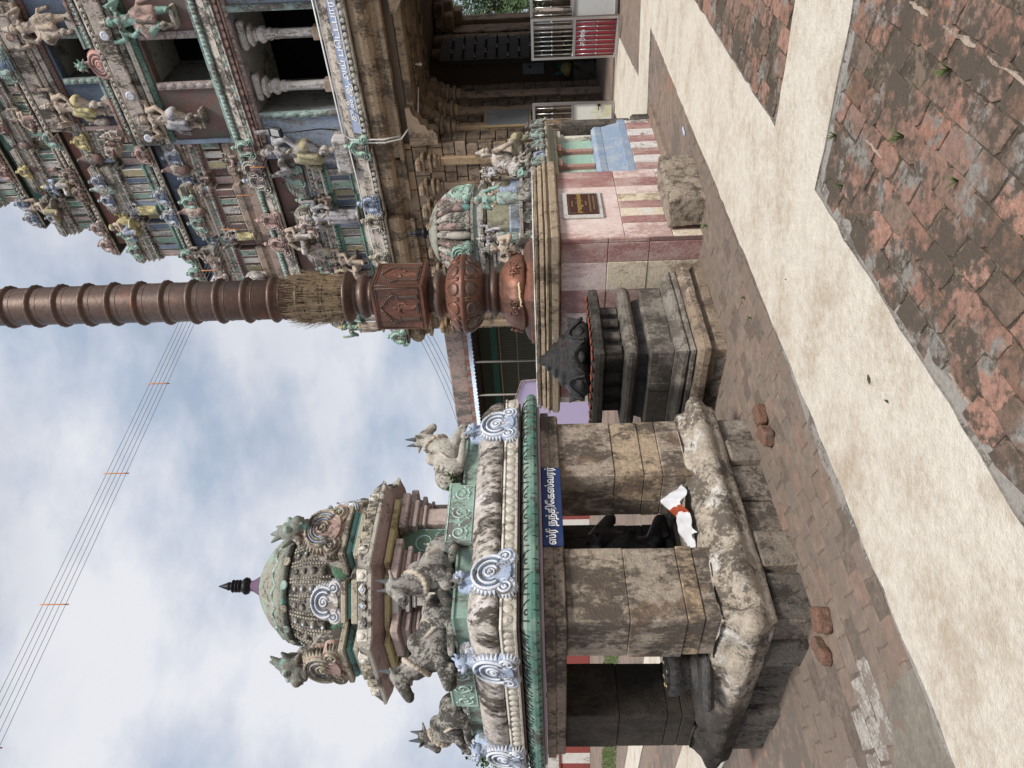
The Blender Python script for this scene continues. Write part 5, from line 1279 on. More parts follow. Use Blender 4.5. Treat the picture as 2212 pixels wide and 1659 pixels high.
for e in range(4):
    for x in (-.62, -.3, .05, .38, .66):
        c = Matrix.Rotation(R(90*e), 3, 'Z') @ Vector((x, -.80, 1.60)); inst(KUDUS, 'scroll_ornament', SH, [M_conc, M_ribW, M_greenG, M_concD], c, (R(-6), 0, R(90*e)), (.2, .28, .17))
b = Blob(); b.ell((0, 0, .1), (.13, .12, .12)); b.ell((.05, .02, .05), (.12, .11, .08))
inst(b.mesh('pedestal_rock', .02, 1, 1, .01, 12), 'pedestal_rock', SH, [M_concD], (-.62, -.84, 1.60))
m = MB(); m.box(hw-.03, hw+.14, -hw-.04, -hw+.35, -.02, .30, 0, .03); m.box(hw-.03, hw+.10, -hw-.01, -hw+.30, .30, 1.25, 0, .03); m.build('dark_corner_pier', M_stoneD, SH)

# ------------------------------------------------------------------ the tower gate
OX, OY = 5.056, 14.861
GP = empty('tower_gate', (OX, OY, 0), R(-45)); tag(GP, 'tall stepped temple gate tower crowded with painted stucco figures over a stone base', 'gate tower')
gxy = lambda x, y: (OX+.7071*(x+y), OY+.7071*(y-x))
AX = 1.65; BACK = 7.4
# stone storey
core = MB()
core.box(-5.25, -.06, .32, 3.1, -.02, 4.4); core.box(-5.25, -2.2, 3.1, 4.9, -.02, 4.4); core.box(-5.25, -.06, 4.9, BACK, -.02, 4.4)
core.box(3.36, 8.55, .32, BACK, -.02, 4.4); core.box(-.06, 3.36, .30, BACK, 4.22, 4.9)
core.build('stone_core', M_joint, GP)
MB().box(-5.2, 8.5, .35, BACK-.05, 4.401, 5.0, 0).build('upper_core', M_joint, GP)
unit = MB(); unit.box(-.5, .5, -.5, .5, -.5, .5, 0, .04); UB = unit.mesh('stone_block_unit', [None])
def wall_blocks(axis, a0, a1, z0, z1, pos, ch, ln, nrm, mat=M_brown):
    z = z0
    while z < z1-.05:
        h = min(ch*rnd.uniform(.8, 1.2), z1-z); a = a0-rnd.uniform(0, .2)
        while a < a1-.04:
            l = rnd.uniform(*ln); s, e = max(a, a0), min(a+l, a1)
            if e-s > .06:
                d = rnd.uniform(.0, .022)
                if axis == 'x': inst(UB, 'wall_block', GP, [mat], ((s+e)/2, pos-nrm*d*-1*0-d, z+h/2), None, (e-s-.022, .14, h-.022))
                else: inst(UB, 'wall_block', GP, [mat], (pos+d, (s+e)/2, z+h/2), None, (.14, e-s-.022, h-.022))
            a += l
        z += h
wall_blocks('x', -5.25, -.05, 1.0, 4.4, .30, .30, (.30, .56), 1)
wall_blocks('x', 3.37, 5.0, 1.0, 4.4, .30, .36, (.45, .75), 1)
MB().box(3.32, 8.6, .17, .33, -.02, .99, 0, .02).build('base_course', M_brownm, GP)
wall_blocks('y', .28, 3.08, .0, 4.2, -.08, .31, (.34, .62), 1, M_shade)
MB().box(-5.3, -.02, .17, .33, -.02, .99, 0, .02).build('base_course', M_brownm, GP)
def stone_pilaster(x, y, az, zt=3.62, zb=1.0, w_=.085):
    m = MB(); m.box(-w_, w_, -.10, .05, zb, zt, 0, .012); m.box(-w_*1.25, w_*1.25, -.13, .05, zt, zt+.05, 0, .012)
    po = m.build('pilaster', M_brown, GP, (x, y, 0), (0, 0, R(az)))
    m = MB(); m.lathe([(.10, 0), (.15, .03), (.165, .07), (.14, .11), (.09, .13)], 12, 0, True, (0, -.05, zt+.05)); m.box(-.19, .19, -.22, .05, zt+.18, zt+.25, 0, .015); m.box(-.10, .10, -.20, .05, zt+.25, zt+.33, 0, .01)
    m.box(-.22, .22, -.24, .05, zt+.33, zt+.40, 0, .015); m.box(-.12, .12, -.30, .05, zt+.40, zt+.52, 0, .03); m.build('capital', M_brown, po)
for x in (-5.05, -4.45, -3.85, -3.3, -2.7, -2.1, -1.6, -1.05, -.45): stone_pilaster(x, .24, 0)
for y in (.75, 1.55, 2.4): stone_pilaster(-.02, y, 90, 3.2, .0, .10)
for (y, ex) in ((.3, .75), (.95, .55), (1.7, .5), (2.5, .5)):      # brackets carrying the lintel
    m = MB(); m.prism([(-.05, 3.62), (.18, 3.62), (.26, 3.70), (.26, 3.80), (.36, 3.84), (.40, 3.94), (ex*.7, 3.98), (ex*.8, 4.08), (ex, 4.12), (ex, 4.215), (-.05, 4.215)], y-.16, y+.16, 0); m.build('bracket', M_brown, GP)
    m = MB(); m.prism([(3.35, 3.62), (3.12, 3.62), (3.04, 3.70), (3.04, 3.80), (2.94, 3.84), (2.9, 3.94), (3.3-ex*.7, 3.98), (3.3-ex, 4.12), (3.3-ex, 4.215), (3.35, 4.215)][::-1], y-.16, y+.16, 0); m.build('bracket', M_brown, GP)
for i in range(7):
    m = MB(); jbox(m, -.05, 3.35, .32+i*.42, .32+i*.42+.41, 4.05+(.03 if i % 2 else 0), 4.215, 0, .02, .005); m.build('ceiling_slab', M_brownm, GP)
# far end of the passage
m = MB()
for (y0, y1, x) in ((4.92, 5.35, .0), (5.6, 6.1, .08), (6.4, 7.0, .02), (7.05, 7.5, .12)): m.box(-.06, x+.06, y0, y1, 0, 4.2, 0, .02)
m.build('passage_pier', M_brownm, GP)
for (y, z_, e) in ((7.2, 3.5, .35), (7.2, 3.75, .6), (7.2, 4.0, .9), (6.6, 3.7, .4), (6.6, 3.95, .7)):
    m = MB(); m.box(.1, .1+e, y-.25, y+.25, z_, z_+.24, 0, .03); m.build('bracket', M_brownm, GP)
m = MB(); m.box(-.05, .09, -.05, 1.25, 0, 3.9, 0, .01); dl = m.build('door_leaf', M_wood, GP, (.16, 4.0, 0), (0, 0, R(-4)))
sp = MB(); sp.lathe([(.03, 0), (.034, .01), (.018, .03), (.014, .06), (.022, .07), (.006, .10)], 8, 0); SPK = sp.mesh('spike', [None])
for i in range(12):
    for j in range(5): inst(SPK, 'spike', dl, [M_steel if (i+j) % 3 == 0 else M_iron], (.09, .12+j*.25, .5+i*.28), (0, R(90), 0))
MB().box(-2.2, 3.4, 3.0, 3.02, 4.21, 4.22, 0).build('passage_lintel', M_brownm, GP)
# --- profile levels
def plan(W, f, bays, cw=None, cp=0.0):
    """front outline of a storey: half width W, front at y=f, bays as (x0, x1, projection) left of the axis"""
    L_ = []
    for (x0, x1, p) in bays: L_.append((x0*W, x1*W, p))
    if cw: L_.append((-cw, cw, cp))
    full = list(L_)
    for (x0, x1, p) in L_:
        if x1 < 0: full.append((-x1, -x0, p))
    full.sort()
    pts = []
    for (x0, x1, p) in full:
        if x0 <= -W+.001: pts += [(AX+x0, f-p), (AX+x1, f-p), (AX+x1, f)]
        elif x1 >= W-.001: pts += [(AX+x0, f), (AX+x0, f-p), (AX+x1, f-p)]
        else: pts += [(AX+x0, f), (AX+x0, f-p), (AX+x1, f-p), (AX+x1, f)]
    if not pts or pts[0][0] > AX-W+.01: pts = [(AX-W, f)]+pts
    if pts[-1][0] < AX+W-.01: pts.append((AX+W, f))
    pts += [(AX+W, BACK-f*.8), (AX-W, BACK-f*.8)]
    return pts
BAYS = [(-1.0, -.80, .14), (-.70, -.50, .20), (-.425, -.295, .12)]
# stone cornice and painted base cornice
P0 = plan(6.98, .30, BAYS, 1.95, .16)
m = MB(); m.sweep(P0, [(-.06, 4.36), (.05, 4.38), (.05, 4.46), (.0, 4.48), (.02, 4.58), (.10, 4.62), (.15, 4.70), (.16, 4.80), (.12, 4.92), (.06, 4.985), (.0, 5.0)], 0, bot=False); m.build('stone_cornice', M_brownm, GP)
m = MB(); m.sweep(P0, [(.05, 5.002), (.19, 5.004), (.20, 5.02), (.18, 5.03), (.17, 5.13), (.185, 5.14), (.18, 5.16), (.15, 5.20), (.10, 5.34), (.02, 5.46), (-.08, 5.53), (-.12, 5.60)], [0, 0, 1, 1, 0, 0, 2, 2, 2, 2, 2]); m.build('base_cornice', [M_cream, M_concD, M_conc], GP)
def front_runs(poly):
    """outward-facing front segments of a plan, as (x0, x1, y)"""
    out = []
    for i in range(len(poly)-2):
        a, b_ = poly[i], poly[i+1]
        if abs(a[1]-b_[1]) < 1e-6 and b_[0] > a[0] and b_[0]-a[0] > .1: out.append((a[0], b_[0], a[1]))
    return out
def row(nm, poly, out, z, step, me, mats, rot=(R(90), 0, 0), sc_=(1, 1, 1), lim=(-6.6, 4.6), parent=None):
    for (x0, x1, y) in front_runs(poly):
        n = max(1, int((x1-x0)/step))
        for k in range(n):
            x = x0+(k+.5)*(x1-x0)/n
            if lim[0] < x < lim[1]: inst(me, nm, parent or GP, mats, (x, y-out, z), rot, sc_)
row('medallion', P0, .172, 5.085, .125, MED, [M_bead], sc_=(1.5, 1.5, 1.2), lim=(-6.0, 3.4))
PET = MB(); PET.ell((0, 0, 0), (.055, .035, .05), 0, 8, 5); PETM = PET.mesh('petal_unit', [None])
def strip_row(nm, poly, out, z, step, r_, mat, lim=(-6.6, 4.8), skip=None):
    """a run of tiny beads joined into one part"""
    m = MB()
    for (x0, x1, y) in front_runs(poly):
        n = max(1, int((x1-x0)/step))
        for k in range(n):
            x = x0+(k+.5)*(x1-x0)/n
            if lim[0] < x < lim[1] and not (skip and skip[0] < x < skip[1]): m.ell((x, y-out, z), r_, 0, 6, 4)
    o = m.build(nm, mat, GP); o['kind'] = 'stuff'; return o
pu = MB(); pu.box(-.44, .44, -.5, .5, 0, 1, 0, .03); pu.box(-.5, -.445, -.60, .5, 0, 1, 1, .01); pu.box(.445, .5, -.60, .5, 0, 1, 1, .01); PU = pu.mesh('pilaster_unit', [None, None])
CYC = [[M_lgrey, M_blue, M_pink, M_blueD, M_olive, M_green], [M_pink, M_redD, M_olive, M_lgrey, M_green, M_redD], [M_pink, M_blue, M_green, M_lgrey, M_blueD, M_olive], [M_green, M_pink, M_lgrey, M_greenD, M_olive, M_pink], [M_pink, M_green, M_lgrey, M_blue, M_pink, M_olive]]
# tiers: (base, wall0, wall1, entab, roof, cornice0, cornice1, W, f, cw, cp)
TIERS = [(5.60, 5.76, 6.20, 6.66, 7.30, 7.55, 8.05, 6.75, .62, 1.95, .16),
         (8.05, 8.62, 9.02, 9.45, 10.02, 10.22, 10.52, 5.75, .98, 1.72, .15),
         (10.52, 10.74, 11.24, 11.62, 12.14, 12.40, 12.70, 4.98, 1.34, 1.50, .14),
         (12.70, 12.86, 13.26, 13.54, 13.98, 14.20, 14.46, 4.32, 1.68, 1.30, .12),
         (14.46, 14.62, 15.00, 15.28, 15.7, 15.9, 16.2, 3.65, 2.0, 1.1, .1)]
ENT = [(M_greenD, M_conc, M_blueD), (M_redD, M_teal, M_pink), (M_concD, M_greenG, M_lgrey), (M_concD, M_conc, M_blue), (M_greenG, M_conc, M_pink)]
REC = [M_redD, M_blueD, mk('brick_red_paint', (0.26, 0.13, 0.11), .42, GRIME, 3, .5, .88, .3, .2), M_greenD, M_redD]
BASEM = [M_green, mk('sandstone_pink_base', (0.38, 0.29, 0.235), .45, GRIME, 4, .5, .9, .4, .2), M_green, M_conc, M_green]
SIDEK = [[M_kP, M_conc, M_redD, M_kP], [M_pink, M_lgrey, M_redD, M_pink], [M_teal, M_mint, M_redD, M_teal], [M_blueK, M_lgrey, M_blueD, M_blue], [M_yel, M_yel, M_olive, M_yel]]
netm = mk('netted_roof', (0.30, 0.33, 0.30), .55, GRIME, 10, 1, .9, .7, .35, alt=(0.36, 0.27, 0.25), altamt=.4, alts=5)
for ti, (zb, zw0, zw1, ze, zr, zc0, zc1, W, f, cw, cp) in enumerate(TIERS):
    P = plan(W, f, BAYS, cw, cp) if ti else plan(W, f, BAYS)
    hol = ti < 3       # storeys with a doorway in the middle bay
    def split(poly):   # left and right halves leaving the middle bay open
        if not hol: return [poly]
        cwx = cw
        lf = [p for p in poly if p[0] < AX-cwx-.0005 or (p[0] <= AX-cwx+.0005 and abs(p[1]-f) < 1e-6)]
        fr = [p for p in lf if p[1] < BACK*.5]; bk = BACK-f*.8
        left = fr+[(AX-cwx, f)]*(0 if fr and abs(fr[-1][0]-(AX-cwx)) < 1e-3 else 1)+[(AX-cwx, bk), (AX-W, bk)]
        right = [(2*AX-p[0], p[1]) for p in left][::-1]
        return [left, right]
    Pf = plan(W, f, BAYS)
    e1, e2, e3 = ENT[ti]
    for h_ in split(Pf):
        m = MB(); dz = zw0-zb
        m.sweep(h_, [(.10, zb), (.10, zb+dz*.35), (.05, zb+dz*.4), (.05, zb+dz*.6), (.10, zb+dz*.66), (.10, zb+dz*.9), (.03, zw0)], 0); m.build('tier_base', BASEM[ti], GP)
        m = MB(); m.sweep(h_, [(0, zw0+.001), (0, zw1-.001)], 0); m.build('tier_wall', mk('tier_wall_%d' % ti, [(0.15, 0.17, 0.22), (0.17, 0.10, 0.09), (0.16, 0.19, 0.24), (0.12, 0.19, 0.165), (0.15, 0.15, 0.17)][ti], .4, GRIME, 3, .3, .88, .3, .2), GP)
        d = ze-zw1
        m = MB(); m.sweep(h_, [(.0, zw1), (.05, zw1+.02*d), (.06, zw1+.18*d), (.03, zw1+.2*d), (.09, zw1+.32*d), (.09, zw1+.4*d), (.05, zw1+.42*d), (.06, zw1+.66*d), (.10, zw1+.7*d), (.11, zw1+.78*d), (.07, zw1+.80*d), (.08, zw1+.95*d), (.10, ze)], [3, 0, 0, 3, 3, 1, 1, 3, 3, 2, 2, 3]); m.build('tier_entablature', [e1, e2, e3, M_cream], GP)
    d = ze-zw1
    strip_row('petal_row', Pf, .075, zw1+.26*d, .085, (.04, .03, .05), e1, skip=(AX-cw, AX+cw) if hol else None)
    strip_row('rosette_row', Pf, .062, zw1+.54*d, .24, (.05, .022, .05), [M_teal, M_pink, M_lgrey, M_kP, M_teal][ti], skip=(AX-cw, AX+cw) if hol else None)
    strip_row('bud_row', Pf, .085, zw1+.88*d, .10, (.035, .02, .03), M_lgrey, skip=(AX-cw, AX+cw) if hol else None)
    # coloured pilasters
    cyc = CYC[ti]; ci = 0
    for (x0, x1, y) in front_runs(Pf):
        if x1 < -6.2 or x0 > 4.6: continue
        if hol and AX-cw-.05 < (x0+x1)/2 < AX+cw+.05: continue
        if hol: 
            if x0 < AX-cw < x1: x1 = AX-cw
            elif x0 < AX+cw < x1: x0 = AX+cw
        wd = .18*(1-.05*ti); n = max(2, int((x1-x0)/(wd*1.22)))
        for k in range(n):
            x = x0+(k+.5)*(x1-x0)/n; pw = wd*(1.0 if k % 2 == 0 else .8)
            mt = cyc[ci % len(cyc)]; ci += 1
            inst(PU, 'pilaster', GP, [mt, M_cream], (x, y-.012 if k % 2 else y-.022, zw0+.004), None, (pw, .05, zw1-zw0-.008))
    # recess wall and row of little roofs
    bk_ = BACK-f*.8
    for (xa, xb) in (((AX-W+.28, AX-cw), (AX+cw, AX+W-.28)) if hol else ((AX-W+.28, AX+W-.28),)):
        m = MB(); m.box(xa, xb, f+.06, bk_, ze+.001, zc0-.001); m.build('recess_wall', REC[ti], GP)
    kk = 0
    for (x0, x1, p) in [(AX+a*W, AX+b_*W, pp) for a, b_, pp in BAYS]+[(AX-b_*W, AX-a*W, pp) for a, b_, pp in BAYS]:
        if x0 > 4.8 or x1 < -6.6: continue
        yy = f-p; hr = zr-ze
        rc = [(x0-.04, yy-.05), (x1+.04, yy-.05), (x1+.04, f+.25), (x0-.04, f+.25)]
        m = MB(); m.sweep(rc, [(.03, ze+.002), (.06, ze+.02), (.05, ze+.08*hr), (.02, ze+.10*hr), (.02, ze+.2*hr), (.07, ze+.24*hr), (.09, ze+.34*hr), (.07, ze+.55*hr), (.0, ze+.78*hr), (-.10, ze+.93*hr), (-.16, zr)], [1, 1, 2, 2, 1, 0, 0, 0, 0, 0]); m.build('little_roof', [netm if kk % 2 == 0 else M_concD, M_kT, e3], GP)
        m = MB()
        for bz, bo_ in ((.25, .075), (.66, .045)):
            m.tube([(x0-.04-bo_, yy-.05-bo_, ze+bz*hr), (x1+.04+bo_, yy-.05-bo_, ze+bz*hr)], .013, 5)
        m.build('roof_ribs', [M_cream, M_kT, M_lgrey, M_teal][kk % 4], GP)
        ncol = SIDEK[(ti+kk) % 5]
        nk = 2 if x1-x0 > .95 else 1
        for q in range(nk):
            xx = x0+(q+.5)*(x1-x0)/nk; inst(HORSE, 'scroll_ornament', GP, ncol, (xx, yy-.185, ze+.06*hr), (R(-11), 0, 0), (min(.54, hr*.80), .5, hr*.76))
        for xx in (x0+.1, (x0+x1)/2, x1-.1):
            mm = MB(); mm.lathe([(.035, 0), (.045, .03), (.02, .06), (.035, .085), (.005, .14)], 8, 0); mm.build('roof_finial', M_redD, GP, (xx, yy+.18, zr-.02))
        kk += 1
    # recessed links between bays: small roof strips
    xs = sorted([(AX+a*W, AX+b_*W) for a, b_, _ in BAYS])
    for (a, b_) in zip(xs, xs[1:]):
        x0, x1 = a[1]+.08, b_[0]-.08
        if x1-x0 < .15: continue
        rc = [(x0, f-.03), (x1, f-.03), (x1, f+.24), (x0, f+.24)]; hr = zr-ze
        m = MB(); m.sweep(rc, [(.02, ze+.002), (.05, ze+.1*hr), (.05, ze+.3*hr), (.0, ze+.55*hr), (-.08, ze+.66*hr)], 0); m.build('little_roof', M_conc if ti % 2 else M_blue, GP)
        fk = ['kneel', 'sit', 'stand', 'sitlady'][(ti+int(a[0]*7)) % 4]; inst(FIG[fk], 'stucco_figure', GP, [[M_skinT, M_skinG, M_skinTe][int(x1*3) % 3], [M_kP, M_olive, M_yel, M_blueK][(ti+int(x0*5)) % 4], M_conc], ((x0+x1)/2+.02, f-.16, zw1+.2*(ze-zw1)), (0, 0, R(rnd.uniform(-20, 20))), (.62*(1-.05*ti),)*3)
        inst(HORSE, 'scroll_ornament', GP, SIDEK[(ti+2) % 5], ((x0+x1)/2, f-.15, ze+.05*hr), (R(-9), 0, 0), (.44, .45, hr*.60))
    # cornice
    Wc = W-.12
    PC = plan(Wc, f-.02, [], cw+.06, .26 if ti == 0 else .20)
    m = MB(); hc = zc1-zc0
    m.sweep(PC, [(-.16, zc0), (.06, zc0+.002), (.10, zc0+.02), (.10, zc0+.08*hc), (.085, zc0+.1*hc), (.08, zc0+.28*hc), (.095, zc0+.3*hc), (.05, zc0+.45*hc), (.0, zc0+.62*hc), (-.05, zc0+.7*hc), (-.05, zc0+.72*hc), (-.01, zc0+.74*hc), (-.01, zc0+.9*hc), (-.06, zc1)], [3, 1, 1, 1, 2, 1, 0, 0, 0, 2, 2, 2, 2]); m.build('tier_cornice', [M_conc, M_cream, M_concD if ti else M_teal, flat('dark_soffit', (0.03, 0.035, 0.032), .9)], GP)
    if ti in (0,): row('diamond', PC, .092, zc0+.19*hc, .17, DIA, [M_cream, M_cream], (0, 0, 0), (1.5, 1, 1.5), (-5.2, 3.6))
    else: strip_row('bead_row', PC, .085, zc0+.19*hc, .11, (.045, .02, .03*hc/.3), M_bead)
    strip_row('leaf_row', PC, .015, zc0+.82*hc, .085, (.038, .025, .05*hc/.45), M_teal if ti < 2 else M_conc)
    ck = [[M_kP, M_pink, M_redD, M_kP], [M_teal, M_mint, M_redD, M_teal], [M_pink, M_lgrey, M_redD, M_pink], [M_blueK, M_lgrey, M_blueD, M_blue], [M_conc, M_kP, M_redD, M_conc]]
    for bi, (a, b_, pp) in enumerate(BAYS):
        for sgn in (-1, 1):
            x0, x1 = (AX+a*Wc, AX+b_*Wc) if sgn < 0 else (AX-b_*Wc, AX-a*Wc)
            if x0 > 4.6 or x1 < -6: continue
            for q in range(2 if x1-x0 > .8 else 1):
                nq = 2 if x1-x0 > .8 else 1; xx = x0+(q+.5)*(x1-x0)/nq; hk = max(hc, .34)*1.15
                inst(HORSE, 'scroll_ornament', GP, ck[(ti+bi*2) % 5] if ti else [[M_blueK, M_lgrey, M_blueD, M_blue], [M_kP, M_pink, M_redD, M_kP], [M_concD, M_cream, M_redD, M_blueK]][bi], (xx, f-.02-.165, zc0+.0), (R(-12), 0, 0), (.56*(1-.05*ti), .5, hk*1.05))
# kudus along the base cornice
M_mintK = [M_mint, M_teal, M_redD, M_mint]
for x, cs in ((.05, M_mintK), (3.25, M_mintK), (-1.3, [M_blueK, M_blue, M_blueD, M_blueK]), (-1.75, [M_kT, M_lgrey, M_concD, M_kT]), (-2.75, [M_kT, M_lgrey, M_concD, M_kT]), (-4.4, [M_blueK, M_lgrey, M_blueD, M_blue]), (-5.25, M_mintK)):
    yy = .30-.20-.0 if -2.4 < x < -1.5 else .30-.16
    inst(HORSE, 'scroll_ornament', GP, cs, (x, -.13, 5.0), (R(-14), 0, 0), (.56, .7, .50))
# ------------------------------------------------------------------ middle bays of the tower
def mid_bay(fc, cw, ow, z0, z1, ztop, panel, jamb, bk, jw=.08):
    for s in (-1, 1):
        xa, xb = sorted((AX+s*cw, AX+s*ow))
        m = MB(); m.box(xa, xb, fc, fc+.22, z0, ztop, 0); m.build('niche_panel', panel, GP)
        m = MB(); m.box(AX+s*ow-jw*.5-(.0 if s > 0 else jw*.0), AX+s*ow+jw*.5, fc-.05, fc+.03, z0+.002, z1, 0, .006)
        for k in range(6): m.ell((AX+s*ow, fc-.05, z0+(k+.5)*(z1-z0)/6), (jw*.42, .018, (z1-z0)/13), 0, 8, 5)
        m.build('door_jamb', jamb, GP)
        m = MB(); m.box(AX+s*cw-.05, AX+s*cw+.05, fc-.06, fc+.2, z0, ztop, 0, .008); m.build('pilaster', M_blue if ztop < 12 else M_pink, GP)
        m = MB(); xo = AX+s*ow; m.add([(xo, fc+.22, z0), (xo, bk, z0), (xo, bk, z1), (xo, fc+.22, z1)], [(0, 1, 2, 3)]); m.box(*sorted((xo, xo+s*.1)), fc+.22, bk, z0, z1); m.build('side_reveal', M_room, GP)
    m = MB(); m.box(AX-ow, AX+ow, fc, fc+.22, z1, ztop, 0); m.build('lintel', panel, GP)
    m = MB(); m.box(AX-ow, AX+ow, fc+.22, bk, z1+.001, z1+.1, 0); m.build('room_ceiling', M_room, GP)
    m = MB(); m.box(AX-ow, AX+ow, fc, bk, z0-.06, z0-.001, 0); m.build('room_floor', M_room, GP)
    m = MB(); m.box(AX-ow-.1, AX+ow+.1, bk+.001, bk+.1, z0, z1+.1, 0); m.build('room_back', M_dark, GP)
M_jambF = mk('floral_jamb', (0.42, 0.36, 0.34), .4, (0.14, 0.11, 0.10), 12, 1, .9, .5, .3)
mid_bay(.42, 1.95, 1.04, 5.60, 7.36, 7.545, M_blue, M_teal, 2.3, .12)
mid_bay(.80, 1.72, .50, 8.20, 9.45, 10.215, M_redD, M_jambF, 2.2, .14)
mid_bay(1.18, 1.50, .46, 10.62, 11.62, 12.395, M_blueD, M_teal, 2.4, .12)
m = MB(); m.box(AX-1.72, AX+1.72, .62, .98, 8.05, 8.195, 0, .01); m.build('sill', M_teal, GP)
# frieze, pink cove and lotus petals over the lower opening
m = MB(); m.box(AX-1.95, AX+1.95, .36, .45, 7.34, 7.43, 0, .006); m.box(AX-1.98, AX+1.98, .30, .45, 7.432, 7.462, 1, .012); m.build('frieze', [mk('mauve_frieze', (0.33, 0.26, 0.245), .4, GRIME, 6, .6, .9, .4, .2), M_pink], GP)
m = MB(); m.prism([(.44, 7.464), (.36, 7.464), (.27, 7.51), (.20, 7.547), (.44, 7.547)], AX-2.0, AX+2.0, 0, 'x'); m.build('petal_cove', M_redD, GP)
pm = MB(); pm.ell((0, 0, 0), (.084, .04, .075), 0, 14, 7); pm.tube([(.02*math.cos(R(a)), -.04, .01+.03*math.sin(R(a))) for a in range(-90, 200, 30)], .006, 4, 1); LPM = pm.mesh('lotus_petal', [None, None]); M_pet = mk('dusky_pink_petal', (0.43, 0.31, 0.285), .36, (0.15, 0.11, 0.10), 6, .8, .88, .3, .15)
k = 0
x = AX-1.9
while x < AX+1.95: inst(LPM, 'lotus_petal', GP, [M_pet, M_redD], (x, .278, 7.512), (R(-44), 0, 0)); inst(ros, 'rosette', GP, [M_jambF], (x, .358, 7.385), (R(90), 0, 0), (1.2, 1.2, 1)); x += .158
for x in (1.12, 2.14):
    m = MB(); m.box(-.12, .12, -.12, .12, 5.60, 5.86, 1, .012); m.lathe([(.105, 5.86), (.095, 5.88), (.09, 6.55), (.105, 6.57), (.09, 6.59), (.105, 6.62), (.09, 6.64), (.12, 6.72), (.10, 6.78), (.15, 6.83), (.165, 6.89), (.13, 6.95), (.11, 6.97)], 8, 0, False, ph=R(22.5))
    m.box(-.10, .10, -.10, .10, 6.97, 7.03, 0, .01); m.lathe([(.10, 7.03), (.20, 7.06), (.22, 7.10), (.17, 7.14), (.11, 7.16)], 8, 0, False, ph=R(22.5)); m.box(-.27, .27, -.11, .11, 7.19, 7.345, 0, .04)
    m.build('pillar', [M_lgrey, mk('rusty_grey', (0.37, 0.30, 0.24), .4, (0.30, 0.2, 0.13), 6, .8, .9, .4, .2)], GP, (x, .62, 0))
# frieze bands above the doorways
for (z, y, c, mt) in ((9.50, .74, 1.72, M_greenD), (9.62, .70, 1.74, M_cream), (9.74, .66, 1.76, M_concD), (11.68, 1.12, 1.5, M_redD), (11.80, 1.08, 1.52, M_lgrey), (11.92, 1.04, 1.54, M_conc)):
    m = MB(); m.box(AX-c, AX+c, y, y+.2, z, z+.11, 0, .012)
    for k in range(34): m.ell((AX-c+(k+.5)*2*c/34, y-.002, z+.055), (.035, .016, .035), 0, 6, 4)
    m.build('frieze_band', mt, GP)
for (z, y, c) in ((9.86, .60, 1.7), (12.04, 1.0, 1.5)):
    m = MB(); m.box(AX-c, AX+c, y, y+.35, z, z+.32, 0, .02); m.build('frieze_band', M_conc, GP)
    for q in (-.9, -.35, .35, .9): inst(ros, 'rosette', GP, [M_blueL if z < 11 else M_kP], (AX+q*c, y-.002, z+.14), (R(90), 0, 0), (2.6, 2.6, 1.5))
# latticed parapet before the third storey
for (x0, x1) in ((AX-1.7, AX-.75), (AX-.72, AX-.3), (AX+.3, AX+.72), (AX+.75, AX+1.7)):
    m = MB(); m.box(x0, x1, .84, .92, 10.30, 10.62, 0, .01)
    n = int((x1-x0)/.10)
    for k in range(n):
        xa = x0+(x1-x0)*k/n; xb = x0+(x1-x0)*(k+1)/n
        m.tube([(xa, .835, 10.33), (xb, .835, 10.59)], .009, 4, 1); m.tube([(xb, .835, 10.33), (xa, .835, 10.59)], .009, 4, 1)
    m.box(x0-.02, x1+.02, .82, .94, 10.62, 10.68, 0, .01); m.build('lattice_parapet', [M_kP if x1-x0 > .6 else M_teal, M_concD], GP)
inst(KUDUS, 'scroll_ornament', GP, [M_pink, mk('bright_salmon', (0.62, 0.36, 0.31), .25, GRIME, 6, 1, .88, .3, .15), M_redD, M_blueK], (AX, .76, 10.16), (R(-6), 0, 0), (.72, .6, .58)); inst(YALI, 'beast_head', GP, [M_greenD, M_cream, M_conc], (AX, .70, 10.72), None, (.6, .6, .6))
for x in (AX-1.65, AX+1.55): inst(HORSE, 'scroll_ornament', GP, [M_teal, M_mint, M_redD, M_teal], (x, .14, 7.53), (R(-12), 0, 0), (.46, .6, .48))
inst(HORSE, 'scroll_ornament', GP, [M_teal, M_teal, M_blueD, M_teal], (AX, .95, 12.35), (R(-8), 0, 0), (.75, .6, .6))
for x in (AX-2.15,): inst(HORSE, 'scroll_ornament', GP, [M_concD, M_cream, M_redD, M_concD], (x, .16, 7.53), (R(-12), 0, 0), (.50, .6, .50))
# stucco figures
F = lambda kind, x, y, z, h, mats, az=0: fig(kind, GP, (x, y, z), az, h, mats)
F('guard', -.16, .22, 5.86, 1.66, [M_skinG, M_olive, M_conc]); m = MB(); m.box(-.62, .22, .02, .45, 5.50, 5.86, 0, .06); m.build('figure_pedestal', M_lgrey, GP); m = MB(); m.box(3.1, 3.95, .02, .45, 5.50, 5.86, 0, .06); m.build('figure_pedestal', M_lgrey, GP)
F('guard2', 3.46, .22, 5.86, 1.66, [M_skinT, M_olive, M_conc])
F('guard', .50, .62, 8.70, 1.42, [M_skinT, M_skinG, M_conc]); F('guard2', 2.52, .62, 8.55, 1.42, [M_skinTe, M_kP, M_conc])
for x in (.50, 2.52): m = MB(); m.box(x-.2, x+.2, .56, .8, 8.64 if x < 1 else 8.49, 8.70 if x < 1 else 8.56, 0, .01); m.build('figure_pedestal', M_conc, GP)
F('guard', .70, .98, 10.86, 1.38, [M_skinT, M_yel, M_conc]); F('guard2', 2.36, .98, 10.8, 1.38, [M_skinT, M_skinT, M_conc])
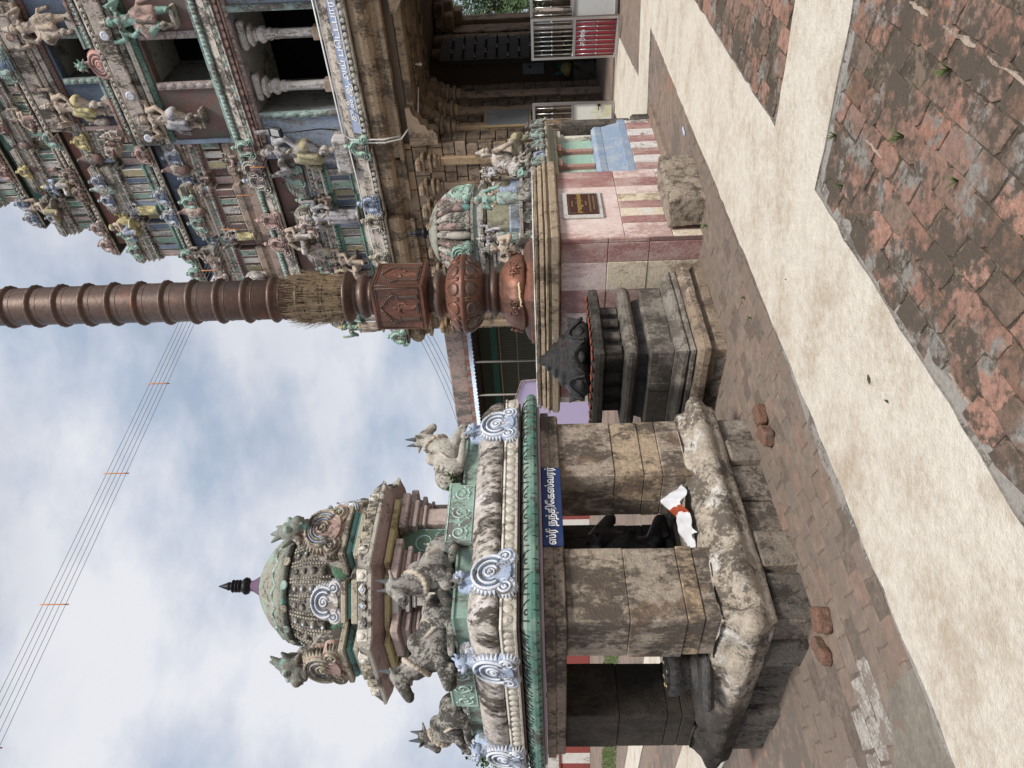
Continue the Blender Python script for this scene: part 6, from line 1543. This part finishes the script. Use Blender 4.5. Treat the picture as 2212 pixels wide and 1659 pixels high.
for x in (.70, 2.36): m = MB(); m.box(x-.2, x+.2, .9, 1.2, 10.6, 10.86, 0, .02); m.build('figure_pedestal', M_conc, GP)
F('stand', -1.80, .30, 5.66, 1.40, [M_skinG, M_skinG, M_conc]); F('sitlady', -2.36, .34, 6.92, 1.25, [M_skinT, M_lgrey, M_concD])
F('sit', -3.05, .32, 5.84, 1.2, [M_skinT, M_skinT, M_conc], -10); F('stand', -3.55, .36, 5.84, 1.0, [M_skinT, M_kP, M_conc]); F('stand', -5.2, .34, 5.70, 1.22, [M_skinTe, M_skinT, M_yel])
F('stand', -1.92, 1.08, 10.78, .95, [M_skinG, M_yel, M_teal]); F('sitlady', -2.35, 1.0, 11.42, 1.1, [M_skinT, M_blueK, M_yel], -25)
F('kneel', -1.36, 1.42, 12.80, 1.05, [M_blueK, M_lgrey, M_yel]); F('sit', -1.95, 1.36, 13.36, 1.12, [M_skinT, M_olive, M_concD], -20)
F('sit', -3.05, .72, 9.48, 1.1, [M_conc, M_skinT, M_concD], -20); F('stand', -2.5, .70, 8.45, .85, [M_conc, M_yel, M_conc]); F('lady', -.95, 1.5, 13.0, .85, [M_skinT, M_kP, M_conc])
F('stand', -4.3, .40, 6.7, .9, [M_skinT, M_kP, M_conc]); F('sit', .3, 1.35, 12.72, .9, [M_skinT, M_kP, M_conc]); F('stand', 2.9, 1.35, 12.72, .9, [M_skinT, M_blue, M_conc])
F('sit', .2, .55, 10.5, .7, [M_conc, M_kP, M_conc], -20); F('sit', -.25, .9, 10.9, .75, [M_conc, M_redD, M_conc], 30); F('sit', -.35, .35, 8.1, .55, [M_conc, M_kP, M_conc], 30)
# peacock-like crest plates on the roofs
cb = Blob(); cb.cap((0, 0, .05), (0, .02, .5), .17, .11).cap((0, 0, .5), (0, -.05, .68), .07, .05).ell((0, -.12, .66), (.03, .06, .03), 2).ell((0, -.04, .25), (.2, .09, .2), 1)
CREST = cb.mesh('crest', .03, 3, 1)
for (x, y, z, s, mt) in ((-.7, .72, 9.5, .8, M_redD), (-1.75, .65, 9.5, .8, M_kP), (-.55, 1.1, 11.6, .75, M_redD), (-1.3, 1.05, 11.6, .8, M_teal), (.35, 1.0, 11.0, .55, M_conc), (-.9, 1.45, 13.5, .6, M_redD), (-.35, 1.5, 13.4, .55, M_redD), (-2.75, .3, 6.62, .75, M_kT), (-1.9, .35, 6.62, .7, M_kT), (1.1, .95, 10.3, .45, M_blueK)):
    inst(CREST, 'crest_ornament', GP, [mt, M_conc, M_conc], (x, y, z), (0, 0, R(rnd.uniform(-25, 25))), (s, s, s))
eb = Blob(); eb.ell((0, 0, .35), (.36, .25, .3)).cap((.3, 0, .5), (.45, 0, .52), .17, .13).chain([(.52, 0, .5), (.62, 0, .3), (.6, -.02, .08)], [.09, .065, .04]).ell((.34, -.15, .52), (.12, .03, .15))
for sx in (-.2, .2):
    for sy in (-.12, .12): eb.cap((sx, sy, .25), (sx, sy, .04), .1, .08)
inst(eb.mesh('elephant', .03, 1, 2), 'elephant_figure', GP, [M_lgrey], (-3.75, .55, 8.5), (0, 0, R(200)), (.8, .8, .85))
# lettering on the base cornice
sb = MB(); sb.box(-1.42, 1.42, -.006, .02, -.10, .10, 0, .004); sbo = sb.build('painted_name_band', mk('faded_blue_band', (0.30, 0.37, 0.53), .4, (0.42, 0.42, 0.43), 9, 1, .9, .2, .15), GP, (1.75, -.005, 5.245), (R(-19), 0, 0))
tm = text_mesh('சு.ஃ ஆ.௮யீ பெட்டபாரா', .175, .004); tm.materials.clear(); tm.materials.append(M_wht); inst(tm, 'lettering', sbo, None, (.05, -.014, -.0), (R(90), 0, 0), (1.12, 1.05, 1))
# conduit, lamp, bulb
def pipe(nm, pts, r_, mat, lab, cat, grp=None):
    m = MB(); m.tube(pts, r_, 6); o = m.build(nm, mat, None); tag(o, lab, cat, grp); return o
G3 = lambda x, y, z: (*gxy(x, y), z)
pipe('conduit', [G3(3.4, -.01, 5.52), G3(.30, -.01, 5.50), G3(.16, -.06, 5.36), G3(.16, -.12, 4.7), G3(.16, .02, 4.36), G3(.5, .4, 4.0), G3(.9, .8, 3.98)], .016, M_pvc, 'white conduit running along the tower cornice and down over the passage', 'pipe')
pipe('conduit', [G3(3.4, -.03, 5.57), G3(.34, -.03, 5.55), G3(.24, -.09, 5.38), G3(.24, -.14, 4.7), G3(.24, 0, 4.36)], .016, M_pvc, 'second white conduit, the upper of the two on the tower cornice', 'pipe')
pipe('conduit', [G3(.06, .03, 5.50), G3(-1.0, .03, 5.47), G3(-2.4, -.02, 5.44), G3(-3.2, .03, 5.42), G3(-5.2, .03, 5.40)], .013, M_pvc, 'thin white conduit on the cornice left of the passage', 'pipe')
fl = MB(); fl.box(-.10, .10, -.03, .03, -.16, .16, 0, .012); fl.box(-.07, .07, -.036, -.028, -.10, .10, 1, .004)
flo = fl.build('flood_lamp', [M_iron, flat('lamp_glass', (0.35, 0.37, 0.36), .2)], None, G3(.42, -.0, 6.95), (R(-20), 0, R(-45))); tag(flo, 'black flood lamp on a bent arm at the left side of the lower tower opening', 'lamp')
m = MB(); m.tube([(0, 0, -.15), (.03, .1, -.5), (.05, .3, -.9), (.05, .35, -1.3)], .014, 6); m.build('arm', M_iron, flo)
bb = MB(); bb.lathe([(.012, .06), (.02, .05), (.02, .01), (.035, -.03), (.03, -.06), (.008, -.08)], 10, 0); bo_ = bb.build('light_bulb', M_pvc, None, G3(1.3, 1.0, 3.95)); tag(bo_, 'unlit white bulb under the passage ceiling', 'bulb')
pipe('hanging_wire', [G3(.9, -.05, 5.3), G3(.6, -.1, 4.95), G3(.62, -.1, 4.75), G3(.35, -.1, 4.72), G3(.1, -.05, 5.0)], .006, M_iron, 'loose wire looping below the tower cornice lettering', 'wire')
# wall panel in the passage, grey
m = MB(); m.box(-.02, .02, -.42, .42, -.52, .52, 0, .01); m.box(.015, .03, -.36, .36, -.46, .46, 1, .004)
npo = m.build('notice_board', [mk('tan_frame', (0.33, 0.25, 0.14), .2, GRIME, 4, 1, .8, .1, .1), mk('slate_board', (0.13, 0.14, 0.145), .3, (0.2, 0.21, 0.21), 4, .5, .5, .05, .1)], None, G3(.06, 1.05, 2.15), (0, 0, R(-45))); tag(npo, 'grey slate notice board in a tan frame on the passage wall', 'notice board')
# meter box, bundle in the dark recess
m = MB(); m.box(-.2, .2, -.06, .06, -.28, .28, 0, .01); m.box(-.03, .03, -.065, -.058, .06, .12, 1); mo = m.build('meter_box', [flat('meter_grey', (0.30, 0.34, 0.34), .5), M_iron], None, G3(-.3, 4.86, 1.55), (0, 0, R(-45))); tag(mo, 'grey electric meter box in the dark recess of the passage', 'meter box')
b = Blob(); b.ell((0, 0, .15), (.22, .18, .15)); b.ell((.1, 0, .32), (.14, .12, .12), 1); b.cap((-.1, 0, .2), (-.18, 0, .5), .07, .03, 1)
bo2 = inst(b.mesh('cloth_bundle', .03, 2, 2, .02, 6), 'cloth_bundle', None, [flat('ochre_cloth', (0.36, 0.30, 0.12), .9), flat('teal_cloth', (0.02, 0.13, 0.11), .9)], G3(-.25, 4.5, .55)); tag(bo2, 'bundle of ochre and teal cloth in the dark recess of the passage', 'bundle')
m = MB(); m.box(-.6, .5, -.3, .3, 0, .55, 0, .03); so2 = m.build('stone_bench', M_stoneD, None, G3(-.35, 4.4, 0), (0, 0, R(-45))); tag(so2, 'low dark stone bench inside the passage recess', 'bench')
# gates
def gate(loc, az, w_, h, panels, lab, letter=None, low=.0):
    g_ = empty('metal_gate', loc, az); tag(g_, lab, 'gate', 'metal gates before the tower passage')
    m = MB(); t = .028
    m.box(0, .05, -t, t, low, h, 0, .006); m.box(w_-.05, w_, -t, t, low, h, 0, .006); m.box(.05, w_-.05, -t*.9, t*.9, h-.05, h, 0, .006); m.box(.05, w_-.05, -t*.9, t*.9, low, low+.05, 0, .006); m.box(.05, w_-.05, -t*.9, t*.9, .80, .85, 0, .006)
    m.build('gate_frame', M_steel, g_)
    n = 8
    for k in range(n):
        x = .05+(w_-.1)*(k+.5)/n
        m = MB(); m.tube([(x, 0, .85), (x, 0, h-.05)], .010, 6); m.ell((x, 0, 1.22), (.022, .022, .022), 0, 8, 5); bar = m.build('bar', M_steel, g_)
        if letter:
            m = MB(); m.tube([(x, -.012, low+.05), (x, -.012, .80)], .010, 6); m.ell((x, -.012, .42), (.022, .022, .022), 0, 8, 5); m.build('bar', M_steel, g_)
    m = MB(); m.box(.045, w_-.045, .0, .010, low+.045, .805, 0); m.build('sheet_panel', panels, g_)
    if letter:
        tm = text_mesh(letter, .12, .003); tm.materials.clear(); tm.materials.append(M_wht); inst(tm, 'lettering', g_, None, (w_*.52, -.028, .68), (R(90), 0, 0))
    else:
        m = MB(); m.box(w_-.09, w_-.05, -.04, -.02, .30, .36, 0, .004); m.box(w_-.16, w_-.08, -.036, -.024, .33, .345, 0); m.build('bolt', M_iron, g_)
def at2(a, b_): d = Vector(b_)-Vector(a); return math.atan2(d.y, d.x), d.length
a_, l_ = at2((4.62, 14.12), (5.36, 13.60)); gate((4.62, 14.12, 0), a_, l_, 1.60, M_sheetW, 'steel gate leaf with a yellowed white sheet, beside the small shrine', low=.04)
a_, l_ = at2((5.98, 13.13), (6.36, 12.38)); gate((5.98, 13.13, 0), a_, l_, 1.60, M_redP, 'steel gate leaf with a red panel and white lettering, swung open', 'தர்ஷ', low=.04)
a_, l_ = at2((6.42, 12.90), (7.3, 12.3)); gate((6.42, 12.90, 0), a_, l_, 1.60, M_sheet, 'steel gate leaf with a plain grey sheet at the edge of the picture', low=.04)
# passage floor
m = MB(); m.box(-2.2, 3.4, .0, 9, -.01, .012, 0); struct(m.build('passage_floor', M_ground, None, (OX, OY, 0), (0, 0, R(-45))))
# ------------------------------------------------------------------ trees
def tree(nm, loc, r_, h, n, lab, seed, trunk=True, col=M_leaf, lf=.16):
    t_ = empty(nm, loc); tag(t_, lab, 'tree', 'trees beyond the temple walls'); rr = random.Random(seed)
    m = MB(); m.tube([(0, 0, -.1), (.05, .02, h*.25), (-.05, .05, h*.5), (0, 0, h*.75)], [.2, .16, .11, .04], 8)
    for k in range(7):
        a = rr.uniform(0, 6.28); z = h*rr.uniform(.3, .6); m.tube([(0, 0, z), (math.cos(a)*r_*.4, math.sin(a)*r_*.4, z+h*.15), (math.cos(a)*r_*.75, math.sin(a)*r_*.75, z+h*.2)], [.07, .05, .02], 5)
    m.build('trunk', M_bark, t_)
    m = MB(); cl_ = [(Vector((rr.gauss(0, r_*.42), rr.gauss(0, r_*.42), h*.62+rr.gauss(0, h*.2))), rr.uniform(.35, .75)*r_*.45) for _ in range(34)]
    for k in range(n):
        c, q_ = rr.choice(cl_); d = Vector((rr.gauss(0, 1), rr.gauss(0, 1), rr.gauss(0, 1))).normalized()*q_*rr.uniform(.55, 1.0); p = c+d
        if p.z < .25: continue
        u = Vector((rr.gauss(0, 1), rr.gauss(0, 1), rr.gauss(0, .6))).normalized(); v = u.orthogonal().normalized(); s = lf*rr.uniform(.5, 1.2)
        m.add([p, p+u*s*.5+v*s*.3, p+u*s, p+u*s*.5-v*s*.3], [(0, 1, 2, 3)])
    o = m.build('crown', col, t_)
M_leaf2 = mk('leaf_dark', (0.035, 0.075, 0.028), .3, (0.02, 0.04, 0.015), 2, 1, .7, 0, .5, ob=[(0.06, 0.10, 0.035)])
tree('leafy_tree', (15.2, 28.5, 0), 2.6, 4.6, 9000, 'dense green tree filling the far end of the tower passage', 1)
tree('leafy_tree', (18.6, 31.0, 0), 2.8, 5.0, 8000, 'darker green tree farther right, behind the grey-sheeted gate', 2, col=M_leaf2)
tree('leafy_tree', (12.6, 32.0, 0), 2.6, 4.4, 6000, 'green tree behind the dense one, mostly hidden by the passage', 3, col=M_leaf2)
tree('leafy_tree', (-22.0, 46.0, 0), 3.2, 6.2, 4000, 'far tree whose tip shows beside the leftmost roof bull', 4, col=M_leaf2, lf=.3)
# ------------------------------------------------------------------ old hall left of the tower
HL = empty('old_hall', gxy(-5.3, 1.6)+(0,), R(-45)); tag(HL, 'old hall with a stained parapet and blue sheet awning left of the tower', 'hall')
M_par = mk('stained_parapet', (0.40, 0.29, 0.24), .5, GRIME, 2.5, .4, .95, .7, .25, alt=(0.27, 0.235, 0.21), altamt=.4, alts=2)
m = MB(); m.box(-14, .2, .4, .9, 3.85, 4.42, 0, .03); m.build('parapet', M_par, HL)
m = MB(); m.box(-14, .2, .30, .95, 3.72, 3.85, 0, .01); m.build('parapet_course', mk('brick_course', (0.25, 0.11, 0.08), .5, (0.30, 0.25, 0.21), 6, .3, .95, .5, .25), HL)
M_sheetB = mk('pale_blue_sheet', (0.50, 0.58, 0.70), .25, (0.33, 0.27, 0.2), 4, 1, .6, .1, .1)
for k in range(14):
    m = MB(); x0 = -14+k*1.0; vs = []; n = 14
    for i in range(n+1):
        x = x0+1.06*i/n; z = .012*math.sin(i*math.pi)
        zz = .018*(1 if i % 2 else -1)
        vs += [(x, .30, 3.72+zz+.004*(k % 2)), (x, -.55, 3.50+zz+.004*(k % 2))]
    fs = [(2*i, 2*i+2, 2*i+3, 2*i+1) for i in range(n)]
    m.add(vs, fs); m.build('awning_sheet', M_sheetB, HL)
m = MB(); m.box(-14, .1, 2.4, 2.6, 0, 3.8, 0); m.build('back_wall', mk('dim_green_wall', (0.10, 0.13, 0.10), .3, GRIME, 3, 1, .9, .1, .2), HL)
m = MB(); m.box(-14, .1, .42, 2.4, 3.6, 3.7, 0); m.build('roof_slab', M_stoneD, HL)
m = MB(); m.box(-14, .1, 1.6, 1.66, 2.95, 3.15, 0); m.build('green_band', flat('green_band_paint', (0.03, 0.13, 0.10), .8), HL)
for k in range(10):
    m = MB(); m.tube([(-.6-k*1.4, -.5, 0), (-.6-k*1.4, -.5, 3.5)], .03, 8); m.build('post', flat('old_post', (0.24, 0.22, 0.19), .6), HL)
M_mesh = flat('mesh_wire', (0.20, 0.16, 0.09), .7)
m = MB()
for k in range(200): m.box(-14+k*.07, -14+k*.07+.012, 1.55, 1.56, 0, 2.95)
m.build('wire_mesh', M_mesh, HL)['kind'] = 'stuff'
m = MB(); m.box(-14, .1, -.505, -.49, 2.2, 2.215); m.box(-14, .1, -.505, -.49, 2.7, 2.712); m.build('rail', M_mesh, HL)
b = Blob(); b.ell((0, 0, .9), (.55, .1, 1.1)); o = inst(b.mesh('cart_wheel', .05, 1), 'stored_panel', None, [M_iron], G3(-6.1, 2.9, 1.0), (0, 0, R(-45))); tag(o, 'large dark rounded panel stored inside the old hall', 'panel')
# lavender banner on a frame
bn = empty('banner', G3(-6.1, -1.05, 0), R(-45)); tag(bn, 'pale lavender banner on a thin metal frame behind the pavilion', 'banner')
m = MB(); m.prism([(-2.6, .3), (.25, .25), (.12, 2.02), (-2.0, 2.62)], -.012, .012, 0); m.build('banner_sheet', flat('lavender_sheet', (0.53, 0.46, 0.66), .7), bn)
m = MB(); m.tube([(.25, -.03, .0), (.12, -.03, 2.06), (-2.0, -.03, 2.66)], .022, 6); m.tube([(.10, .0, 1.9), (-.2, 0, 2.1)], .015, 6); m.build('banner_frame', mk('rusty_frame', (0.22, 0.17, 0.15), .4, (0.12, 0.05, 0.03), 12, 1, .8, .2, .2), bn)
# ------------------------------------------------------------------ compound wall far behind the pavilion
CW = empty('compound_wall', (3, 22.0, 0), math.atan2(8.2, -26)); tag(CW, 'low compound wall with red and white stripes far behind the pavilion', 'wall')
mW = mk('stripe_white', (0.60, 0.58, 0.54), .3, (0.3, 0.27, 0.24), 2, .6, .9, .3, .1); mR = mk('stripe_red', (0.24, 0.06, 0.05), .3, (0.14, 0.06, 0.05), 2, .6, .9, .3, .15)
st_ = MB(); st_.box(-.25, .25, -.15, .15, 0, 1.12, 0, .01); STM = st_.mesh('striped_panel', [None])
for k in range(56): inst(STM, 'striped_panel', CW, [mR if k % 2 else mW], (.25+k*.5, 0, 0), None, (.995, 1, 1))
m = MB(); m.box(0, 28, -.2, .2, 1.125, 1.2, 0, .01); m.build('coping', mR, CW)
whs = MB(); whs.box(-2.2, 2.2, -1.5, 1.5, 0, 2.0, 0, .02); whs.box(-2.4, 2.4, -1.7, 1.7, 2.0, 2.15, 1, .02)
wo_ = whs.build('white_shed', [mW, M_sheet], None, (-17.8, 33.5, 0), (0, 0, R(-20))); tag(wo_, 'small white shed beyond the striped compound wall', 'shed')
# grass strip behind the pavilion
gr = MB(); rg = random.Random(9)
for k in range(9000):
    x = rg.uniform(-13, -3.5); y = 16.3+(-x-4)*.42+rg.uniform(-1.6, 1.6); a = rg.uniform(0, 6.28); h = rg.uniform(.03, .10)
    gr.add([(x-.012*math.cos(a), y-.012*math.sin(a), 0), (x+.012*math.cos(a), y+.012*math.sin(a), 0), (x+rg.uniform(-.03, .03), y+rg.uniform(-.03, .03), h)], [(0, 1, 2)])
go = gr.build('grass', M_grass); go['kind'] = 'stuff'; go['label'] = 'patchy green grass behind the pavilion'
# weeds in the joints
for i, (x, y, n, h, lab) in enumerate(((1.26, 3.78, 26, .07, 'grass tuft in the tile joint beside the branch path'), (1.02, 3.1, 30, .09, 'tall grass tuft in the middle of the near tiles'), (.98, 3.72, 22, .06, 'small grass tuft near the path corner'), (1.15, 2.75, 24, .08, 'ferny tuft among the dark near tiles'), (.72, 2.72, 20, .06, 'grass tuft among orange tiles near the bottom'), (1.42, 6.62, 22, .08, 'weed at the foot of the pink wall corner'), (.45, 5.35, 18, .05, 'tiny weed patch between the altar and the white path'), (.62, 5.5, 20, .05, 'dark moss clump on the floor before the black altar'))):
    tag(sprig('weed', (x, y, .012), n, h, M_grass, None, False), lab, 'weed', 'weeds growing in joints')
# small litter
m = MB(); m.box(-.07, .07, -.016, .016, 0, .012, 0, .003); o = m.build('plastic_strip', flat('pale_blue_plastic', (0.42, 0.55, 0.70), .35), None, (2.62, 7.55, .008), (0, 0, R(40))); tag(o, 'small pale blue plastic strip on the floor beside the white path', 'litter')
for (x, y, s, c, lab) in ((-.02, 3.45, .03, (0.05, 0.04, 0.03), 'dry dark curled leaf on the white path'), (-.12, 3.28, .018, (0.04, 0.035, 0.03), 'small dark dropping on the white path'), (.62, 4.55, .014, (0.25, 0.02, 0.04), 'tiny red petal on the white path')):
    m = MB(); m.add([(-s, 0, .004), (0, -s*.4, .0), (s, 0, .008), (0, s*.4, .002), (0, 0, .012)], [(0, 1, 4), (1, 2, 4), (2, 3, 4), (3, 0, 4)], 0, True); o = m.build('fallen_leaf', flat('litter_%d' % int(s*1000), c, .9), None, (x, y, .025), (0, 0, rnd.uniform(0, 6))); tag(o, lab, 'leaf')
# ------------------------------------------------------------------ cables
A_ = Vector(G3(-.07, .06, 7.36)); B_ = Vector((-6.05, 10.0, 10.26))
off = [Vector((0, 0, (i-2)*.065)) for i in range(5)]
cbm = empty('cable_bundle', tuple(A_)); tag(cbm, 'five parallel overhead cables with orange spacers crossing the sky to the tower', 'cable')
def cpt(t, o): p = A_.lerp(B_, t)+o*(1+t*.6); p.z -= .10*4*t*(1-t)*.5; return p-A_
for i, o_ in enumerate(off):
    m = MB(); m.tube([cpt(k/30, o_) for k in range(31)], .0046, 5); m.build('strand', flat('strand_%s' % ('blue' if i < 2 else 'grey'), (0.16, 0.16, 0.24) if i < 2 else (0.18, 0.18, 0.19), .6), cbm)
for t in (.03, .09, .16, .24, .33, .44, .58, .76, .93):
    m = MB(); m.tube([cpt(t, o_*1.25) for o_ in off], .011, 6); m.build('spacer', flat('orange_spacer', (0.50, 0.20, 0.06), .6), cbm)
for i in range(4):
    m = MB(); a = Vector(G3(-5.6, 2.0, 5.2+i*.14)); b_ = Vector(G3(-20, 6, 4.4+i*.2))
    m.tube([a.lerp(b_, k/12)+Vector((0, 0, -.5*4*(k/12)*(1-k/12))) for k in range(13)], .008, 4); o = m.build('overhead_wire', flat('strand_grey', (0.12, 0.12, 0.13), .6), None); tag(o, 'thin far overhead wire between the tower and the right-hand roof bull', 'wire', 'far overhead wires')
